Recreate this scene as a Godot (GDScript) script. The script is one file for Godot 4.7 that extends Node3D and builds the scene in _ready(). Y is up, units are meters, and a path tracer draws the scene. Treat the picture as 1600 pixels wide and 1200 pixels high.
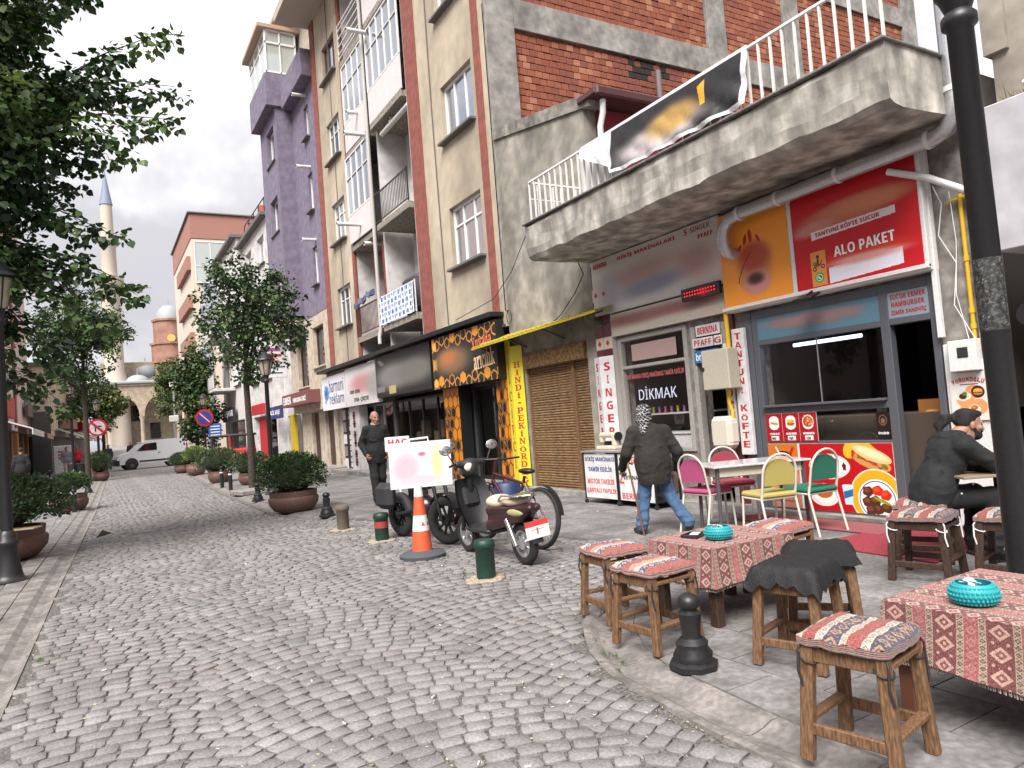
extends Node3D
# A narrow cobbled shopping street under an overcast sky. Metres, y up, street runs along -z.

class Mb:
	var v := PackedVector3Array()
	var n := PackedVector3Array()
	var uv := PackedVector2Array()
	var cl := PackedColorArray()
	var x := Transform3D()
	var c := Color.WHITE
	func _init(t := Transform3D()) -> void:
		x = t
	func tri(a: Vector3, b: Vector3, d: Vector3, na: Vector3, nb: Vector3, nd: Vector3, ua := Vector2.ZERO, ub := Vector2.ZERO, ud := Vector2.ZERO) -> void:
		var bs := x.basis
		v.append(x * a); n.append((bs * na).normalized()); uv.append(ua); cl.append(c)
		if (b - a).cross(d - a).dot(na + nb + nd) > 0.0:
			v.append(x * d); n.append((bs * nd).normalized()); uv.append(ud); cl.append(c)
			v.append(x * b); n.append((bs * nb).normalized()); uv.append(ub); cl.append(c)
		else:
			v.append(x * b); n.append((bs * nb).normalized()); uv.append(ub); cl.append(c)
			v.append(x * d); n.append((bs * nd).normalized()); uv.append(ud); cl.append(c)
	func quad(a: Vector3, b: Vector3, d: Vector3, e: Vector3, out: Vector3) -> void:
		var m := (b - a).cross(d - a)
		if m.length_squared() < 1e-14:
			m = (d - a).cross(e - a)
		m = m.normalized()
		if m.dot(out) < 0.0:
			m = -m
		tri(a, b, d, m, m, m, Vector2(0, 1), Vector2(1, 1), Vector2(1, 0))
		tri(a, d, e, m, m, m, Vector2(0, 1), Vector2(1, 0), Vector2(0, 0))
	func flat(a: Vector3, b: Vector3, d: Vector3, out: Vector3) -> void:
		var m := (b - a).cross(d - a).normalized()
		if m.dot(out) < 0.0:
			m = -m
		tri(a, b, d, m, m, m)
	func box(p: Vector3, s: Vector3, bev := 0.0, r := Basis()) -> void:
		var h := s * 0.5
		var bv := minf(bev, minf(h.x, minf(h.y, h.z)) * 0.9)
		for ax in 3:
			var a1 := (ax + 1) % 3
			var a2 := (ax + 2) % 3
			for sg: float in [-1.0, 1.0]:
				var o := Vector3.ZERO
				o[ax] = sg
				var q := []
				for k: Array in [[-1, -1], [1, -1], [1, 1], [-1, 1]]:
					var w := Vector3.ZERO
					w[ax] = sg * h[ax]
					w[a1] = k[0] * (h[a1] - bv)
					w[a2] = k[1] * (h[a2] - bv)
					q.append(p + r * w)
				quad(q[0], q[1], q[2], q[3], r * o)
		if bv <= 0.0:
			return
		for ax in 3:
			var a1 := (ax + 1) % 3
			var a2 := (ax + 2) % 3
			for s1: float in [-1.0, 1.0]:
				for s2: float in [-1.0, 1.0]:
					var q := []
					for k: Array in [[-1, 0], [1, 0], [1, 1], [-1, 1]]:
						var w := Vector3.ZERO
						w[ax] = k[0] * (h[ax] - bv)
						w[a1] = s1 * (h[a1] - (bv if k[1] == 0 else 0.0))
						w[a2] = s2 * (h[a2] - (0.0 if k[1] == 0 else bv))
						q.append(p + r * w)
					var o := Vector3.ZERO
					o[a1] = s1
					o[a2] = s2
					quad(q[0], q[1], q[2], q[3], r * o)
		for sx: float in [-1.0, 1.0]:
			for sy: float in [-1.0, 1.0]:
				for sz: float in [-1.0, 1.0]:
					var g := Vector3(sx, sy, sz)
					flat(p + r * (g * (h - Vector3(0, bv, bv))), p + r * (g * (h - Vector3(bv, 0, bv))), p + r * (g * (h - Vector3(bv, bv, 0))), r * g)
	func at_box(p: Vector3, s: Vector3, bev := 0.0) -> Mb:
		box(p, s, bev)
		return self
	func bar(a: Vector3, b: Vector3, w: float, t: float, bev := 0.0, up := Vector3.UP) -> void:
		# a squared bar from a to b, w wide and t thick
		var d := b - a
		var y := d.normalized()
		var z := y.cross(up)
		if z.length() < 0.01:
			z = y.cross(Vector3.RIGHT)
		z = z.normalized()
		box((a + b) * 0.5, Vector3(w, d.length(), t), bev, Basis(y.cross(z), y, z))
	func tube(path: Array, rad: Variant, sides := 8, caps := true) -> void:
		var up := Vector3.UP
		var rings := []
		var norms := []
		var k := path.size()
		var u := Vector3.ZERO
		for i in k:
			var p: Vector3 = path[i]
			var d: Vector3 = path[mini(i + 1, k - 1)] - path[maxi(i - 1, 0)]
			d = d.normalized()
			if i == 0:
				u = d.cross(up)
				if u.length() < 0.05:
					u = d.cross(Vector3.RIGHT)
			u = (u - d * u.dot(d)).normalized()
			var w := d.cross(u)
			var rr: float = rad[i] if rad is Array else rad
			var ring := []
			var nr := []
			for j in sides:
				var t := TAU * j / sides
				var o := u * cos(t) + w * sin(t)
				ring.append(p + o * rr)
				nr.append(o)
			rings.append(ring)
			norms.append(nr)
		for i in k - 1:
			for j in sides:
				var j2 := (j + 1) % sides
				tri(rings[i][j], rings[i][j2], rings[i + 1][j2], norms[i][j], norms[i][j2], norms[i + 1][j2])
				tri(rings[i][j], rings[i + 1][j2], rings[i + 1][j], norms[i][j], norms[i + 1][j2], norms[i + 1][j])
		if caps:
			for e: int in [0, k - 1]:
				var o: Vector3 = (path[0] - path[1]) if e == 0 else (path[k - 1] - path[k - 2])
				o = o.normalized()
				for j in range(1, sides - 1):
					tri(rings[e][0], rings[e][j], rings[e][j + 1], o, o, o)
	func lathe(prof: Array, at := Vector3.ZERO, sides := 16, sc := Vector3.ONE) -> void:
		# prof: Vector2(radius, height) from bottom to top
		var k := prof.size()
		var sn := []
		for i in k - 1:
			var d: Vector2 = prof[i + 1] - prof[i]
			sn.append(Vector2(d.y, -d.x).normalized())
		for i in k - 1:
			var n0: Vector2 = sn[i]
			var n1: Vector2 = sn[i]
			if i > 0 and sn[i].dot(sn[i - 1]) > 0.6:
				n0 = (sn[i] + sn[i - 1]).normalized()
			if i < k - 2 and sn[i].dot(sn[i + 1]) > 0.6:
				n1 = (sn[i] + sn[i + 1]).normalized()
			var p0: Vector2 = prof[i]
			var p1: Vector2 = prof[i + 1]
			for j in sides:
				var a := TAU * j / sides
				var b := TAU * (j + 1) / sides
				var ca := Vector3(cos(a), 0, sin(a))
				var cb := Vector3(cos(b), 0, sin(b))
				var A := at + (ca * p0.x + Vector3(0, p0.y, 0)) * sc
				var B := at + (cb * p0.x + Vector3(0, p0.y, 0)) * sc
				var C := at + (cb * p1.x + Vector3(0, p1.y, 0)) * sc
				var D := at + (ca * p1.x + Vector3(0, p1.y, 0)) * sc
				var nA := (ca * n0.x + Vector3(0, n0.y, 0)) / sc
				var nB := (cb * n0.x + Vector3(0, n0.y, 0)) / sc
				var nC := (cb * n1.x + Vector3(0, n1.y, 0)) / sc
				var nD := (ca * n1.x + Vector3(0, n1.y, 0)) / sc
				if p0.x > 1e-5:
					tri(A, B, C, nA, nB, nC)
				if p1.x > 1e-5:
					tri(A, C, D, nA, nC, nD)
	func ell(p: Vector3, r: Vector3, sides := 14, rings := 8, bs := Basis()) -> void:
		var old := x
		x = x * Transform3D(bs, p)
		var prof := []
		for i in rings + 1:
			var a := -PI / 2 + PI * i / rings
			prof.append(Vector2(maxf(cos(a), 0.0) if i > 0 and i < rings else 0.0, sin(a)))
		lathe(prof, Vector3.ZERO, sides, r)
		x = old
	func prism(poly: PackedVector2Array, z0: float, z1: float, fr := Transform3D()) -> void:
		# poly in the frame's xy, pulled along its z
		var ix := Geometry2D.triangulate_polygon(poly)
		for i in range(0, ix.size(), 3):
			for s in 2:
				var z := z1 if s == 0 else z0
				var o := fr.basis * Vector3(0, 0, (1.0 if s == 0 else -1.0) * signf(z1 - z0))
				tri(fr * Vector3(poly[ix[i]].x, poly[ix[i]].y, z), fr * Vector3(poly[ix[i + 1]].x, poly[ix[i + 1]].y, z), fr * Vector3(poly[ix[i + 2]].x, poly[ix[i + 2]].y, z), o, o, o)
		var cw := Geometry2D.is_polygon_clockwise(poly)
		for i in poly.size():
			var a := poly[i]
			var b := poly[(i + 1) % poly.size()]
			var d := b - a
			var o := Vector3(d.y, -d.x, 0) * (-1.0 if cw else 1.0)
			quad(fr * Vector3(a.x, a.y, z0), fr * Vector3(b.x, b.y, z0), fr * Vector3(b.x, b.y, z1), fr * Vector3(a.x, a.y, z1), fr.basis * o)
	func sheet(fn: Callable, nu: int, nv: int, out: Vector3) -> void:
		# a smooth surface fn(u, v) over the unit square
		var P := []
		for i in nu + 1:
			var row := []
			for j in nv + 1:
				row.append(fn.call(float(i) / nu, float(j) / nv))
			P.append(row)
		var N := []
		for i in nu + 1:
			var row := []
			for j in nv + 1:
				var du: Vector3 = P[mini(i + 1, nu)][j] - P[maxi(i - 1, 0)][j]
				var dv: Vector3 = P[i][mini(j + 1, nv)] - P[i][maxi(j - 1, 0)]
				row.append(du.cross(dv).normalized())
			N.append(row)
		var sg := 1.0 if N[nu / 2][nv / 2].dot(out) >= 0.0 else -1.0
		for i in nu:
			for j in nv:
				var ua := Vector2(float(i) / nu, 1.0 - float(j) / nv)
				var ub := Vector2(float(i + 1) / nu, 1.0 - float(j) / nv)
				var uc := Vector2(float(i + 1) / nu, 1.0 - float(j + 1) / nv)
				var ud := Vector2(float(i) / nu, 1.0 - float(j + 1) / nv)
				tri(P[i][j], P[i + 1][j], P[i + 1][j + 1], N[i][j] * sg, N[i + 1][j] * sg, N[i + 1][j + 1] * sg, ua, ub, uc)
				tri(P[i][j], P[i + 1][j + 1], P[i][j + 1], N[i][j] * sg, N[i + 1][j + 1] * sg, N[i][j + 1] * sg, ua, uc, ud)
	func wall(x0: float, x1: float, y0: float, y1: float, z0: float, z1: float, holes := []) -> void:
		# a wall in xy, front at z1, back at z0, with Rect2 holes
		var xs := [x0, x1]
		var ys := [y0, y1]
		for h: Rect2 in holes:
			for e: float in [h.position.x, h.end.x]:
				if e > x0 + 1e-4 and e < x1 - 1e-4 and not xs.has(e):
					xs.append(e)
			for e: float in [h.position.y, h.end.y]:
				if e > y0 + 1e-4 and e < y1 - 1e-4 and not ys.has(e):
					ys.append(e)
		xs.sort()
		ys.sort()
		for i in xs.size() - 1:
			for j in ys.size() - 1:
				var mid := Vector2((xs[i] + xs[i + 1]) * 0.5, (ys[j] + ys[j + 1]) * 0.5)
				var open := false
				for h: Rect2 in holes:
					if h.has_point(mid):
						open = true
				if open:
					continue
				for z: float in [z0, z1]:
					quad(Vector3(xs[i], ys[j], z), Vector3(xs[i + 1], ys[j], z), Vector3(xs[i + 1], ys[j + 1], z), Vector3(xs[i], ys[j + 1], z), Vector3(0, 0, z - (z0 + z1) * 0.5))
		var rects := holes.duplicate()
		rects.append(Rect2(x0, y0, x1 - x0, y1 - y0))
		for i in rects.size():
			var h: Rect2 = rects[i]
			var s := 1.0 if i == rects.size() - 1 else -1.0
			var a := h.position
			var b := h.end
			quad(Vector3(a.x, a.y, z0), Vector3(a.x, b.y, z0), Vector3(a.x, b.y, z1), Vector3(a.x, a.y, z1), Vector3(-s, 0, 0))
			quad(Vector3(b.x, a.y, z0), Vector3(b.x, b.y, z0), Vector3(b.x, b.y, z1), Vector3(b.x, a.y, z1), Vector3(s, 0, 0))
			quad(Vector3(a.x, a.y, z0), Vector3(b.x, a.y, z0), Vector3(b.x, a.y, z1), Vector3(a.x, a.y, z1), Vector3(0, -s, 0))
			quad(Vector3(a.x, b.y, z0), Vector3(b.x, b.y, z0), Vector3(b.x, b.y, z1), Vector3(a.x, b.y, z1), Vector3(0, s, 0))
	func mesh(colors := false) -> ArrayMesh:
		var a := []
		a.resize(Mesh.ARRAY_MAX)
		a[Mesh.ARRAY_VERTEX] = v
		a[Mesh.ARRAY_NORMAL] = n
		a[Mesh.ARRAY_TEX_UV] = uv
		if colors:
			a[Mesh.ARRAY_COLOR] = cl
		var m := ArrayMesh.new()
		m.add_surface_from_arrays(Mesh.PRIMITIVE_TRIANGLES, a)
		return m

class Art:
	# a small painter for flat print: colours are sRGB
	var im: Image
	var w: int
	var h: int
	func _init(ww: int, hh: int, bg: Color) -> void:
		w = ww
		h = hh
		im = Image.create(w, h, false, Image.FORMAT_RGB8)
		im.fill(bg)
	func rect(x0: float, y0: float, ww: float, hh: float, c: Color) -> void:
		im.fill_rect(Rect2i(int(x0), int(y0), int(ww), int(hh)), c)
	func ell(cx: float, cy: float, rx: float, ry: float, c: Color, rot := 0.0, soft := 0.0, wob := 0.0) -> void:
		var r := maxf(rx, ry) * (1.0 + soft + wob) + 1.0
		var cs := cos(rot)
		var sn := sin(rot)
		for yy in range(maxi(0, int(cy - r)), mini(h, int(cy + r) + 1)):
			for xx in range(maxi(0, int(cx - r)), mini(w, int(cx + r) + 1)):
				var dx := xx + 0.5 - cx
				var dy := yy + 0.5 - cy
				var a := (dx * cs + dy * sn) / rx
				var b := (-dx * sn + dy * cs) / ry
				var q := sqrt(a * a + b * b)
				if wob > 0.0:
					q /= 1.0 + wob * sin(atan2(b, a) * 5.0 + cx)
				var al := clampf((1.0 + soft - q) / (2.0 * soft), 0.0, 1.0) if soft > 0.0 else (1.0 if q <= 1.0 else 0.0)
				if al > 0.0:
					if soft > 0.0:
						al = al * al * (3.0 - 2.0 * al) * c.a
						im.set_pixel(xx, yy, im.get_pixel(xx, yy).lerp(c, al))
					else:
						im.set_pixel(xx, yy, c)
	func poly(pts: Array, c: Color) -> void:
		var y0 := 1e9
		var y1 := -1e9
		for p: Vector2 in pts:
			y0 = minf(y0, p.y)
			y1 = maxf(y1, p.y)
		for yy in range(maxi(0, int(y0)), mini(h, int(y1) + 1)):
			var xs := []
			for i in pts.size():
				var a: Vector2 = pts[i]
				var b: Vector2 = pts[(i + 1) % pts.size()]
				if (a.y <= yy + 0.5) != (b.y <= yy + 0.5):
					xs.append(a.x + (yy + 0.5 - a.y) / (b.y - a.y) * (b.x - a.x))
			xs.sort()
			for i in range(0, xs.size() - 1, 2):
				im.fill_rect(Rect2i(int(xs[i] + 0.5), yy, int(xs[i + 1] + 0.5) - int(xs[i] + 0.5), 1), c)
	func line(a: Vector2, b: Vector2, t: float, c: Color) -> void:
		var o := (b - a).normalized().orthogonal() * t * 0.5
		poly([a + o, b + o, b - o, a - o], c)
	func hexagon(cx: float, cy: float, r: float, c: Color, sx := 1.0) -> void:
		var p := []
		for i in 6:
			p.append(Vector2(cx + cos(PI / 3 * i + PI / 6) * r * sx, cy + sin(PI / 3 * i + PI / 6) * r))
		poly(p, c)
	func grain(amount: float, sd := 1) -> void:
		var rg := RandomNumberGenerator.new()
		rg.seed = sd
		for i in int(w * h * 0.5):
			var xx := rg.randi() % w
			var yy := rg.randi() % h
			var c := im.get_pixel(xx, yy)
			im.set_pixel(xx, yy, c.lerp(Color.BLACK if rg.randf() < 0.5 else Color.WHITE, rg.randf() * amount))
	func tex() -> ImageTexture:
		return ImageTexture.create_from_image(im)

class Blob:
	# a smooth body field from tapered capsules and ellipsoids, meshed by surface nets
	var b := []
	func cap(a: Vector3, e: Vector3, ra: float, rb: float, k := 0.03) -> void:
		b.append([0, a, e, ra, rb, k])
	func ell(p: Vector3, r: Vector3, k := 0.03, bs := Basis()) -> void:
		b.append([1, p, r, bs.inverse(), 0.0, k])
	func chain(pts: Array, rs: Array, k := 0.03) -> void:
		for i in pts.size() - 1:
			cap(pts[i], pts[i + 1], rs[i], rs[i + 1], k)
	func into(mb: Mb, cell: float) -> void:
		if b.is_empty():
			return
		var lo := Vector3.ONE * 1e9
		var hi := -lo
		for q: Array in b:
			if q[0] == 0:
				var m := Vector3.ONE * maxf(q[3], q[4])
				lo = lo.min(q[1] - m).min(q[2] - m)
				hi = hi.max(q[1] + m).max(q[2] + m)
			else:
				var m := Vector3.ONE * maxf(q[2].x, maxf(q[2].y, q[2].z))
				lo = lo.min(q[1] - m)
				hi = hi.max(q[1] + m)
		lo -= Vector3.ONE * cell * 2.5
		hi += Vector3.ONE * cell * 2.5
		var nx := int((hi.x - lo.x) / cell) + 2
		var ny := int((hi.y - lo.y) / cell) + 2
		var nz := int((hi.z - lo.z) / cell) + 2
		var F := PackedFloat32Array()
		F.resize(nx * ny * nz)
		F.fill(9.0)
		for q: Array in b:
			var k: float = q[5]
			var mg := k + cell * 2.0
			var p0: Vector3
			var p1: Vector3
			if q[0] == 0:
				var m := Vector3.ONE * (maxf(q[3], q[4]) + mg)
				p0 = (q[1] as Vector3).min(q[2]) - m
				p1 = (q[1] as Vector3).max(q[2]) + m
			else:
				var m := Vector3.ONE * (maxf(q[2].x, maxf(q[2].y, q[2].z)) + mg)
				p0 = q[1] - m
				p1 = q[1] + m
			var i0 := maxi(0, int((p0.x - lo.x) / cell))
			var i1 := mini(nx - 1, int((p1.x - lo.x) / cell) + 1)
			var j0 := maxi(0, int((p0.y - lo.y) / cell))
			var j1 := mini(ny - 1, int((p1.y - lo.y) / cell) + 1)
			var k0 := maxi(0, int((p0.z - lo.z) / cell))
			var k1 := mini(nz - 1, int((p1.z - lo.z) / cell) + 1)
			var kind: int = q[0]
			var A: Vector3 = q[1]
			var E := Vector3.ZERO
			var R := Vector3.ONE
			var ba := Vector3.ZERO
			var l2 := 1.0
			var ra := 0.0
			var rb := 0.0
			var bs := Basis()
			var mr := 1.0
			if kind == 0:
				E = q[2]
				ba = E - A
				l2 = maxf(ba.length_squared(), 1e-9)
				ra = q[3]
				rb = q[4]
			else:
				R = q[2]
				bs = q[3]
				mr = minf(R.x, minf(R.y, R.z))
			for j in range(j0, j1 + 1):
				for kk in range(k0, k1 + 1):
					var row := (j * nz + kk) * nx
					for i in range(i0, i1 + 1):
						var p := lo + Vector3(i, j, kk) * cell
						var d: float
						if kind == 0:
							var t := clampf((p - A).dot(ba) / l2, 0.0, 1.0)
							d = (p - A - ba * t).length() - lerpf(ra, rb, t)
						else:
							d = ((bs * (p - A) / R).length() - 1.0) * mr
						var f := F[row + i]
						var hh := maxf(k - absf(f - d), 0.0) / k
						F[row + i] = minf(f, d) - hh * hh * k * 0.25
		var idx := {}
		var pos := PackedVector3Array()
		var nor := PackedVector3Array()
		var sx := 1
		var sz := nx
		var sy := nx * nz
		var offs := [0, sx, sz, sx + sz, sy, sy + sx, sy + sz, sy + sx + sz]
		var cor := [Vector3(0, 0, 0), Vector3(1, 0, 0), Vector3(0, 0, 1), Vector3(1, 0, 1), Vector3(0, 1, 0), Vector3(1, 1, 0), Vector3(0, 1, 1), Vector3(1, 1, 1)]
		var edges := [[0, 1], [2, 3], [4, 5], [6, 7], [0, 2], [1, 3], [4, 6], [5, 7], [0, 4], [1, 5], [2, 6], [3, 7]]
		var lim := cell * 2.0
		for j in ny - 1:
			for kk in nz - 1:
				for i in nx - 1:
					var o := j * sy + kk * sz + i
					var f0 := F[o]
					if absf(f0) > lim:
						continue
					var m := 0
					for q in 8:
						if F[o + offs[q]] < 0.0:
							m |= 1 << q
					if m == 0 or m == 255:
						continue
					var s := Vector3.ZERO
					var ct := 0
					for e: Array in edges:
						if ((m >> e[0]) & 1) != ((m >> e[1]) & 1):
							var fa := F[o + offs[e[0]]]
							var fb := F[o + offs[e[1]]]
							s += (cor[e[0]] as Vector3).lerp(cor[e[1]], fa / (fa - fb))
							ct += 1
					idx[o] = pos.size()
					pos.append(lo + (Vector3(i, j, kk) + s / ct) * cell)
					nor.append(Vector3(F[o + 1] + F[o + 1 + sy] + F[o + 1 + sz] + F[o + 1 + sy + sz] - F[o] - F[o + sy] - F[o + sz] - F[o + sy + sz],
						F[o + sy] + F[o + sy + 1] + F[o + sy + sz] + F[o + sy + sz + 1] - F[o] - F[o + 1] - F[o + sz] - F[o + sz + 1],
						F[o + sz] + F[o + sz + 1] + F[o + sz + sy] + F[o + sz + sy + 1] - F[o] - F[o + 1] - F[o + sy] - F[o + sy + 1]).normalized())
		for o: int in idx:
			var s0 := F[o] < 0.0
			for ax: Array in [[sx, sy, sz], [sy, sz, sx], [sz, sx, sy]]:
				var s1 := F[o + ax[0]] < 0.0
				if s0 == s1:
					continue
				var a: int = idx.get(o, -1)
				var bb: int = idx.get(o - ax[1], -1)
				var cc: int = idx.get(o - ax[1] - ax[2], -1)
				var dd: int = idx.get(o - ax[2], -1)
				if bb < 0 or cc < 0 or dd < 0:
					continue
				mb.tri(pos[a], pos[bb], pos[cc], nor[a], nor[bb], nor[cc])
				mb.tri(pos[a], pos[cc], pos[dd], nor[a], nor[cc], nor[dd])

var rng := RandomNumberGenerator.new()
var O := Vector3.ZERO
var NT := {}
var MC := {}
var FB: SystemFont
var FSF: SystemFont
var FR: SystemFont

func noise(sd: int, freq: float, lo: float, hi: float, oct := 4, size := 512, kind := FastNoiseLite.TYPE_SIMPLEX_SMOOTH) -> NoiseTexture2D:
	var key := "%d_%f_%f_%f_%d_%d" % [sd, freq, lo, hi, oct, size]
	if NT.has(key):
		return NT[key]
	var f := FastNoiseLite.new()
	f.seed = sd
	f.noise_type = kind
	f.frequency = freq
	f.fractal_octaves = oct
	var t := NoiseTexture2D.new()
	t.width = size
	t.height = size
	t.seamless = true
	t.noise = f
	var g := Gradient.new()
	g.set_color(0, Color(lo, lo, lo))
	g.set_color(1, Color(hi, hi, hi))
	t.color_ramp = g
	NT[key] = t
	return t

# lin: real-world base colour; o: tex, ts (repeats per metre), det, ds, bump (cm), bt, bs, metal, emit, alpha, vc, sheen, coat, back, spec
func M(called: String, lin: Color, rough := 0.8, o := {}) -> StandardMaterial3D:
	if MC.has(called):
		return MC[called]
	var m := StandardMaterial3D.new()
	m.resource_name = called
	m.albedo_color = lin.linear_to_srgb()
	m.roughness = rough
	m.metallic = o.get("metal", 0.0)
	if o.has("spec"):
		m.metallic_specular = o.spec
	if o.has("img"):
		m.albedo_texture = o.img
	elif o.has("tex"):
		m.albedo_texture = o.tex
		m.uv1_triplanar = true
		m.uv1_world_triplanar = o.get("world", true)
		m.uv1_scale = Vector3.ONE * o.get("ts", 1.0) * o.get("tv", Vector3.ONE)
	if o.has("det"):
		m.detail_enabled = true
		m.detail_albedo = o.det
		m.detail_blend_mode = BaseMaterial3D.BLEND_MODE_MUL
		m.detail_uv_layer = BaseMaterial3D.DETAIL_UV_2
		m.uv2_triplanar = true
		m.uv2_world_triplanar = o.get("world", true)
		m.uv2_scale = Vector3.ONE * o.get("ds", 0.3) * o.get("dv", Vector3.ONE)
	if o.has("bump"):
		m.heightmap_enabled = true
		m.heightmap_texture = o.get("bt", o.get("tex"))
		m.heightmap_scale = o.bump
	if o.has("emit"):
		m.emission_enabled = true
		m.emission = o.emit
		m.emission_energy_multiplier = o.get("ee", 1.0)
	if o.has("alpha"):
		m.transparency = BaseMaterial3D.TRANSPARENCY_ALPHA
		m.albedo_color.a = o.alpha
	if o.get("vc", false):
		m.vertex_color_use_as_albedo = true
	if o.has("sheen"):
		m.rim_enabled = true
		m.rim = o.sheen
		m.rim_tint = 0.6
	if o.has("coat"):
		m.clearcoat_enabled = true
		m.clearcoat = o.coat
		m.clearcoat_roughness = 0.15
	if o.has("back"):
		m.backlight_enabled = true
		m.backlight = o.back
	MC[called] = m
	return m

func g3(v: float) -> Color:
	return Color(v, v, v)

func root(called: String, label: String, cat: String, pos: Vector3, yaw := 0.0, group := "") -> Node3D:
	var o := Node3D.new()
	o.name = called
	o.set_meta("label", label)
	o.set_meta("category", cat)
	if group:
		o.set_meta("group", group)
	add_child(o, true)
	o.position = pos
	o.rotation.y = yaw
	O = Vector3.ZERO
	return o

const XF := 7.3
# a thing on the right-hand facades: u runs along the world's z, y up, d out towards the street
func fthing(called: String, label: String, cat: String, u: float, y: float, d := 0.0, group := "") -> Node3D:
	var o := root(called, label, cat, Vector3(XF - d, y, u), -PI / 2, group)
	O = Vector3(u, y, d)
	return o

func B() -> Mb:
	return Mb.new(Transform3D(Basis(), -O))

func part(b: Variant, called: String, m: Material, parent: Node3D, label := "") -> MeshInstance3D:
	var o := MeshInstance3D.new()
	o.name = called
	o.mesh = b.mesh() if b is Mb else b
	o.material_override = m
	if label:
		o.set_meta("label", label)
	parent.add_child(o, true)
	return o

func setting(b: Variant, called: String, m: Material) -> MeshInstance3D:
	var o := part(b, called, m, self)
	o.set_meta("kind", "structure")
	return o

func solo(b: Mb, called: String, m: Material, label: String, cat: String, pos: Vector3, yaw := 0.0, group := "") -> MeshInstance3D:
	var o := part(b, called, m, self, label)
	o.set_meta("category", cat)
	if group:
		o.set_meta("group", group)
	o.position = pos
	o.rotation.y = yaw
	return o

func dup(o: Node3D, label: String, pos: Vector3, yaw := 0.0, group := "") -> Node3D:
	var r: Node3D = o.duplicate()
	add_child(r, true)
	r.position = pos
	r.rotation.y = yaw
	r.set_meta("label", label)
	if group:
		r.set_meta("group", group)
	return r

func many(mesh: Mesh, xf: Array, cols: Array, called: String, m: Material, parent: Node3D) -> MultiMeshInstance3D:
	var mm := MultiMesh.new()
	mm.transform_format = MultiMesh.TRANSFORM_3D
	mm.use_colors = cols.size() > 0
	mm.mesh = mesh
	mm.instance_count = xf.size()
	for i in xf.size():
		mm.set_instance_transform(i, xf[i])
		if cols.size() > 0:
			mm.set_instance_color(i, cols[i])
	var o := MultiMeshInstance3D.new()
	o.name = called
	o.multimesh = mm
	o.material_override = m
	o.set_meta("kind", "stuff")
	parent.add_child(o, true)
	return o

# raised lettering, w by h at most, centred at p (already in the parent's axes), facing the parent's +z
func text(parent: Node3D, s: String, w: float, h: float, p: Vector3, m: Material, f: Font = null, rot := 0.0, yaw := 0.0, exact := true) -> MeshInstance3D:
	var t := TextMesh.new()
	t.font = f if f else FB
	t.font_size = 48
	t.pixel_size = 0.01
	t.depth = 0.05
	t.curve_step = 2.0
	t.text = s
	var bb := t.get_aabb().size
	var o := part(t, "lettering", m, parent)
	var sx := w / maxf(bb.x, 0.01)
	var sy := h / maxf(bb.y, 0.01)
	if not exact:
		sx = minf(sx, sy)
		sy = sx
	var ab := t.get_aabb()
	var bs := Basis(Vector3.UP, yaw) * Basis(Vector3.BACK, rot)
	o.basis = bs * Basis.from_scale(Vector3(sx, sy, 0.06))
	o.position = p - O - bs * Vector3(0, (ab.position.y + ab.size.y * 0.5) * sy, 0)
	return o

# a printed board: body with the picture on its front
func board(parent: Node3D, called: String, x0: float, x1: float, y0: float, y1: float, z: float, art: Material, side: Material, t := 0.02) -> MeshInstance3D:
	var b := B()
	b.quad(Vector3(x0, y0, z), Vector3(x1, y0, z), Vector3(x1, y1, z), Vector3(x0, y1, z), Vector3(0, 0, 1))
	var o := part(b, called, art, parent)
	var k := B()
	k.box(Vector3((x0 + x1) / 2, (y0 + y1) / 2, z - 0.003 - t / 2), Vector3(x1 - x0 + 0.004, y1 - y0 + 0.004, t))
	part(k, "backing", side, parent)
	return o

# a framed window in a wall hole: frame > pane, with bars at the given fractions
func window(parent: Node3D, x0: float, x1: float, y0: float, y1: float, z: float, vs: Array, hs: Array, fm: Material, gm: Material, fw := 0.06, sill: Material = null, t := 0.05) -> MeshInstance3D:
	var b := B()
	for q: Array in [[x0, x0 + fw, y0, y1], [x1 - fw, x1, y0, y1], [x0 + fw, x1 - fw, y0, y0 + fw], [x0 + fw, x1 - fw, y1 - fw, y1]]:
		b.box(Vector3((q[0] + q[1]) / 2, (q[2] + q[3]) / 2, z), Vector3(q[1] - q[0], q[3] - q[2], t), 0.008)
	var xs := [x0 + fw]
	for f: float in vs:
		var xx := lerpf(x0, x1, f)
		b.box(Vector3(xx, (y0 + y1) / 2, z), Vector3(fw * 0.8, y1 - y0 - 2 * fw, t * 0.9), 0.006)
		xs.append(xx)
	xs.append(x1 - fw)
	var ys := [y0 + fw]
	for f: float in hs:
		var yy := lerpf(y0, y1, f)
		b.box(Vector3((x0 + x1) / 2, yy, z), Vector3(x1 - x0 - 2 * fw, fw * 0.7, t * 0.8), 0.006)
		ys.append(yy)
	ys.append(y1 - fw)
	var o := part(b, "window", fm, parent)
	for i in xs.size() - 1:
		for j in ys.size() - 1:
			var p := B()
			var tl := rng.randf_range(-0.006, 0.006)
			p.quad(Vector3(xs[i], ys[j], z - 0.01 + tl), Vector3(xs[i + 1], ys[j], z - 0.01 - tl), Vector3(xs[i + 1], ys[j + 1], z - 0.012 - tl), Vector3(xs[i], ys[j + 1], z - 0.012 + tl), Vector3(0, 0, 1))
			part(p, "pane", gm, o)
	if sill:
		var s := B()
		s.box(Vector3((x0 + x1) / 2, y0 - 0.035, z + 0.12), Vector3(x1 - x0 + 0.14, 0.06, 0.3), 0.008)
		part(s, "sill", sill, o)
	return o

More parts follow.
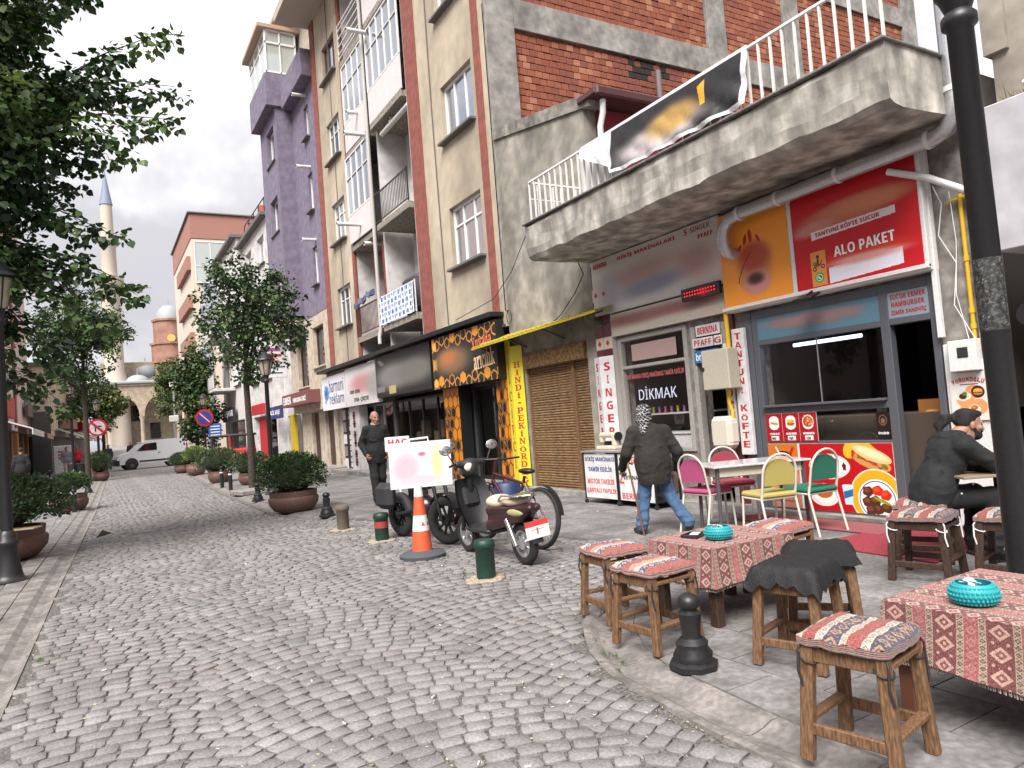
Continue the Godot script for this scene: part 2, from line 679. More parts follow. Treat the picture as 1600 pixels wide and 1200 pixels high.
func poly2(a: Array) -> PackedVector2Array:
	var p := PackedVector2Array()
	for i in range(0, a.size(), 2):
		p.append(Vector2(a[i], a[i + 1]))
	return p

# flat outline in world xz lifted to y0..y1
func slab(b: Mb, poly: PackedVector2Array, y0: float, y1: float) -> void:
	b.prism(poly, y0, y1, Transform3D(Basis(Vector3(1, 0, 0), Vector3(0, 0, 1), Vector3(0, 1, 0)), Vector3.ZERO))

func lin(a: float, pts: Array) -> float:
	# piecewise linear lookup; pts are Vector2(key, value), keys falling
	if a >= pts[0].x:
		return pts[0].y
	for i in pts.size() - 1:
		if a <= pts[i].x and a >= pts[i + 1].x:
			return lerpf(pts[i].y, pts[i + 1].y, (pts[i].x - a) / maxf(pts[i].x - pts[i + 1].x, 1e-6))
	return pts[pts.size() - 1].y

const CAM_BASIS := [Vector3(0.86422, -0.07768, 0.49708), Vector3(0.04435, 0.99592, 0.07854), Vector3(-0.50115, -0.04583, 0.86415)]
const EYE := Vector3(0, 1.45, 0)

func shot(p: Vector3) -> Vector3:
	# picture coordinates in half-widths, and depth
	var q := p - EYE
	var d := -q.dot(CAM_BASIS[2])
	return Vector3(q.dot(CAM_BASIS[0]) / maxf(d, 0.01) * 1130.0 / 800.0, q.dot(CAM_BASIS[1]) / maxf(d, 0.01) * 1130.0 / 600.0, d)

func seen(p: Vector3) -> bool:
	var s := shot(p)
	return s.z > 0.3 and absf(s.x) < 1.02 and absf(s.y) < 1.02

func sky_image() -> ImageTexture:
	var W := 1024
	var H := 512
	var im := Image.create(W, H, false, Image.FORMAT_RGBF)
	var f := FastNoiseLite.new()
	f.seed = 11
	f.noise_type = FastNoiseLite.TYPE_SIMPLEX_SMOOTH
	f.frequency = 0.62
	f.fractal_octaves = 5
	f.fractal_gain = 0.48
	f.domain_warp_enabled = true
	f.domain_warp_amplitude = 0.7
	f.domain_warp_frequency = 0.7
	for j in H:
		var el := PI / 2 - PI * (j + 0.5) / H
		var se := sin(el)
		for i in W:
			if j > H / 2 + 12:
				im.set_pixel(i, j, Color(0.42, 0.41, 0.4))
				continue
			var az := TAU * ((i + 0.5) / W - 0.5)
			var d := Vector3(sin(az) * cos(el), maxf(se, 0.0), -cos(az) * cos(el))
			var q := d / (d.y + 0.32)
			var c := f.get_noise_3d(q.x * 1.5 + 3.0, d.y * 2.2, q.z * 1.5)
			c = clampf(0.5 + c * 1.15, 0.0, 1.0)
			var thin := clampf((f.get_noise_3d(q.x * 0.9 - 9.0, 4.0 + d.y, q.z * 0.9 + 5.0) - 0.30) * 5.0, 0.0, 1.0)
			var grey := Color(0.60, 0.595, 0.635)
			var white := Color(1.02, 1.0, 1.03)
			var col := grey.lerp(white, smoothstep(0.25, 1.0, c))
			col = col.lerp(Color(0.34, 0.5, 0.85), thin * 0.55 * (1.0 - c * 0.4))
			var up := 0.70 + 0.45 * maxf(se, 0.0)
			im.set_pixel(i, j, Color(col.r * up, col.g * up, col.b * up))
	return ImageTexture.create_from_image(im)

var env: Environment

func light_and_camera() -> void:
	var cam := Camera3D.new()
	cam.name = "camera"
	cam.fov = 55.93
	cam.near = 0.05
	cam.far = 4000.0
	cam.transform = Transform3D(Basis(CAM_BASIS[0], CAM_BASIS[1], CAM_BASIS[2]).orthonormalized(), EYE)
	add_child(cam)
	cam.current = true
	env = Environment.new()
	env.background_mode = Environment.BG_SKY
	var sm := PanoramaSkyMaterial.new()
	sm.panorama = sky_image()
	env.sky = Sky.new()
	env.sky.sky_material = sm
	env.tonemap_mode = Environment.TONE_MAPPER_LINEAR
	env.tonemap_exposure = 1.5
	env.sdfgi_enabled = true
	env.ssao_enabled = true
	env.ssil_enabled = true
	var we := WorldEnvironment.new()
	we.name = "environment"
	we.environment = env
	add_child(we)
	var sun := DirectionalLight3D.new()
	sun.name = "sun"
	sun.light_energy = 1.55
	sun.light_color = Color(1.0, 0.985, 0.965)
	sun.light_angular_distance = 34.0
	sun.shadow_enabled = true
	sun.rotation_degrees = Vector3(-50, -48, 0)
	add_child(sun)

var RX := [Vector2(6, 2.2), Vector2(-2.4, 2.3), Vector2(-3.33, 2.4), Vector2(-3.95, 2.66), Vector2(-4.37, 2.97), Vector2(-4.69, 3.67), Vector2(-6.0, 5.05), Vector2(-7.16, 4.68), Vector2(-9.5, 4.27), Vector2(-11.5, 3.63), Vector2(-12.2, 3.17), Vector2(-13.8, 2.78), Vector2(-21.5, 2.92), Vector2(-33, 3.44), Vector2(-50, 4.2)]
var LX := [Vector2(6, -0.62), Vector2(-5, -0.52), Vector2(-9.1, -0.41), Vector2(-19.7, -0.06), Vector2(-50, 0.62)]
var road: MeshInstance3D

func stone_mesh(sd: int) -> ArrayMesh:
	var r := RandomNumberGenerator.new()
	r.seed = sd
	var out := []
	var k := 10
	var base := [Vector2(-.5, -.36), Vector2(-.38, -.5), Vector2(0.02, -.5), Vector2(.37, -.5), Vector2(.5, -.37), Vector2(.5, .36), Vector2(.38, .5), Vector2(-.03, .5), Vector2(-.37, .5), Vector2(-.5, .38)]
	for p: Vector2 in base:
		out.append(p + Vector2(r.randf_range(-.05, .05), r.randf_range(-.05, .05)))
	var b := Mb.new()
	var cy := r.randf_range(0.0, 0.004)
	var cc := Vector2(r.randf_range(-.1, .1), r.randf_range(-.1, .1))
	var hts := []
	for i in k:
		hts.append(r.randf_range(-0.0025, 0.0025))
	for i in k:
		var a: Vector2 = out[i]
		var d: Vector2 = out[(i + 1) % k]
		var n0 := Vector3(a.x, 0.15, a.y).normalized()
		var n1 := Vector3(d.x, 0.15, d.y).normalized()
		var t0 := Vector3(a.x * .1, 1, a.y * .1).normalized()
		var t1 := Vector3(d.x * .1, 1, d.y * .1).normalized()
		var A := Vector3(a.x, -0.03, a.y)
		var D := Vector3(d.x, -0.03, d.y)
		var A1 := Vector3(a.x * .985, -0.006 + hts[i], a.y * .985)
		var D1 := Vector3(d.x * .985, -0.006 + hts[(i + 1) % k], d.y * .985)
		var A2 := Vector3(a.x * .91, hts[i], a.y * .91)
		var D2 := Vector3(d.x * .91, hts[(i + 1) % k], d.y * .91)
		b.tri(A, D, D1, n0, n1, n1); b.tri(A, D1, A1, n0, n1, n0)
		b.tri(A1, D1, D2, n0, n1, t1); b.tri(A1, D2, A2, n0, t1, t0)
		b.tri(A2, D2, Vector3(cc.x, cy, cc.y), t0, t1, Vector3.UP)
	return b.mesh()

func gutter(path: Array, parts: Array, step: float, called: String, parent: Node3D, m: Material) -> void:
	# parts: profile Vector2(offset to the left of travel, y); stones of about `step` along the path
	var cv := Curve3D.new()
	for p: Vector2 in path:
		cv.add_point(Vector3(p.x, 0, p.y))
	cv.bake_interval = 0.05
	var L := cv.get_baked_length()
	var nst := int(L / step)
	for s in nst:
		var b := Mb.new()
		var a0 := L * s / nst + 0.004
		var a1 := L * (s + 1) / nst - 0.004
		var rows := []
		var dy := rng.randf_range(-0.004, 0.004)
		for q in 4:
			var t := lerpf(a0, a1, q / 3.0)
			var p := cv.sample_baked(t)
			var d := (cv.sample_baked(minf(t + 0.15, L)) - cv.sample_baked(maxf(t - 0.15, 0.0))).normalized()
			var sd := Vector3(d.z, 0, -d.x)
			var row := []
			for w: Vector2 in parts:
				row.append(p + sd * w.x + Vector3(0, w.y + dy, 0))
			rows.append(row)
		for q in 3:
			for w in parts.size() - 1:
				b.quad(rows[q][w], rows[q + 1][w], rows[q + 1][w + 1], rows[q][w + 1], Vector3.UP if w > 0 and w < parts.size() - 2 else (rows[q][w] as Vector3) - rows[q][parts.size() - 1 - w] + Vector3(0, 0.02, 0))
		for e: int in [0, 3]:
			var o: Vector3 = rows[e][1] - rows[1 if e == 0 else 2][1]
			for w in range(1, parts.size() - 1):
				b.quad(rows[e][w], rows[e][w + 1], Vector3(rows[e][w + 1].x, -0.06, rows[e][w + 1].z), Vector3(rows[e][w].x, -0.06, rows[e][w].z), o)
		part(b, called, m, parent)

func ground_and_road() -> void:
	var dirt := M("dirt", Color(0.10, 0.092, 0.085), 1.0, {"tex": noise(3, 0.02, 0.55, 1.0), "ts": 1.3, "bump": 0.6})
	var joint := M("joint_sand", Color(0.24, 0.22, 0.20), 1.0, {"tex": noise(4, 0.03, 0.35, 1.0), "ts": 2.5})
	var far_pave := M("far_paving", Color(0.30, 0.285, 0.275), 0.9, {"tex": noise(5, 0.02, 0.7, 1.0), "ts": 0.7})
	var stone := M("granite_sett", Color(0.45, 0.42, 0.408), 0.78, {"vc": true, "tex": noise(6, 0.03, 0.68, 1.0), "ts": 3.0, "det": noise(7, 0.012, 0.72, 1.0), "ds": 0.32, "bump": 0.35, "bt": noise(6, 0.03, 0.68, 1.0)})
	var slabm := [M("pavement_slab_a", Color(0.37, 0.35, 0.343), 0.75, {"tex": noise(8, 0.02, 0.72, 1.0), "ts": 1.5, "det": noise(9, 0.008, 0.68, 1.0), "ds": 0.4}), M("pavement_slab_b", Color(0.34, 0.32, 0.315), 0.75, {"tex": noise(8, 0.02, 0.72, 1.0), "ts": 1.5, "det": noise(9, 0.008, 0.68, 1.0), "ds": 0.4}), M("pavement_slab_c", Color(0.395, 0.373, 0.365), 0.72, {"tex": noise(8, 0.02, 0.72, 1.0), "ts": 1.5, "det": noise(9, 0.008, 0.68, 1.0), "ds": 0.4})]
	var kerbm := M("kerb_stone", Color(0.40, 0.36, 0.335), 0.8, {"tex": noise(8, 0.02, 0.72, 1.0), "ts": 2.0, "det": noise(10, 0.01, 0.6, 1.0), "ds": 0.5})
	var b := Mb.new()
	b.quad(Vector3(-900, -0.075, 400), Vector3(900, -0.075, 400), Vector3(900, -0.075, -1500), Vector3(-900, -0.075, -1500), Vector3.UP)
	setting(b, "ground", dirt)
	b = Mb.new()
	b.quad(Vector3(-60, 0.002, -48.0), Vector3(60, 0.002, -48.0), Vector3(60, 0.002, -62), Vector3(-60, 0.002, -62), Vector3.UP)
	b.quad(Vector3(-60, 0.002, -62.0), Vector3(60, 0.002, -62.0), Vector3(60, 1.6, -112), Vector3(-60, 1.6, -112), Vector3.UP)
	b.quad(Vector3(-60, 1.6, -112.0), Vector3(60, 1.6, -112.0), Vector3(60, 1.6, -170), Vector3(-60, 1.6, -170), Vector3.UP)
	setting(b, "crossing_pavement", far_pave)
	# the bed under the setts
	var outline := PackedVector2Array()
	for i in 57:
		outline.append(Vector2(lin(6.0 - i, LX) , 6.0 - i))
	for i in 57:
		outline.append(Vector2(lin(-50.0 + i, RX), -50.0 + i))
	b = Mb.new()
	slab(b, outline, -0.05, -0.008)
	road = setting(b, "road", joint)
	# setts laid in segmental arcs
	var xf := []
	var cols := []
	var key := []
	var W := 1.42
	var x0 := -0.95
	var row := 0
	var z := 5.0
	while z > -49.0:
		for bay in 6:
			var cx := x0 + W * (bay + 0.5)
			var t := -0.5 * W + rng.randf() * 0.06
			while t < 0.5 * W:
				var L := rng.randf_range(0.1, 0.155)
				var tm := t + L * 0.5
				var u := tm / W * 2.0
				var zz := z + 0.22 * (u * u) + rng.randf_range(-0.006, 0.006)
				var xx := cx + tm
				var sl := atan(0.22 * 2.0 * u * 2.0 / W)
				t += L * cos(sl) + 0.002
				if xx < lin(zz, LX) + 0.05 or xx > lin(zz, RX) - 0.05 or zz > 5.0:
					continue
				var dd := 0.115 * cos(sl) * rng.randf_range(0.92, 1.01)
				var bs := Basis(Vector3.UP, -sl + rng.randf_range(-.05, .05) + (PI if rng.randf() < 0.5 else 0.0))
				bs = Basis(Vector3(rng.randfn(0, 1), 0, rng.randfn(0, 1)).normalized(), rng.randfn(0.0, 0.014)) * bs
				var p := Vector3(xx, rng.randfn(0.0, 0.0022), zz)
				xf.append(Transform3D(bs * Basis.from_scale(Vector3(L * 0.985, 1, dd)), p))
				var g := clampf(rng.randfn(0.88, 0.06), 0.66, 1.1)
				var warm := rng.randf_range(-0.03, 0.03)
				cols.append(Color(g * (1.0 + warm), g, g * (1.0 - warm * 0.6)))
				var s := shot(p)
				key.append(s.z if seen(p) else 999.0)
		z -= 0.116
		row += 1
	var order := range(xf.size())
	order.sort_custom(func(a, c): return key[a] < key[c])
	var meshes := []
	for i in 6:
		meshes.append(stone_mesh(50 + i))
	var tones := []
	for i in 5:
		var g: float = [0.77, 0.83, 0.88, 0.93, 0.99][i]
		tones.append(M("granite_sett_%d" % i, Color(0.45 * g, 0.42 * g, 0.415 * g), 0.78, {"tex": noise(6, 0.03, 0.68, 1.0), "ts": 3.0, "det": noise(7, 0.012, 0.72, 1.0), "ds": 0.32, "bump": 0.35}))
	for i in 300:
		var k: int = order[i]
		var o := part(meshes[k % 6], "sett", tones[clampi(int((cols[k].g - 0.63) / 0.085), 0, 4)], road)
		o.transform = xf[k]
	for v in 3:
		var xs := []
		var cs := []
		for i in range(300 + v, order.size(), 3):
			xs.append(xf[order[i]])
			cs.append(cols[order[i]])
		many(meshes[v * 2], xs, cs, "setts", stone, road)
	# crumbs of sawdust and leaf litter caught in the joints
	var chip := Mb.new()
	chip.box(Vector3.ZERO, Vector3(1, 0.4, 0.5))
	var cx2 := []
	var cc2 := []
	for i in 2600:
		var zz := -1.5 - 16.0 * pow(rng.randf(), 1.5)
		var xx := lerpf(lin(zz, LX), lin(zz, RX), rng.randf())
		if FastNoiseLite.new().get_noise_2d(xx * 60, zz * 60) < -0.05 and rng.randf() < 0.6:
			continue
		var s := rng.randf_range(0.004, 0.012)
		cx2.append(Transform3D(Basis(Vector3.UP, rng.randf() * TAU) * Basis.from_scale(Vector3(s * 1.6, s, s)), Vector3(xx, rng.randf_range(-0.006, 0.006), zz)))
		var w := rng.randf_range(0.5, 1.0)
		cc2.append(Color(0.62 * w, 0.52 * w, 0.36 * w))
	many(chip.mesh(), cx2, cc2, "sawdust", M("sawdust", Color.WHITE, 1.0, {"vc": true}), road)
	var tuft := Mb.new()
	for i in 9:
		var a := Vector3(rng.randfn(0, 0.3), 0, rng.randfn(0, 0.3))
		tuft.flat(a, a + Vector3(0.12, 0, 0.05), a + Vector3(rng.randfn(0, 0.4), 1.0, rng.randfn(0, 0.4)), Vector3(0, 0.3, 1))
	var tx := []
	for i in 60:
		var q: Vector2 = [Vector2(2.62, -3.75), Vector2(2.5, -3.5), Vector2(2.9, -6.3), Vector2(3.2, -7.3), Vector2(2.9, -8.6), Vector2(-0.4, -6.2)][i % 6]
		tx.append(Transform3D(Basis(Vector3.UP, rng.randf() * TAU) * Basis.from_scale(Vector3.ONE * rng.randf_range(0.015, 0.04)), Vector3(q.x + rng.randfn(0, 0.08), -0.008, q.y + rng.randfn(0, 0.12))))
	var bx := []
	for i in 46:
		bx.append(Transform3D(Basis(Vector3.UP, rng.randf() * TAU) * Basis.from_scale(Vector3(0.028, 0.016, 0.014)), Vector3(rng.randf_range(2.6, 6.8) if i % 3 else rng.randf_range(-0.3, 2.6), 0.017 if i % 3 else 0.006, rng.randf_range(-9.0, -2.0))))
	many(chip.mesh(), bx, [], "cigarette_ends", mt("white_metal"), road)
	many(tuft.mesh(), tx, [], "grass", M("joint_grass", Color(0.05, 0.09, 0.02), 0.9), road)
	# channels and kerbs
	var prof := [Vector2(-0.175, -0.06), Vector2(-0.17, 0.004), Vector2(-0.12, 0.002), Vector2(-0.07, -0.018), Vector2(0.0, -0.03), Vector2(0.07, -0.018), Vector2(0.12, 0.008), Vector2(0.17, 0.012), Vector2(0.175, -0.06)]
	var pr := [Vector2(2.35, 3.0), Vector2(2.43, -1.8), Vector2(2.45, -2.45), Vector2(2.54, -3.25), Vector2(2.68, -3.62), Vector2(2.95, -4.05), Vector2(3.3, -4.42), Vector2(3.78, -4.75), Vector2(5.15, -6.1)]
	var ch := setting(Mb.new().at_box(Vector3(2.43, -0.062, 0.5), Vector3(0.3, 0.02, 5.0)), "gutter", dirt)
	gutter(pr, prof, 0.52, "gutter_stone", ch, kerbm)
	var pr2 := [Vector2(3.28, -12.15), Vector2(2.93, -13.8), Vector2(3.07, -21.5), Vector2(3.59, -33), Vector2(4.35, -48)]
	gutter(pr2, prof, 0.6, "gutter_stone", ch, kerbm)
	var pl := []
	for q: Vector2 in LX:
		pl.append(Vector2(q.y - 0.175, q.x))
	var ck := setting(Mb.new().at_box(Vector3(-0.77, -0.062, 0.5), Vector3(0.3, 0.02, 5.0)), "kerb", dirt)
	gutter(pl, [Vector2(-0.18, -0.06), Vector2(-0.175, 0.014), Vector2(-0.02, 0.012), Vector2(0.03, -0.02), Vector2(0.11, -0.028), Vector2(0.17, 0.0), Vector2(0.175, -0.06)].map(func(w): return Vector2(-w.x, w.y)), 0.7, "kerb_stone", ck, kerbm)
	var pl2 := []
	for q: Vector2 in LX:
		pl2.append(Vector2(q.y - 0.46, q.x))
	gutter(pl2, [Vector2(-0.105, -0.06), Vector2(-0.1, 0.02), Vector2(0.1, 0.02), Vector2(0.105, -0.06)], 0.9, "kerb_stone", ck, kerbm)
	# pavement slabs, clipped to the outline of each pavement
	var right := PackedVector2Array()
	for q: Vector2 in [Vector2(2.54, 3), Vector2(2.61, -1.8), Vector2(2.63, -2.45), Vector2(2.71, -3.2), Vector2(2.83, -3.54), Vector2(3.09, -3.94), Vector2(3.42, -4.29), Vector2(3.88, -4.6), Vector2(5.25, -5.97), Vector2(5.06, -6.05), Vector2(4.7, -7.16), Vector2(4.29, -9.5), Vector2(3.66, -11.5), Vector2(3.4, -12.1), Vector2(3.1, -13.8), Vector2(3.25, -21.5), Vector2(3.77, -33), Vector2(4.5, -48), Vector2(7.45, -48), Vector2(7.45, 3)]:
		right.append(q)
	var bb := Mb.new()
	slab(bb, right, -0.05, -0.012)
	var pav := setting(bb, "pavement", joint)
	lay(right, 2.2, 7.5, -48.0, 3.0, 0.4, 0.6, -14.5, pav, slabm, "pavement_slab")
	var left := PackedVector2Array()
	for q: Vector2 in LX:
		left.append(Vector2(q.y - 0.575, q.x))
	left.append(Vector2(-4.2, -50))
	left.append(Vector2(-4.2, 6))
	bb = Mb.new()
	slab(bb, left, -0.05, -0.008)
	var pal := setting(bb, "pavement", joint)
	lay(left, -4.3, 0.3, -50.0, 6.0, 0.5, 0.8, -30.0, pal, slabm, "pavement_slab")

func lay(outline: PackedVector2Array, x0: float, x1: float, z0: float, z1: float, w: float, l: float, zfar: float, parent: Node3D, ms: Array, called: String) -> void:
	var far := Mb.new()
	var ct := 0
	var i := 0
	var x := x0
	while x < x1:
		var z := z1 + (0.0 if i % 2 == 0 else l * 0.5)
		while z > z0:
			var r := PackedVector2Array([Vector2(x + 0.004, z - 0.004), Vector2(x + w - 0.004, z - 0.004), Vector2(x + w - 0.004, z - l + 0.004), Vector2(x + 0.004, z - l + 0.004)])
			for q: PackedVector2Array in Geometry2D.intersect_polygons(r, outline):
				if q.size() < 3:
					continue
				var dy := rng.randf_range(-0.002, 0.002)
				var c := Vector3(x + w / 2, 0, z - l / 2)
				if z > zfar and ct < 300 and (seen(c) or seen(c + Vector3(0, 0, l)) or seen(c - Vector3(w, 0, 0)) or seen(c + Vector3(w, 0, 0))):
					var b := Mb.new()
					slab(b, q, -0.03, 0.012 + dy)
					part(b, called, ms[rng.randi() % ms.size()], parent)
					ct += 1
				else:
					slab(far, q, -0.03, 0.012 + dy)
			z -= l
		x += w
		i += 1
	var o := part(far, "pavement_slabs", ms[0], parent)
	o.set_meta("kind", "stuff")

func mats() -> void:
	# shared materials, made once and fetched by name with M(name, ...)
	M("old_plaster", Color(0.40, 0.365, 0.31), 0.95, {"tex": noise(21, 0.012, 0.78, 1.0, 5), "ts": 0.5, "det": noise(22, 0.006, 0.7, 1.0, 4), "ds": 0.2, "dv": Vector3(1, 0.35, 1), "bump": 1.2})
	M("stained_concrete", Color(0.43, 0.40, 0.35), 0.95, {"tex": noise(23, 0.014, 0.7, 1.0, 5), "ts": 0.6, "det": noise(24, 0.008, 0.6, 1.0, 5), "ds": 0.4, "dv": Vector3(1, 0.4, 1), "bump": 2.0})
	M("raw_concrete", Color(0.45, 0.42, 0.385), 0.95, {"tex": noise(25, 0.014, 0.75, 1.0, 5), "ts": 0.5, "det": noise(22, 0.006, 0.72, 1.0, 4), "ds": 0.3, "bump": 1.0})
	M("tan_render", Color(0.58, 0.49, 0.365), 0.92, {"tex": noise(26, 0.01, 0.9, 1.0, 4), "ts": 0.4, "det": noise(27, 0.006, 0.74, 1.0, 4), "ds": 0.15, "dv": Vector3(1, 0.3, 1)})
	M("maroon_render", Color(0.28, 0.085, 0.065), 0.9, {"tex": noise(26, 0.01, 0.8, 1.0, 4), "ts": 0.7})
	M("white_render", Color(0.68, 0.65, 0.63), 0.9, {"tex": noise(27, 0.008, 0.82, 1.0, 4), "ts": 0.4})
	M("purple_render", Color(0.215, 0.18, 0.25), 0.9, {"tex": noise(26, 0.01, 0.8, 1.0, 4), "ts": 0.5})
	M("beige_render", Color(0.55, 0.47, 0.37), 0.9, {"tex": noise(26, 0.01, 0.8, 1.0, 4), "ts": 0.5})
	M("grey_aluminium", Color(0.10, 0.105, 0.12), 0.45, {"metal": 0.2})
	M("white_frame", Color(0.74, 0.72, 0.70), 0.45, {"tex": noise(28, 0.02, 0.93, 1.0), "ts": 1.5})
	M("sky_glass", Color(0.42, 0.44, 0.48), 0.04, {"metal": 0.85})
	M("dark_glass", Color(0.012, 0.013, 0.015), 0.05, {"spec": 0.6})
	M("clear_glass", Color(0.02, 0.02, 0.02), 0.02, {"alpha": 0.04})
	M("dark_sill", Color(0.14, 0.125, 0.12), 0.7)
	M("black_metal", Color(0.018, 0.018, 0.02), 0.42, {"tex": noise(28, 0.02, 0.7, 1.0), "ts": 3.0})
	M("white_metal", Color(0.72, 0.70, 0.68), 0.5, {"tex": noise(28, 0.02, 0.92, 1.0), "ts": 2.0})
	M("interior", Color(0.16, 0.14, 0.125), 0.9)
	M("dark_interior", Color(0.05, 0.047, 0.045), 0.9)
	M("galvanised", Color(0.58, 0.59, 0.61), 0.34, {"metal": 0.75, "tex": noise(29, 0.03, 0.88, 1.0), "ts": 1.5})
	M("sign_white", Color(0.74, 0.73, 0.73), 0.5, {"tex": noise(27, 0.008, 0.85, 1.0, 4), "ts": 0.9})
	M("red_ink", Color(0.42, 0.02, 0.025), 0.6)
	M("white_ink", Color(0.82, 0.82, 0.82), 0.6)
	M("black_ink", Color(0.02, 0.02, 0.022), 0.6)
	M("navy_ink", Color(0.03, 0.045, 0.15), 0.6)
	M("yellow_paint", Color(0.62, 0.43, 0.02), 0.6, {"tex": noise(28, 0.02, 0.75, 1.0), "ts": 1.5})
	M("maroon_gutter", Color(0.075, 0.025, 0.025), 0.5)
	M("gas_yellow", Color(0.66, 0.40, 0.015), 0.5)

func mt(n: String) -> StandardMaterial3D:
	return MC[n]

func room(parent: Node3D, u0: float, u1: float, y0: float, y1: float, dep: float, d0: float, m: Material) -> void:
	var b := B()
	var z := d0 - dep
	b.quad(Vector3(u0, y0, z), Vector3(u1, y0, z), Vector3(u1, y1, z), Vector3(u0, y1, z), Vector3(0, 0, 1))
	b.quad(Vector3(u0, y0, z), Vector3(u0, y0, d0), Vector3(u0, y1, d0), Vector3(u0, y1, z), Vector3(1, 0, 0))
	b.quad(Vector3(u1, y0, z), Vector3(u1, y0, d0), Vector3(u1, y1, d0), Vector3(u1, y1, z), Vector3(-1, 0, 0))
	b.quad(Vector3(u0, y0, z), Vector3(u1, y0, z), Vector3(u1, y0, d0), Vector3(u0, y0, d0), Vector3(0, 1, 0))
	b.quad(Vector3(u0, y1, z), Vector3(u1, y1, z), Vector3(u1, y1, d0), Vector3(u0, y1, d0), Vector3(0, -1, 0))
	part(b, "interior_wall", m, parent)

func stack_letters(parent: Node3D, s: String, u: float, y0: float, y1: float, d: float, w: float, m: Material, f: Font = null, h := 0.0, yaw := 0.0) -> void:
	var k := s.length()
	var st := (y1 - y0) / k
	for i in k:
		var ch := s[i]
		if ch == " ":
			continue
		var thin := ch in "Iİ"
		var hh := st * 0.72 if h == 0.0 else h
		if ch in ".-":
			text(parent, ch, w * (0.2 if ch == "." else 0.5), hh * 0.2, Vector3(u, y1 - st * (i + 0.5), d), m, f, 0.0, yaw)
		else:
			text(parent, ch, w * (0.3 if thin and f == null else (0.5 if thin else 1.0)), hh, Vector3(u, y1 - st * (i + 0.5), d), m, f, 0.0, yaw)

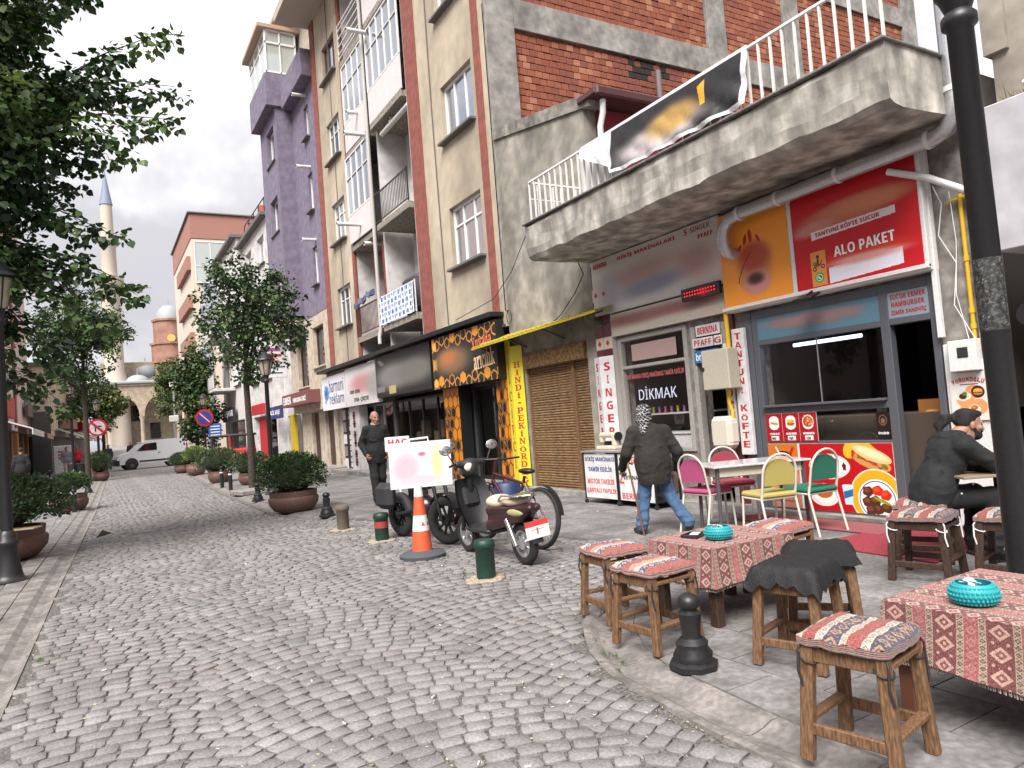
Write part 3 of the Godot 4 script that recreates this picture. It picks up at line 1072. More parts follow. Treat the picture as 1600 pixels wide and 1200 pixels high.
func food(a: Art, kind: int, x: float, y: float, r: float) -> void:
	var rg := RandomNumberGenerator.new()
	rg.seed = int(x * 7 + y)
	if kind == 0:      # plate of sauced meat
		a.ell(x, y, r, r * 0.55, Color(0.86, 0.84, 0.82))
		a.ell(x, y, r * 0.86, r * 0.45, Color(0.95, 0.93, 0.9))
		for i in 26:
			a.ell(x + rg.randfn(0, r * 0.26), y - r * 0.05 + rg.randfn(0, r * 0.12), r * 0.17, r * 0.09, [Color(0.5, 0.14, 0.07), Color(0.62, 0.2, 0.1), Color(0.4, 0.1, 0.06), Color(0.74, 0.36, 0.2)][i % 4], rg.randf() * 3, 0.0, 0.15)
		a.ell(x + r * 0.1, y - r * 0.28, r * 0.14, r * 0.06, Color(0.3, 0.5, 0.12))
	elif kind == 1:    # filled half loaf
		a.ell(x, y + r * 0.18, r, r * 0.34, Color(0.78, 0.56, 0.3), 0.35)
		for i in 30:
			var t := rg.randf_range(-0.85, 0.85)
			a.ell(x + cos(0.35) * t * r - 0.1 * r, y + sin(0.35) * t * r + r * 0.12 + rg.randfn(0, r * 0.06), r * 0.13, r * 0.09, [Color(0.62, 0.26, 0.12), Color(0.85, 0.5, 0.3), Color(0.35, 0.5, 0.15), Color(0.75, 0.15, 0.1)][i % 4], rg.randf() * 3)
		a.ell(x + r * 0.08, y - r * 0.14, r * 0.98, r * 0.3, Color(0.9, 0.74, 0.5), 0.35)
		a.ell(x + r * 0.05, y - r * 0.2, r * 0.8, r * 0.18, Color(0.96, 0.86, 0.68), 0.35, 0.3)
	elif kind == 2:    # round blue-rimmed plate with meatballs, tomatoes and peppers
		a.ell(x, y, r, r, Color(0.92, 0.93, 0.95))
		a.ell(x, y, r * 0.93, r * 0.93, Color(0.2, 0.28, 0.5))
		a.ell(x, y, r * 0.88, r * 0.88, Color(0.93, 0.92, 0.9))
		for p: Array in [[-.45, -.4, 1], [-.5, .1, 1], [0, .45, 1], [-.1, .05, 1], [.45, .35, 1], [-.35, .5, 1], [.05, -.45, 2], [.45, -.25, 2]]:
			a.ell(x + p[0] * r, y + p[1] * r, r * 0.28, r * 0.25, Color(0.3, 0.15, 0.09) if p[2] == 1 else Color(0.8, 0.13, 0.07), 0, 0.0, 0.06)
			a.ell(x + p[0] * r - r * 0.05, y + p[1] * r - r * 0.06, r * 0.16, r * 0.12, Color(0.45, 0.25, 0.15) if p[2] == 1 else Color(0.92, 0.3, 0.18), 0, 0.4)
		for i in 3:
			a.ell(x + r * (0.05 + 0.2 * i), y - r * 0.02 + r * 0.06 * i, r * 0.3, r * 0.06, Color(0.5, 0.62, 0.12), 0.5)
	elif kind == 3:    # bowl of soup on a saucer
		a.ell(x, y + r * 0.2, r, r * 0.62, Color(0.88, 0.86, 0.82))
		a.ell(x, y, r * 0.72, r * 0.62, Color(0.94, 0.93, 0.9))
		a.ell(x, y - r * 0.1, r * 0.6, r * 0.42, Color(0.72, 0.36, 0.12))
		a.ell(x - r * 0.1, y - r * 0.15, r * 0.25, r * 0.15, Color(0.86, 0.55, 0.22), 0, 0.5)
	elif kind == 4:    # burger
		a.ell(x, y + r * 0.3, r * 0.8, r * 0.3, Color(0.75, 0.5, 0.22))
		a.ell(x, y + r * 0.12, r * 0.86, r * 0.2, Color(0.28, 0.14, 0.08))
		a.ell(x, y, r * 0.9, r * 0.16, Color(0.4, 0.6, 0.15), 0, 0.0, 0.1)
		a.ell(x, y - r * 0.06, r * 0.84, r * 0.1, Color(0.95, 0.72, 0.15))
		a.ell(x, y - r * 0.3, r * 0.8, r * 0.36, Color(0.82, 0.55, 0.25))
		a.ell(x - r * 0.15, y - r * 0.4, r * 0.45, r * 0.16, Color(0.93, 0.72, 0.42), 0, 0.5)
	elif kind == 5:    # pan of eggs and tomato
		a.ell(x, y, r, r, Color(0.85, 0.83, 0.8))
		a.ell(x, y, r * 0.85, r * 0.85, Color(0.72, 0.24, 0.12))
		for i in 30:
			a.ell(x + rg.randfn(0, r * 0.3), y + rg.randfn(0, r * 0.3), r * 0.14, r * 0.1, [Color(0.9, 0.6, 0.2), Color(0.8, 0.18, 0.1), Color(0.93, 0.8, 0.6), Color(0.35, 0.48, 0.15)][i % 4], rg.randf() * 3)

func picture(called: String, a: Art, rough := 0.45) -> StandardMaterial3D:
	a.grain(0.07, called.length())
	return M(called, Color.WHITE, rough, {"img": a.tex()})

func octagon(a: Art, x: float, y: float, rx: float, ry: float, c: Color) -> void:
	a.poly([Vector2(x - rx, y - ry * .55), Vector2(x - rx * .6, y - ry * .9), Vector2(x, y - ry), Vector2(x + rx * .6, y - ry * .9), Vector2(x + rx, y - ry * .55), Vector2(x + rx, y + ry * .55), Vector2(x + rx * .6, y + ry * .9), Vector2(x, y + ry), Vector2(x - rx * .6, y + ry * .9), Vector2(x - rx, y + ry * .55)], c)

func shop_building() -> void:
	var n := fthing("shop_building", "low building of two shops under a stained concrete balcony with white railing", "building", -6.5, 0.0)
	var b := B()
	b.wall(-9.5, -3.6, 0.0, 3.95, -0.25, 0.0, [Rect2(-9.1, 0.77, 1.55, 1.8), Rect2(-7.42, 0.02, 0.6, 2.48), Rect2(-6.36, 0.02, 2.32, 2.52)])
	part(b, "wall", M("shop_wall", Color(0.36, 0.33, 0.30), 0.9, {"tex": noise(25, 0.014, 0.6, 1.0, 5), "ts": 0.7}), n)
	b = B()
	b.wall(-9.5, -3.6, 3.96, 4.44, -5.0, -0.01)
	part(b, "terrace_floor", mt("raw_concrete"), n)
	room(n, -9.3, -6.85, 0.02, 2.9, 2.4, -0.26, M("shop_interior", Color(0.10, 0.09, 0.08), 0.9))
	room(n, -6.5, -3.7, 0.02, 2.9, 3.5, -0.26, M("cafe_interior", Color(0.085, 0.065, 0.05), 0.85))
	# balcony slab, a worn profile swept along the wall
	b = B()
	var nz := FastNoiseLite.new()
	nz.seed = 5
	nz.frequency = 1.3
	nz.fractal_octaves = 4
	var prof := [Vector2(0.0, 4.42), Vector2(1.3, 4.42), Vector2(1.31, 4.36), Vector2(1.305, 4.2), Vector2(1.30, 4.05), Vector2(1.285, 3.93), Vector2(1.22, 3.885), Vector2(1.1, 3.87), Vector2(0.7, 3.885), Vector2(0.35, 3.9), Vector2(0.0, 3.9)]
	var rows := []
	var N := 90
	for i in N + 1:
		var u := lerpf(-9.55, -3.55, float(i) / N)
		var r := []
		for k in prof.size():
			var q: Vector2 = prof[k]
			var w := 0.0 if k == 0 or k == prof.size() - 1 else 0.05
			if k == 5 or k == 6:
				w = 0.06
			r.append(Vector3(u, q.y + nz.get_noise_3d(u * 1.2, k * 0.5, 3.0) * w * 0.8, q.x + nz.get_noise_3d(u * 1.2, k * 0.5, 9.0) * w * (0.6 if k > 1 else 0.0)))
		rows.append(r)
	for i in N:
		for k in prof.size() - 1:
			b.quad(rows[i][k], rows[i + 1][k], rows[i + 1][k + 1], rows[i][k + 1], Vector3(0, (rows[i][k] as Vector3).y - 4.15, (rows[i][k] as Vector3).z + (rows[i][k + 1] as Vector3).z - 1.3))
	for e: int in [0, N]:
		for k in range(1, prof.size() - 1):
			b.flat(rows[e][0], rows[e][k], rows[e][k + 1], Vector3(-1 if e == 0 else 1, 0, 0))
	part(b, "balcony_slab", M("balcony_concrete", Color(0.70, 0.65, 0.57), 0.95, {"tex": noise(23, 0.014, 0.8, 1.0, 5), "ts": 0.6, "det": noise(31, 0.01, 0.55, 1.05, 5), "ds": 0.5, "dv": Vector3(1, 0.3, 1), "bump": 3.0}), n)
	b = B()
	b.box(Vector3(-6.55, 4.445, 0.66), Vector3(6.06, 0.03, 1.38), 0.008)
	part(b, "coping", M("coping", Color(0.24, 0.22, 0.21), 0.8, {"tex": noise(25, 0.014, 0.6, 1.0, 5), "ts": 1.5}), n)
	var rail := B()
	rail.bar(Vector3(-9.5, 5.12, 1.2), Vector3(-3.6, 5.12, 1.2), 0.035, 0.035, 0.006)
	rail.bar(Vector3(-9.5, 5.12, 0.0), Vector3(-9.5, 5.12, 1.2), 0.033, 0.033, 0.006)
	rail.bar(Vector3(-9.5, 4.86, 0.0), Vector3(-9.5, 4.86, 1.2), 0.018, 0.018)
	var rl := part(rail, "railing", mt("white_metal"), n)
	var u := -9.5
	while u <= -3.59:
		b = B()
		b.bar(Vector3(u, 4.46, 1.2), Vector3(u + rng.randf_range(-.006, .006), 5.105, 1.2), 0.022, 0.022, 0.0, Vector3.BACK)
		part(b, "bar", mt("white_metal"), rl)
		u += 0.1475
	for i in 7:
		b = B()
		b.bar(Vector3(-9.5, 4.46, 0.15 + i * 0.15), Vector3(-9.5, 5.105, 0.15 + i * 0.15), 0.02, 0.02, 0.0, Vector3.BACK)
		part(b, "bar", mt("white_metal"), rl)
	# burgundy tiles round the sewing shop's corner pillar
	var tm := [M("burgundy_tile", Color(0.085, 0.018, 0.028), 0.25), M("burgundy_tile_b", Color(0.105, 0.025, 0.035), 0.25), M("cream_tile", Color(0.5, 0.43, 0.35), 0.3)]
	var pil := B()
	pil.box(Vector3(-9.33, 1.95, 0.055), Vector3(0.42, 3.86, 0.1))
	var pl := part(pil, "pillar", M("grout", Color(0.45, 0.42, 0.39), 0.9), n)
	for i in 19:
		for j in 2:
			b = B()
			b.box(Vector3(-9.435 + j * 0.21, 0.12 + i * 0.2, 0.11), Vector3(0.2, 0.19, 0.016), 0.003)
			var cream := i in [5, 12, 16]
			part(b, "tile", tm[2 if cream else (i * 3 + j) % 2], pl)
			if cream:
				b = B()
				b.box(Vector3(-9.435 + j * 0.21, 0.12 + i * 0.2, 0.117), Vector3(0.07, 0.07, 0.008), 0.0, Basis(Vector3.BACK, PI / 4))
				part(b, "tile_diamond", mt("red_ink"), pl)
	for i in 10:
		b = B()
		b.box(Vector3(-6.76, 2.75 - i * 0.28, 0.03), Vector3(0.2, 0.27, 0.05), 0.003)
		part(b, "tile", tm[i % 2], n)
	# sewing shop front
	var win := B()
	for q: Array in [[-9.1, -9.02, 0.77, 2.57], [-7.63, -7.55, 0.77, 2.57], [-9.02, -7.63, 0.77, 0.84], [-9.02, -7.63, 2.5, 2.57], [-9.02, -7.63, 2.06, 2.11]]:
		win.box(Vector3((q[0] + q[1]) / 2, (q[2] + q[3]) / 2, -0.02), Vector3(q[1] - q[0], q[3] - q[2], 0.1), 0.008)
	var wn := part(win, "window", M("shop_frame", Color(0.42, 0.39, 0.36), 0.5, {"tex": noise(28, 0.02, 0.8, 1.0), "ts": 2.0}), n)
	for q: Array in [[0.84, 2.06], [2.11, 2.5]]:
		b = B()
		b.quad(Vector3(-9.02, q[0], -0.02), Vector3(-7.63, q[0], -0.02), Vector3(-7.63, q[1], -0.02), Vector3(-9.02, q[1], -0.02), Vector3(0, 0, 1))
		part(b, "pane", mt("clear_glass"), wn)
	text(wn, "HER MARKA DİKİŞ MAKİNASI TAMİR EDİLİR", 1.3, 0.11, Vector3(-8.33, 1.93, 0.0), M("faded_red", Color(0.42, 0.1, 0.09), 0.6))
	text(wn, "DİKMAK", 0.84, 0.2, Vector3(-8.3, 1.66, 0.0), M("pale_blue_ink", Color(0.62, 0.64, 0.8), 0.6), FR)
	b = B()
	b.box(Vector3(-8.3, 2.3, -0.005), Vector3(1.0, 0.26, 0.012), 0.004)
	var a: Art
	part(b, "window_card", M("window_card", Color(0.40, 0.27, 0.25), 0.7), wn)
	b = B()
	b.box(Vector3(-8.3, 1.02, -0.55), Vector3(1.5, 0.03, 0.5), 0.004)
	b.box(Vector3(-8.3, 1.32, -0.6), Vector3(1.5, 0.025, 0.35), 0.004)
	b.box(Vector3(-8.3, 0.6, -0.55), Vector3(1.5, 0.8, 0.45), 0.004)
	part(b, "display_shelf", mt("white_frame"), n)
	for q: Array in [[-7.44, -7.36], [-6.88, -6.8]]:
		b = B()
		b.box(Vector3((q[0] + q[1]) / 2, 1.25, 0.0), Vector3(q[1] - q[0], 2.5, 0.12), 0.008)
		part(b, "door_post", mt("shop_frame"), n)
	b = B()
	b.box(Vector3(-7.12, 2.02, 0.0), Vector3(0.48, 0.06, 0.11), 0.008)
	part(b, "door_head", mt("shop_frame"), n)
	b = B()
	b.box(Vector3(-7.12, 2.27, -0.01), Vector3(0.48, 0.44, 0.04), 0.004)
	part(b, "fanlight", mt("dark_glass"), n)
	b = B()
	b.box(Vector3(-8.1, 0.05, 0.1), Vector3(2.9, 0.1, 0.2), 0.01)
	b.box(Vector3(-5.2, 0.045, 0.07), Vector3(2.4, 0.06, 0.14), 0.01)
	part(b, "threshold", mt("raw_concrete"), n)
	# cafe front: grey frame, panes, panels
	b = B()
	for q: Array in [[-6.36, -6.27, 0.06, 2.54], [-4.64, -4.54, 0.06, 2.54], [-4.11, -4.04, 0.06, 2.54], [-6.27, -4.64, 2.44, 2.54], [-6.27, -4.64, 2.1, 2.17], [-6.27, -4.64, 1.24, 1.32], [-6.27, -4.64, 0.06, 0.12], [-6.27, -4.64, 0.85, 0.9], [-4.54, -4.11, 2.1, 2.17], [-4.54, -4.11, 2.44, 2.54], [-6.5, -6.37, 0.02, 2.54]]:
		b.box(Vector3((q[0] + q[1]) / 2, (q[2] + q[3]) / 2, 0.0), Vector3(q[1] - q[0], q[3] - q[2], 0.1), 0.006)
	b.box(Vector3(-5.45, 1.335, 0.06), Vector3(1.62, 0.03, 0.12), 0.006)
	var cf := part(b, "cafe_front", mt("grey_aluminium"), n)
	for q: Array in [[-6.27, -5.46, 1.32, 2.1], [-5.46, -4.64, 1.32, 2.1], [-5.55, -4.64, 0.9, 1.24]]:
		b = B()
		b.quad(Vector3(q[0], q[2], -0.01 if q[0] < -6 else 0.005), Vector3(q[1], q[2], -0.01 if q[0] < -6 else 0.005), Vector3(q[1], q[3], -0.01 if q[0] < -6 else 0.005), Vector3(q[0], q[3], -0.01 if q[0] < -6 else 0.005), Vector3(0, 0, 1))
		part(b, "pane", mt("clear_glass"), cf)
	b = B()
	b.box(Vector3(-5.46, 1.71, 0.012), Vector3(0.012, 0.78, 0.012))
	part(b, "pane_edge", mt("galvanised"), cf)
	for q: Array in [[-5.0, 0.72, -0.5, 2.6, 0.9, 0.5], [-4.9, 1.55, -3.2, 1.2, 1.5, 0.3], [-4.3, 1.0, -1.6, 0.7, 1.0, 0.5]]:
		b = B()
		b.box(Vector3(q[0], q[1], q[2]), Vector3(q[3], q[4], q[5]), 0.01)
		part(b, "counter", M("counter", Color(0.09, 0.07, 0.055), 0.5), n)
	a = Art.new(200, 130, Color(0.62, 0.4, 0.2))
	food(a, 4, 60, 70, 42)
	food(a, 2, 160, 60, 36)
	board(n, "counter_picture", -4.53, -4.06, 0.98, 1.3, -0.3, picture("counter_picture", a), mt("grey_aluminium"))

func cafe_signs() -> void:
	var d := 0.2
	var n := fthing("cafe_fascia", "big orange and red fascia sign over the cafe window reading ALO PAKET", "shop sign", -5.3, 2.6, 0.0)
	var b := B()
	b.box(Vector3(-5.32, 3.2, 0.09), Vector3(2.66, 1.26, 0.17), 0.01)
	part(b, "box", mt("white_metal"), n)
	var a := Art.new(256, 280, Color(0.92, 0.57, 0.17))
	a.ell(128, 178, 62, 72, Color(0.76, 0.5, 0.28), 0.1, 0.25)
	a.ell(128, 148, 56, 42, Color(0.66, 0.26, 0.16), 0, 0.45)
	a.ell(132, 225, 48, 34, Color(0.78, 0.52, 0.5), 0, 0.4)
	a.ell(128, 212, 28, 16, Color(0.25, 0.14, 0.12), 0, 0.6)
	for q: Array in [[100, 92, 6, 16, 0.3], [120, 86, 7, 20, -0.1], [148, 98, 5, 13, -0.5], [76, 116, 5, 14, 0.6]]:
		a.ell(q[0], q[1], q[2], q[3], Color(0.62, 0.16, 0.1), q[4])
	for i in 40:
		var t := PI * 0.55 + i * 0.03
		a.ell(128 + cos(t) * 66, 182 - sin(t + 0.7) * 74, 1.8, 1.8, Color(0.4, 0.12, 0.08))
	board(n, "orange_panel", -6.62, -5.56, 2.63, 3.82, d, picture("orange_panel", a), mt("white_metal"), 0.01)
	a = Art.new(320, 256, Color(0.74, 0.05, 0.1))
	a.ell(160, 92, 150, 30, Color(0.74, 0.40, 0.30), -0.06, 0.3)
	a.ell(200, 84, 96, 18, Color(0.80, 0.50, 0.36), 0, 0.6)
	a.ell(60, 112, 60, 16, Color(0.76, 0.5, 0.45), -0.1, 0.5)
	a.poly([Vector2(52, 120), Vector2(268, 112), Vector2(268, 130), Vector2(52, 140)], Color(0.87, 0.83, 0.83))
	a.ell(190, 196, 100, 18, Color(0.78, 0.22, 0.12), 0, 0.5)
	a.poly([Vector2(92, 214), Vector2(276, 206), Vector2(276, 243), Vector2(92, 252)], Color(0.90, 0.88, 0.92))
	a.ell(184, 208, 96, 10, Color(0.86, 0.6, 0.58), 0, 0.6)
	a.rect(44, 168, 42, 84, Color(0.85, 0.56, 0.22))
	a.ell(65, 232, 12, 12, Color(0.16, 0.52, 0.2))
	a.ell(65, 232, 9, 9, Color(0.88, 0.93, 0.88))
	a.ell(65, 232, 7, 7, Color(0.16, 0.52, 0.2))
	a.line(Vector2(61, 229), Vector2(68, 236), 3, Color(0.9, 0.95, 0.9))
	a.ell(54, 210, 5, 5, Color(0.12, 0.12, 0.12))
	a.ell(77, 206, 5, 5, Color(0.12, 0.12, 0.12))
	a.ell(54, 210, 2.5, 2.5, Color(0.8, 0.8, 0.8))
	a.ell(77, 206, 2.5, 2.5, Color(0.8, 0.8, 0.8))
	a.line(Vector2(52, 203), Vector2(70, 201), 6, Color(0.72, 0.08, 0.08))
	a.line(Vector2(70, 202), Vector2(76, 190), 4, Color(0.72, 0.08, 0.08))
	a.rect(50, 192, 9, 8, Color(0.2, 0.5, 0.25))
	a.line(Vector2(63, 200), Vector2(64, 186), 6, Color(0.2, 0.2, 0.25))
	a.ell(64, 181, 4, 4, Color(0.15, 0.12, 0.1))
	var rp := board(n, "red_panel", -5.5, -4.02, 2.63, 3.82, d, picture("red_panel", a), mt("white_metal"), 0.01)
	text(rp, "ALO PAKET", 0.70, 0.11, Vector3(-4.64, 2.99, d + 0.004), mt("white_ink"), null, 0.02)
	text(rp, "TANTUNİ KÖFTE SUCUK", 0.78, 0.058, Vector3(-4.82, 3.24, d + 0.004), mt("red_ink"), null, 0.035)
	b = B()
	b.box(Vector3(-5.53, 3.22, d - 0.005), Vector3(0.05, 1.2, 0.02), 0.004)
	b.box(Vector3(-5.32, 2.61, d - 0.01), Vector3(2.68, 0.045, 0.06), 0.006)
	b.box(Vector3(-4.0, 3.22, d - 0.02), Vector3(0.04, 1.24, 0.04), 0.006)
	part(b, "trim", mt("white_metal"), n)
	# printed film on the glass over the window and the door
	n = fthing("window_film", "pale blue printed film over the cafe window with smudged red lettering", "window sign", -5.4, 2.17)
	a = Art.new(256, 54, Color(0.33, 0.47, 0.53))
	for i in 8:
		a.ell(50 + i * 22, 20 + (i % 3) * 5, 22, 10, Color(0.5, 0.42, 0.42), 0, 0.7)
	a.ell(120, 22, 80, 12, Color(0.55, 0.45, 0.45), 0, 0.8)
	board(n, "film", -6.27, -4.64, 2.17, 2.45, 0.04, picture("film_blue", a), mt("grey_aluminium"), 0.004)
	n = fthing("window_film", "pale blue film over the cafe door reading SUCUK EKMEK HAMBURGER İZMİR SANDVİÇ", "window sign", -4.32, 2.17)
	a = Art.new(64, 54, Color(0.50, 0.57, 0.61))
	var fl := board(n, "film", -4.54, -4.11, 2.17, 2.45, 0.04, picture("film_pale", a), mt("grey_aluminium"), 0.004)
	text(fl, "SUCUK EKMEK", 0.37, 0.05, Vector3(-4.325, 2.39, 0.043), mt("red_ink"))
	text(fl, "HAMBURGER", 0.35, 0.05, Vector3(-4.33, 2.31, 0.043), mt("red_ink"))
	text(fl, "İZMİR SANDVİÇ", 0.37, 0.06, Vector3(-4.325, 2.225, 0.043), mt("red_ink"))
	# vertical sign
	n = fthing("vertical_sign", "tall white vertical sign reading TANTUNİ KÖFTE in red letters", "shop sign", -6.54, 0.78)
	b = B()
	b.box(Vector3(-6.54, 1.55, 0.09), Vector3(0.2, 1.62, 0.06), 0.006)
	part(b, "panel", mt("sign_white"), n)
	stack_letters(n, "TANTUNİ KÖFTE", -6.54, 0.82, 2.32, 0.122, 0.105, mt("red_ink"))
	# menu posters
	var names := ["TOST", "SUCUK EKMEK", "MENEMEN"]
	for i in 3:
		var u0 := -6.26 + i * 0.245
		n = fthing("menu_poster", "red menu poster of %s, %s of three" % [["a toast roll", "a burger bun", "egg and tomato in a pan"][i], ["leftmost", "middle one", "rightmost"][i]], "poster", u0 + 0.12, 0.9, 0.0, "menu posters under the cafe window")
		a = Art.new(100, 150, Color(0.62, 0.05, 0.08))
		octagon(a, 50, 50, 30, 38, Color(0.9, 0.88, 0.86))
		if i == 0:
			a.ell(50, 50, 26, 9, Color(0.82, 0.66, 0.45), 0.2)
			a.ell(50, 53, 24, 5, Color(0.7, 0.35, 0.2), 0.2)
			a.ell(48, 46, 20, 4, Color(0.92, 0.8, 0.62), 0.2, 0.4)
		elif i == 1:
			food(a, 4, 50, 52, 27)
		else:
			food(a, 5, 50, 48, 33)
		a.rect(26, 120, 48, 24, Color(0.86, 0.85, 0.82))
		var bd := board(n, "print", u0, u0 + 0.24, 0.9, 1.24, 0.058, picture("menu_poster_%d" % i, a), mt("white_metal"), 0.004)
		text(bd, names[i], 0.15, 0.025, Vector3(u0 + 0.12, 0.993, 0.061), mt("white_ink"))
		text(bd, ["90 ₺", "160 ₺", "120 ₺"][i].left(3), 0.06, 0.028, Vector3(u0 + 0.11, 0.938, 0.061), mt("navy_ink"))
	n = fthing("food_poster", "big red poster with four plates of food below the cafe window", "poster", -5.45, 0.1)
	a = Art.new(560, 270, Color(0.70, 0.03, 0.07))
	a.poly([Vector2(380, 0), Vector2(470, 0), Vector2(540, 60), Vector2(430, 60)], Color(0.85, 0.66, 0.12))
	a.ell(392, 22, 30, 40, Color(0.87, 0.7, 0.16), 0.6)
	food(a, 1, 470, 55, 82)
	food(a, 0, 290, 92, 92)
	a.ell(480, 205, 108, 108, Color(0.90, 0.84, 0.74))
	a.ell(480, 205, 102, 102, Color(0.84, 0.64, 0.1))
	food(a, 2, 482, 215, 78)
	food(a, 3, 258, 200, 64)
	a.poly([Vector2(340, 165), Vector2(388, 165), Vector2(380, 240), Vector2(348, 240)], Color(0.75, 0.86, 0.93))
	a.poly([Vector2(344, 190), Vector2(386, 178), Vector2(383, 205), Vector2(346, 218)], Color(0.14, 0.4, 0.62))
	a.ell(364, 166, 24, 5, Color(0.92, 0.95, 0.97))
	a.rect(0, 0, 150, 130, Color(0.78, 0.42, 0.1))
	a.ell(75, 60, 46, 30, Color(0.12, 0.09, 0.08))
	a.line(Vector2(40, 12), Vector2(62, 50), 8, Color(0.9, 0.85, 0.8))
	a.line(Vector2(112, 44), Vector2(128, 14), 12, Color(0.7, 0.08, 0.08))
	a.rect(0, 130, 150, 140, Color(0.74, 0.52, 0.42))
	for i in 5:
		a.rect(14, 150 + i * 22, 118, 8, Color(0.66, 0.34, 0.28))
	a.rect(150, 0, 10, 270, Color(0.88, 0.86, 0.84))
	board(n, "print", -6.27, -4.64, 0.1, 0.87, 0.056, picture("food_poster", a), mt("white_metal"), 0.004)
	n = fthing("window_sticker", "dark brown sticker with a round emblem low on the cafe window", "sticker", -4.74, 0.93)
	a = Art.new(48, 80, Color(0.13, 0.05, 0.05))
	a.ell(24, 26, 15, 17, Color(0.5, 0.36, 0.26))
	a.ell(24, 26, 12, 14, Color(0.13, 0.05, 0.05))
	a.ell(24, 28, 7, 9, Color(0.5, 0.36, 0.26))
	var sb := board(n, "print", -4.82, -4.67, 0.93, 1.2, 0.012, picture("window_sticker", a), mt("black_ink"), 0.003)
	text(sb, "ÜYESİDİR", 0.12, 0.028, Vector3(-4.745, 0.975, 0.016), mt("white_ink"))
	text(n, "UMRE", 0.38, 0.12, Vector3(-5.15, 1.02, -0.26), M("ghost_ink", Color(0.12, 0.12, 0.13), 0.6))
	n = fthing("menu_board", "white board of round food pictures with arched red lettering on the white pillar", "shop sign", -3.8, 1.1)
	a = Art.new(110, 150, Color(0.84, 0.82, 0.8))
	for q: Array in [[42, 82, 26], [66, 62, 22], [48, 122, 26], [80, 108, 24]]:
		a.ell(q[0], q[1], q[2], q[2], Color(0.84, 0.58, 0.36))
	food(a, 0, 36, 74, 24)
	a.ell(36, 72, 17, 17, Color(0.8, 0.8, 0.76))
	a.ell(36, 74, 11, 9, Color(0.3, 0.12, 0.08))
	a.ell(42, 66, 7, 6, Color(0.3, 0.5, 0.15))
	a.ell(80, 62, 19, 19, Color(0.3, 0.05, 0.05))
	food(a, 4, 80, 62, 16)
	food(a, 3, 66, 112, 18)
	a.rect(30, 36, 52, 3, Color(0.3, 0.28, 0.28))
	var yb := board(n, "print", -3.98, -3.63, 1.08, 1.54, 0.07, picture("yoruk_board", a), mt("white_metal"), 0.01)
	var word := "YÖRÜKOĞLU"
	for i in word.length():
		var t := (i - 4.0) / 4.0
		text(yb, word[i], 0.026, 0.036 if word[i] in "YKL" else 0.042, Vector3(-3.805 + t * 0.135, 1.475 - t * t * 0.022, 0.074), mt("red_ink"), null, -t * 0.35)

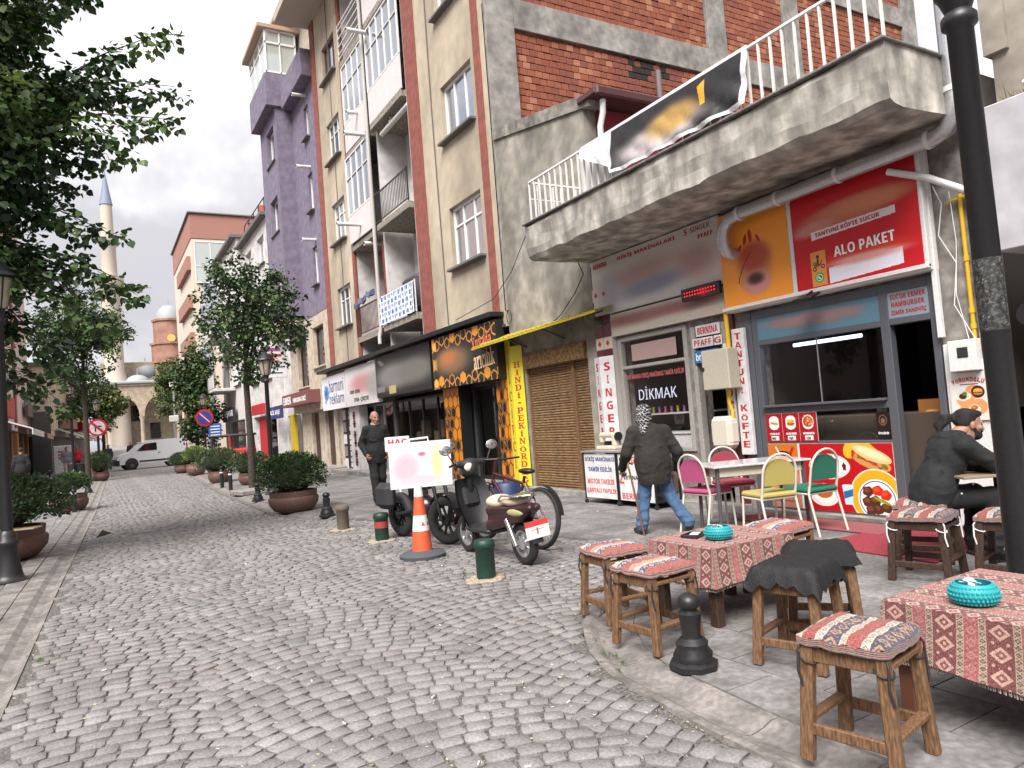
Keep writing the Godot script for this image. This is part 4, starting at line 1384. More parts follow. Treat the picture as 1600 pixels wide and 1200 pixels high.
func sewing_signs() -> void:
	var n := fthing("shop_sign", "large grey white sign above the sewing shop with faded red and blue print", "shop sign", -8.1, 2.98)
	var b := B()
	var a := Art.new(384, 130, Color(0.78, 0.76, 0.73))
	a.ell(150, 62, 120, 24, Color(0.68, 0.55, 0.53), -0.05, 0.7)
	a.ell(190, 92, 96, 18, Color(0.52, 0.52, 0.58), -0.05, 0.6)
	a.ell(60, 84, 34, 38, Color(0.62, 0.61, 0.64), 0, 0.7)
	a.ell(320, 70, 48, 28, Color(0.66, 0.54, 0.53), 0, 0.7)
	var f := board(n, "panel", -9.5, -6.68, 2.98, 3.88, 0.12, picture("sewing_sign", a), mt("white_metal"), 0.1)
	text(f, "BERNINA", 0.36, 0.075, Vector3(-9.26, 3.78, 0.124), mt("red_ink"))
	text(f, "DİKİŞ MAKİNALARI", 1.3, 0.085, Vector3(-8.16, 3.79, 0.124), mt("red_ink"))
	text(f, "SINGER", 0.36, 0.07, Vector3(-7.02, 3.81, 0.124), M("brown_ink", Color(0.28, 0.06, 0.05), 0.6), FR)
	text(f, "PFAFF", 0.27, 0.06, Vector3(-6.93, 3.69, 0.124), mt("red_ink"))
	text(f, "S", 0.06, 0.085, Vector3(-7.29, 3.81, 0.124), mt("red_ink"), FSF)
	n = fthing("shop_sign", "long lower sign board with smudged red print above the sewing shop window", "shop sign", -8.1, 2.6)
	a = Art.new(300, 46, Color(0.74, 0.70, 0.64))
	a.ell(80, 18, 80, 11, Color(0.56, 0.38, 0.35), 0, 0.7)
	a.ell(200, 16, 90, 10, Color(0.58, 0.38, 0.36), 0, 0.7)
	board(n, "panel", -9.3, -6.72, 2.6, 2.95, 0.1, picture("sewing_sign_low", a), mt("shop_frame"), 0.08)
	n = fthing("led_sign", "small black sign of glowing red lights between the two sewing shop signs", "sign", -7.0, 2.84)
	b = B()
	b.box(Vector3(-7.02, 2.93, 0.2), Vector3(0.7, 0.17, 0.06), 0.006)
	part(b, "case", mt("black_metal"), n)
	var led := M("red_led", Color(0.5, 0.02, 0.02), 0.4, {"emit": Color(1, 0.04, 0.03), "ee": 2.2})
	for i in 24:
		b = B()
		b.ell(Vector3(-7.3 + (i % 12) * 0.05, 2.91 + (i / 12) * 0.045, 0.232), Vector3(0.009, 0.009, 0.006), 8, 4)
		part(b, "led_light", led, n)
	var om := OmniLight3D.new()
	om.name = "led_glow"
	om.light_color = Color(1, 0.06, 0.04)
	om.light_energy = 0.012
	om.light_size = 0.05
	om.omni_range = 3.0
	om.omni_attenuation = 2.0
	om.shadow_enabled = true
	n.add_child(om)
	om.position = Vector3(-7.02, 2.93, 0.29) - O
	for q: Array in [[-7.3, -6.86, 2.35, 2.5, "BERNINA", "red_ink", "sign_white", "topmost small white sign with red letters over the sewing shop door"], [-7.38, -7.0, 2.2, 2.33, "PFAFF", "red_ink", "sign_white", "middle white sign with red letters over the sewing shop door"], [-7.37, -6.93, 1.99, 2.16, "brother", "white_ink", "", "small blue sign with white letters over the sewing shop door"], [-6.98, -6.84, 2.2, 2.33, "G", "red_ink", "sign_white", "tiny white sign with a single red letter over the sewing shop door"]]:
		n = fthing("brand_sign", q[7], "shop sign", (q[0] + q[1]) / 2, q[2], 0.0, "small signs over the sewing shop door")
		b = B()
		b.box(Vector3((q[0] + q[1]) / 2, (q[2] + q[3]) / 2, 0.08), Vector3(q[1] - q[0], q[3] - q[2], 0.015), 0.003)
		part(b, "panel", mt("sign_white") if q[6] else M("brother_blue", Color(0.02, 0.16, 0.36), 0.5), n)
		text(n, q[4], (q[1] - q[0]) * 0.84, (q[3] - q[2]) * 0.62, Vector3((q[0] + q[1]) / 2, (q[2] + q[3]) / 2, 0.09), mt(q[5]))
	# corner SINGER boards: two faces of a wedge
	n = fthing("vertical_sign", "white two-sided wedge sign with stacked red letters on the burgundy tiled pillar", "shop sign", -9.3, 0.95, 0.12)
	for s in 2:
		b = B()
		var p0 := Vector3(-9.62, 0.95, 0.12) if s == 0 else Vector3(-9.38, 0.95, 0.2)
		var p1 := Vector3(-9.38, 0.95, 0.2) if s == 0 else Vector3(-9.1, 0.95, 0.13)
		var nn := Vector3(-(p1 - p0).z, 0, (p1 - p0).x).normalized()
		b.box((p0 + p1) / 2 + Vector3(0, 0.68, 0) - nn * 0.005, Vector3((p1 - p0).length(), 1.36, 0.01), 0.0, Basis(Vector3.UP, atan2(-(p1 - p0).z, (p1 - p0).x)))
		part(b, "panel", mt("sign_white"), n)
		stack_letters(n, "SINGER", (p0.x + p1.x) / 2 + nn.x * 0.003, 1.0, 2.25, (p0.z + p1.z) / 2 + nn.z * 0.003, 0.12 if s else 0.1, mt("red_ink"), null, 0.13, atan2(-(p1 - p0).z, (p1 - p0).x))
	n = fthing("vertical_sign", "narrow white sign with red letters BER behind the beige gas meter", "shop sign", -6.74, 0.9)
	b = B()
	b.box(Vector3(-6.76, 1.55, 0.08), Vector3(0.13, 1.3, 0.03), 0.004)
	part(b, "panel", mt("sign_white"), n)
	stack_letters(n, "BER", -6.76, 1.0, 1.7, 0.097, 0.08, mt("red_ink"))

func annex() -> void:
	var n := fthing("plaster_annex", "rough grey plaster lean-to wall above a rusty roller shutter", "building", -11.0, 0.0)
	var b := B()
	b.wall(-12.52, -9.52, 0.0, 4.0, -0.25, 0.0, [Rect2(-11.98, 0.02, 2.02, 2.63)])
	b.prism(PackedVector2Array([Vector2(-12.52, 4.0), Vector2(-9.52, 4.0), Vector2(-9.52, 6.5), Vector2(-12.52, 7.1)]), -0.25, 0.0)
	part(b, "wall", M("annex_plaster", Color(0.50, 0.455, 0.385), 0.95, {"tex": noise(21, 0.012, 0.76, 1.0, 5), "ts": 0.45, "det": noise(32, 0.007, 0.62, 1.0, 5), "ds": 0.25, "dv": Vector3(1, 0.3, 1), "bump": 1.5}), n)
	b = B()
	b.prism(PackedVector2Array([Vector2(-12.54, 7.1), Vector2(-9.3, 6.46), Vector2(-9.3, 6.68), Vector2(-12.54, 7.32)]), -0.3, 0.04)
	part(b, "parapet", mt("stained_concrete"), n)
	b = B()
	b.box(Vector3(-9.46, 5.47, -1.55), Vector3(0.1, 2.04, 2.6))
	part(b, "end_wall", M("red_wall", Color(0.22, 0.02, 0.035), 0.8), n)
	b = B()
	b.box(Vector3(-9.3, 6.62, -1.4), Vector3(0.5, 0.1, 3.0), 0.01)
	b.box(Vector3(-9.02, 6.6, -1.4), Vector3(0.1, 0.16, 3.0), 0.03)
	part(b, "gutter", M("maroon_gutter", Color(0.075, 0.025, 0.025), 0.5), n)
	b = B()
	b.tube([Vector3(-9.1, 6.5, -0.1), Vector3(-9.12, 6.3, -0.1), Vector3(-9.22, 6.1, -0.1), Vector3(-9.24, 5.0, -0.1)], 0.05, 10)
	part(b, "downpipe", mt("white_metal"), n)
	b = B()
	b.box(Vector3(-9.6, 5.3, -1.3), Vector3(0.06, 1.7, 0.9), 0.01)
	part(b, "door", mt("white_frame"), n)
	b = B()
	b.quad(Vector3(-12.5, 7.2, -0.2), Vector3(-9.3, 6.62, -0.2), Vector3(-9.3, 6.62, -3.0), Vector3(-12.5, 7.2, -3.0), Vector3.UP)
	part(b, "roof", mt("maroon_gutter"), n)
	var rust := [M("shutter_rust_a", Color(0.42, 0.24, 0.10), 0.7, {"tex": noise(33, 0.02, 0.45, 1.0, 5), "ts": 1.2, "tv": Vector3(1, 3, 0.5)}), M("shutter_rust_b", Color(0.46, 0.285, 0.13), 0.7, {"tex": noise(33, 0.02, 0.4, 1.0, 5), "ts": 1.1, "tv": Vector3(1, 3, 0.5)}), M("shutter_rust_c", Color(0.37, 0.20, 0.09), 0.7, {"tex": noise(33, 0.02, 0.45, 1.0, 5), "ts": 1.3, "tv": Vector3(1, 3, 0.5)})]
	b = B()
	b.box(Vector3(-10.97, 2.5, 0.03), Vector3(2.02, 0.3, 0.12), 0.01)
	part(b, "shutter_box", M("shutter_box", Color(0.32, 0.17, 0.05), 0.7, {"tex": noise(33, 0.02, 0.4, 1.0, 5), "ts": 1.0}), n)
	for q: Array in [[-11.96, -10.52, 49], [-10.44, -9.97, 49]]:
		b = B()
		b.box(Vector3((q[0] + q[1]) / 2, 1.2, -0.1), Vector3(q[1] - q[0], 2.32, 0.02))
		var sh := part(b, "roller_shutter", M("shutter_back", Color(0.08, 0.045, 0.025), 0.9), n)
		for i in q[2]:
			b = B()
			var y: float = 0.06 + i * 0.0475
			var p := PackedVector2Array([Vector2(0, 0), Vector2(0.014, 0.008), Vector2(0.018, 0.022), Vector2(0.012, 0.038), Vector2(0, 0.043)])
			b.prism(p, q[0], q[1], Transform3D(Basis(Vector3(0, 0, 1), Vector3(0, 1, 0), Vector3(1, 0, 0)), Vector3(0, y, -0.08 + rng.randf_range(-0.002, 0.002))))
			part(b, "slat", rust[rng.randi() % 3], sh)
	b = B()
	b.box(Vector3(-10.48, 1.2, -0.06), Vector3(0.07, 2.35, 0.08), 0.006)
	b.box(Vector3(-12.0, 1.2, -0.06), Vector3(0.06, 2.35, 0.08), 0.006)
	part(b, "shutter_rail", rust[2], n)
	b = B()
	b.box(Vector3(-11.0, 0.04, 0.05), Vector3(3.0, 0.1, 0.16), 0.01)
	part(b, "threshold", mt("raw_concrete"), n)
	# yellow awning
	n = fthing("sheet_awning", "thin yellow sheet metal awning on green brackets over the shutter", "awning", -11.1, 2.9)
	b = Mb.new()
	b.sheet(func(s: float, t: float) -> Vector3: return Vector3(lerpf(-13.3, -9.0, s), lerpf(3.12, lerpf(2.93, 3.02, s), t) + 0.012 * sin(s * 160.0), lerpf(0.0, 0.5, t)) - Vector3(-11.1, 2.9, 0), 120, 3, Vector3.UP)
	part(b, "sheet", M("awning_yellow", Color(0.56, 0.47, 0.03), 0.55, {"tex": noise(28, 0.02, 0.6, 1.0), "ts": 1.5}), n)
	b = B()
	b.box(Vector3(-11.15, 2.955, 0.49), Vector3(4.3, 0.04, 0.015), 0.0, Basis(Vector3.BACK, 0.021))
	part(b, "edge_strip", mt("yellow_paint"), n)
	var gr := M("bracket_green", Color(0.07, 0.09, 0.05), 0.7)
	for i in 4:
		b = B()
		var uu: float = [-13.1, -11.9, -10.6, -9.3][i]
		b.bar(Vector3(uu, 2.78, 0.0), Vector3(uu, 2.95, 0.47), 0.03, 0.03)
		b.bar(Vector3(uu, 3.08, 0.01), Vector3(uu, 2.96, 0.47), 0.025, 0.025)
		part(b, "bracket", gr, n)
	# yellow vertical letter boards
	n = fthing("vertical_sign", "yellow two-sided wedge sign reading HİNDİ-PEKİNÖRDEĞ in red by the shutter", "shop sign", -12.3, 0.1)
	var ym := M("sign_yellow", Color(0.66, 0.56, 0.03), 0.5)
	for s in 2:
		b = B()
		var p0 := Vector3(-12.72, 0.1, 0.03) if s == 0 else Vector3(-12.4, 0.1, 0.1)
		var p1 := Vector3(-12.4, 0.1, 0.1) if s == 0 else Vector3(-12.05, 0.1, 0.04)
		var nn := Vector3(-(p1 - p0).z, 0, (p1 - p0).x).normalized()
		var yw := atan2(-(p1 - p0).z, (p1 - p0).x)
		var h := 2.9 if s == 0 else 2.75
		b.box((p0 + p1) / 2 + Vector3(0, h / 2, 0) - nn * 0.005, Vector3((p1 - p0).length(), h, 0.01), 0.0, Basis(Vector3.UP, yw))
		part(b, "panel", ym, n)
		var pm := (p0 + p1) / 2 + nn * 0.003
		if s == 0:
			stack_letters(n, "ÖZTÜRKLER", pm.x, 2.1, 2.95, pm.z, 0.1, mt("red_ink"), FSF, 0.075, yw)
			stack_letters(n, "C.İ.V.C.İ", pm.x, 0.45, 1.95, pm.z, 0.15, mt("red_ink"), FSF, 0.2, yw)
		else:
			stack_letters(n, "HİNDİ-PEKİNÖRDEĞ", pm.x, 0.15, 2.55, pm.z, 0.19, mt("red_ink"), FSF, 0.115, yw)

func bricks(parent: Node3D, rects: Array, called: String) -> void:
	# hollow-block brickwork in the parent's xy plane, faces towards +z; the 300 that show largest are parts
	var tone := [Color(0.36, 0.115, 0.06), Color(0.31, 0.09, 0.05), Color(0.42, 0.15, 0.08), Color(0.27, 0.085, 0.055), Color(0.50, 0.21, 0.12)]
	var ms := []
	for i in 5:
		ms.append(M("brick_%d" % i, tone[i], 0.9, {"tex": noise(28, 0.02, 0.7, 1.0), "ts": 3.0, "bump": 0.5}))
	ms.append(M("sooty_brick", Color(0.03, 0.022, 0.02), 0.95))
	var shapes := []
	for v in 3:
		var bm := Mb.new()
		bm.box(Vector3.ZERO, Vector3(1, 1, 1), 0.05)
		shapes.append(bm.mesh())
	var xs := []
	var idx := []
	var key := []
	for r: Rect2 in rects:
		var y := r.position.y
		var row := 0
		while y < r.end.y - 0.05:
			var h := minf(0.148, r.end.y - y)
			var x := r.position.x - (0.0 if row % 2 == 0 else rng.randf_range(0.06, 0.12))
			while x < r.end.x:
				var w := rng.randf_range(0.185, 0.2)
				var a := maxf(x, r.position.x)
				var e := minf(x + w, r.end.x)
				if e - a > 0.04:
					var t := Transform3D(Basis(Vector3.BACK, rng.randfn(0, 0.008)) * Basis.from_scale(Vector3(e - a - 0.012, h - 0.014, 0.06)), Vector3((a + e) / 2, y + h / 2, rng.randf_range(-0.012, 0.004)))
					var q := Vector2((a + e) / 2 - 4.3, y + h / 2 - 9.42)
					var soot := q.y * q.y * 2.0 + q.x * q.x * 0.5 + (rng.randf() - 0.5) * 0.5
					var k: int = 5 if soot < 0.12 else (3 if soot < 0.7 else [0, 0, 1, 0, 2, 1, 0, 3, 1, 4][rng.randi() % 10])
					xs.append(t)
					idx.append(k)
					var wp := parent.transform * t.origin
					key.append(shot(wp).z if seen(wp) else 999.0)
				x += w
			y += 0.15
			row += 1
	var order := range(xs.size())
	order.sort_custom(func(a, c): return key[a] < key[c])
	for i in mini(300, order.size()):
		var o := part(shapes[i % 3], "brick", ms[idx[order[i]]], parent)
		o.transform = xs[order[i]]
	var rest := []
	var cols := []
	for i in range(300, order.size()):
		rest.append(xs[order[i]])
		cols.append(tone[idx[order[i]]] if idx[order[i]] < 5 else Color(0.03, 0.022, 0.02))
	many(shapes[0], rest, cols, "bricks", M("brick_rest", Color.WHITE, 0.9, {"vc": true, "tex": noise(28, 0.02, 0.7, 1.0), "ts": 3.0}), parent)

func glazing(n: Node3D, u0: float, u1: float, y0: float, y1: float, d: float, split: float, k: int) -> void:
	# a closed-in balcony: panels below, panes above
	var b := B()
	var st := (u1 - u0) / k
	for i in k:
		b.box(Vector3(u0 + st * (i + 0.5), (y0 + split) / 2, d), Vector3(st - 0.02, split - y0, 0.04), 0.006)
	part(b, "parapet_panel", M("balcony_panel", Color(0.64, 0.585, 0.57), 0.45, {"tex": noise(28, 0.02, 0.95, 1.0), "ts": 0.8}), n)
	var vs := []
	for i in range(1, k):
		vs.append(float(i) / k)
	window(n, u0, u1, split, y1, d, vs, [0.64], mt("white_frame"), mt("sky_glass"), 0.055)

func flue(n: Node3D, u: float, y: float, d0: float, L: float, r := 0.06) -> void:
	var b := B()
	b.tube([Vector3(u, y, d0), Vector3(u, y - 0.02, d0 + L)], r, 12)
	b.tube([Vector3(u, y - 0.02, d0 + L - 0.1), Vector3(u, y - 0.022, d0 + L + 0.02)], r * 1.12, 12)
	var o := part(b, "flue", mt("white_metal"), n)
	b = B()
	b.tube([Vector3(u, y - 0.022, d0 + L + 0.018), Vector3(u, y - 0.023, d0 + L + 0.024)], r * 0.9, 12)
	part(b, "flue_mouth", mt("black_ink"), o)

func tan_apartment() -> void:
	var n := fthing("apartment_building", "tan rendered apartment block with maroon stripes and a bare brick side wall", "building", -18.8, 0.0)
	var b := B()
	var tan := mt("tan_render")
	var wl := []
	var wr := []
	for q: Array in [[4.88, 6.2], [7.7, 9.06], [10.48, 11.82], [13.27, 14.5]]:
		wl.append(Rect2(-23.85, q[0], 1.4, q[1] - q[0]))
	for q: Array in [[4.95, 6.35], [7.9, 9.2], [10.85, 12.1], [13.7, 15.0]]:
		wr.append(Rect2(-14.85, q[0], 1.55, q[1] - q[0]))
	b.wall(-25.1, -21.95, 3.3, 16.0, -0.3, 0.0, wl)
	b.wall(-16.75, -12.6, 3.3, 16.0, -0.3, 0.0, wr)
	var w := part(b, "wall", tan, n)
	for i in 4:
		var r: Rect2 = wl[i]
		window(n, r.position.x, r.end.x, r.position.y, r.end.y, -0.12, [0.34, 0.67], [0.68] if i != 3 else [], mt("white_frame") if i != 3 else mt("maroon_gutter"), mt("sky_glass") if i % 2 else mt("dark_glass"), 0.07, mt("dark_sill"))
		r = wr[i]
		window(n, r.position.x, r.end.x, r.position.y, r.end.y, -0.12, [0.33, 0.68], [0.68] if i != 1 else [], mt("white_frame"), mt("sky_glass"), 0.075, mt("dark_sill"))
	b = B()
	for q: Array in [[-25.12, -24.62], [-16.75, -16.05], [-13.1, -12.84], [-21.97, -21.75]]:
		b.box(Vector3((q[0] + q[1]) / 2, 9.8 if q[0] > -17 else 9.9, 0.0), Vector3(q[1] - q[0], 12.6 if q[0] > -17 else 12.4, 0.07), 0.006)
	part(b, "stripe", mt("maroon_render"), n)
	b = B()
	b.box(Vector3(-23.7, 3.6, -0.01), Vector3(0.02, 0.6, 0.03))
	part(b, "cable", mt("dark_sill"), n)
	b = B()
	b.tube([Vector3(-23.1, 16.0, 0.02), Vector3(-23.1, 3.6, 0.02)], 0.012, 5)
	part(b, "cable", mt("dark_sill"), n)
	b = B()
	b.tube([Vector3(-15.3, 16.0, 0.02), Vector3(-15.35, 9.0, 0.03), Vector3(-15.3, 3.6, 0.02)], 0.014, 5)
	part(b, "cable", mt("dark_sill"), n)
	# balcony recess
	b = B()
	b.wall(-21.95, -16.75, 3.3, 16.0, -1.2, -1.0)
	b.box(Vector3(-21.85, 9.7, -0.7), Vector3(0.2, 12.7, 1.3))
	b.box(Vector3(-16.86, 9.7, -0.7), Vector3(0.2, 12.7, 1.3))
	b.box(Vector3(-19.52, 9.7, -0.75), Vector3(0.14, 12.7, 1.2))
	part(b, "recess_wall", mt("white_render"), n)
	b = B()
	b.box(Vector3(-20.65, 5.55, -0.97), Vector3(2.1, 2.5, 0.03))
	b.box(Vector3(-19.61, 5.55, -0.6), Vector3(0.03, 2.5, 1.0))
	part(b, "red_recess", mt("maroon_render"), n, "dark red walls of the lowest left balcony")
	for y: float in [4.22, 7.1, 10.02, 12.98]:
		b = B()
		b.box(Vector3(-18.15, y, -0.64), Vector3(2.4, 0.18, 1.5), 0.01)
		b.box(Vector3(-20.68, y - 0.02, -0.64), Vector3(2.14, 0.18, 1.44), 0.01)
		part(b, "balcony_slab", M("balcony_edge", Color(0.40, 0.36, 0.30), 0.9, {"tex": noise(23, 0.014, 0.6, 1.0, 5), "ts": 1.2}), n)
	glazing(n, -19.4, -16.9, 10.12, 12.85, 0.08, 11.05, 5)
	glazing(n, -19.4, -16.9, 13.08, 15.9, 0.08, 14.0, 5)
	glazing(n, -21.72, -19.62, 7.2, 9.9, 0.12, 8.05, 4)
	glazing(n, -21.72, -19.62, 10.12, 12.85, 0.06, 11.0, 4)
	b = B()
	b.tube([Vector3(-19.5, 16.0, 0.14), Vector3(-19.5, 4.3, 0.14), Vector3(-19.5, 4.0, 0.2), Vector3(-19.45, 3.8, 0.22)], 0.055, 10)
	part(b, "downpipe", M("old_pipe", Color(0.42, 0.39, 0.36), 0.6), n)
	for q: Array in [[-19.2, 12.75, 0.1, 0.55], [-19.7, 9.95, 0.15, 0.6], [-20.6, 7.55, 0.1, 0.75], [-20.4, 10.9, 0.1, 0.3], [-20.2, 6.9, -0.3, 0.5], [-18.2, 9.85, -0.2, 0.15]]:
		flue(n, q[0], q[1], q[2], q[3])
	b = B()
	b.tube([Vector3(-19.0, 9.72, -0.1), Vector3(-16.95, 9.74, -0.1)], 0.07, 10)
	part(b, "pipe", mt("white_metal"), n)
	# railings
	var rails := [[-19.4, -16.95, 7.2, 8.05, "black_metal", 22], [-21.72, -19.62, 4.3, 5.15, "maroon_gutter", 20], [-21.72, -19.62, 13.08, 14.2, "white_metal", 0], [-19.4, -16.95, 4.32, 5.12, "white_metal", 8]]
	for q: Array in rails:
		b = B()
		b.bar(Vector3(q[0], q[3], 0.1), Vector3(q[1], q[3], 0.1), 0.035, 0.03)
		b.bar(Vector3(q[0], q[2] + 0.06, 0.1), Vector3(q[1], q[2] + 0.06, 0.1), 0.025, 0.025)
		if q[5] == 0:
			for i in 4:
				b.bar(Vector3(q[0], q[2] + 0.25 * i + 0.2, 0.1), Vector3(q[1], q[2] + 0.25 * i + 0.2, 0.1), 0.03, 0.03)
		b.bar(Vector3(q[0], q[2], 0.1), Vector3(q[0], q[3] + 0.04, 0.1), 0.03, 0.03, 0.0, Vector3.BACK)
		b.bar(Vector3(q[1], q[2], 0.1), Vector3(q[1], q[3] + 0.04, 0.1), 0.03, 0.03, 0.0, Vector3.BACK)
		var rl := part(b, "railing", mt(q[4]), n)
		for i in range(1, q[5]):
			b = B()
			var uu := lerpf(q[0], q[1], float(i) / q[5])
			b.bar(Vector3(uu, q[2] + 0.06, 0.1), Vector3(uu, q[3], 0.1), 0.014, 0.014, 0.0, Vector3.BACK)
			part(b, "bar", mt(q[4]), rl)
	# roof overhang
	b = B()
	b.box(Vector3(-18.9, 16.1, -3.3), Vector3(12.8, 0.22, 9.0), 0.02)
	part(b, "roof", M("soffit", Color(0.42, 0.38, 0.33), 0.9), n)
	# brick side wall with its concrete frame: local x = distance back from the street
	var sw := B()
	sw.box(Vector3(-12.75, 10.0, -8.0), Vector3(0.2, 12.6, 15.9))
	var side := part(sw, "side_wall", M("mortar", Color(0.23, 0.2, 0.18), 0.95), n)
	b = B()
	for q: Array in [[0.0, 0.7, 3.6, 16.0], [6.42, 7.08, 3.6, 16.0], [9.36, 10.0, 3.6, 16.0], [15.0, 15.75, 3.6, 16.0], [0.7, 15.0, 9.6, 10.26], [0.7, 15.0, 12.6, 13.2], [0.7, 15.0, 6.7, 7.3]]:
		var beam: bool = q[3] - q[2] < 1.0
		b.box(Vector3(-12.6 if beam else -12.59, (q[2] + q[3]) / 2, -(q[0] + q[1]) / 2), Vector3(0.12, q[3] - q[2], q[1] - q[0]), 0.012)
	part(b, "concrete_frame", mt("raw_concrete"), n)
	# the bricks lie in a frame of their own, faced to +z of the world
	var f := Node3D.new()
	f.name = "brick_panel"
	f.transform = Transform3D(Basis(), Vector3(XF, 0, -12.63))
	add_child(f)
	bricks(f, [Rect2(0.7, 5.2, 5.72, 1.5), Rect2(0.7, 7.3, 5.72, 2.3), Rect2(0.7, 10.26, 5.72, 2.34), Rect2(7.08, 7.3, 2.28, 2.3), Rect2(7.08, 10.26, 2.28, 2.34), Rect2(10.0, 7.3, 5.0, 2.3), Rect2(10.0, 10.26, 5.0, 2.34), Rect2(10.0, 13.2, 5.0, 2.4)], "brick")
	var gt := f.transform
	remove_child(f)
	n.add_child(f)
	f.transform = n.transform.affine_inverse() * gt
	b = B()
	b.tube([Vector3(-12.35, 7.9, -4.45), Vector3(-12.35, 9.25, -4.45)], 0.07, 10)
	b.tube([Vector3(-12.35, 7.9, -5.1), Vector3(-12.35, 8.9, -5.1)], 0.06, 10)
	part(b, "stove_pipe", M("rusty_pipe", Color(0.16, 0.12, 0.11), 0.6), n)
	# shopfront zone under the flats
	b = B()
	b.wall(-26.0, -12.6, 0.0, 3.35, -0.5, -0.35, [Rect2(-25.7, 0.1, 2.6, 2.1), Rect2(-22.9, 0.1, 2.6, 2.1), Rect2(-20.1, 0.1, 3.9, 2.2), Rect2(-15.0, 0.06, 1.75, 2.14)])
	b.box(Vector3(-19.3, 3.32, -0.2), Vector3(13.3, 0.06, 0.5))
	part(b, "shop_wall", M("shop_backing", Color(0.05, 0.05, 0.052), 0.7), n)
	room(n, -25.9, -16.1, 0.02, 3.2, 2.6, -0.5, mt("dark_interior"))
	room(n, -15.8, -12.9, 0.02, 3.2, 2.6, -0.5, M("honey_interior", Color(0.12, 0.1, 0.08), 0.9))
	b = B()
	b.box(Vector3(-19.3, 3.56, 0.12), Vector3(13.2, 0.1, 0.44), 0.01)
	part(b, "canopy", mt("black_metal"), n)
	for q: Array in [[-25.7, -23.1, [0.5], "galvanised"], [-22.9, -20.3, [0.33, 0.66], "galvanised"], [-20.1, -16.2, [0.25, 0.5, 0.75], "black_metal"], [-15.0, -13.25, [0.55], "black_metal"]]:
		window(n, q[0], q[1], 0.1, 2.2, -0.4, q[2], [], mt(q[3]), mt("clear_glass"), 0.07)
	b = B()
	b.box(Vector3(-22.95, 1.15, -0.15), Vector3(1.0, 2.1, 0.3), 0.01)
	part(b, "pilaster", mt("white_render"), n)
	for i in 6:
		b = B()
		var y := 0.4 + (i / 2) * 0.62 + (i % 2) * 0.26
		for k in 4:
			b.box(Vector3(-22.95, y, 0.005), Vector3(0.055, 0.3, 0.008), 0.0, Basis(Vector3.BACK, PI / 4 * k))
		part(b, "ornament", M("ornament_plum", Color(0.14, 0.04, 0.06), 0.7), n)
	b = B()
	b.box(Vector3(-24.55, 1.15, -0.3), Vector3(1.1, 2.1, 0.06), 0.01)
	var pnl := part(b, "black_panel", mt("black_metal"), n)
	stack_letters(pnl, "BROŞÜR", -24.35, 0.15, 1.3, -0.265, 0.17, mt("white_ink"))
	stack_letters(pnl, "AFİŞ", -24.35, 1.4, 2.15, -0.265, 0.15, mt("white_ink"))
	for i in 5:
		b = B()
		b.box(Vector3(-24.9, 0.3 + i * 0.42, -0.262), Vector3(0.34, 0.34, 0.006))
		part(b, "picture", [mt("sign_white"), mt("galvanised")][i % 2], pnl)
	b = B()
	b.box(Vector3(-20.5, 0.07, -0.05), Vector3(9.0, 0.14, 0.6), 0.02)
	b.box(Vector3(-14.1, 0.05, -0.05), Vector3(3.0, 0.1, 0.6), 0.02)
	part(b, "step", mt("raw_concrete"), n)
	# stock seen inside the dark shop
	b = B()
	for i in 9:
		b.box(Vector3(-19.8 + i * 0.42, 0.7 + (i % 3) * 0.3, -0.8), Vector3(0.25, 0.5, 0.2), 0.02)
	part(b, "shelf_stock", M("stock_brown", Color(0.12, 0.07, 0.05), 0.7), n)

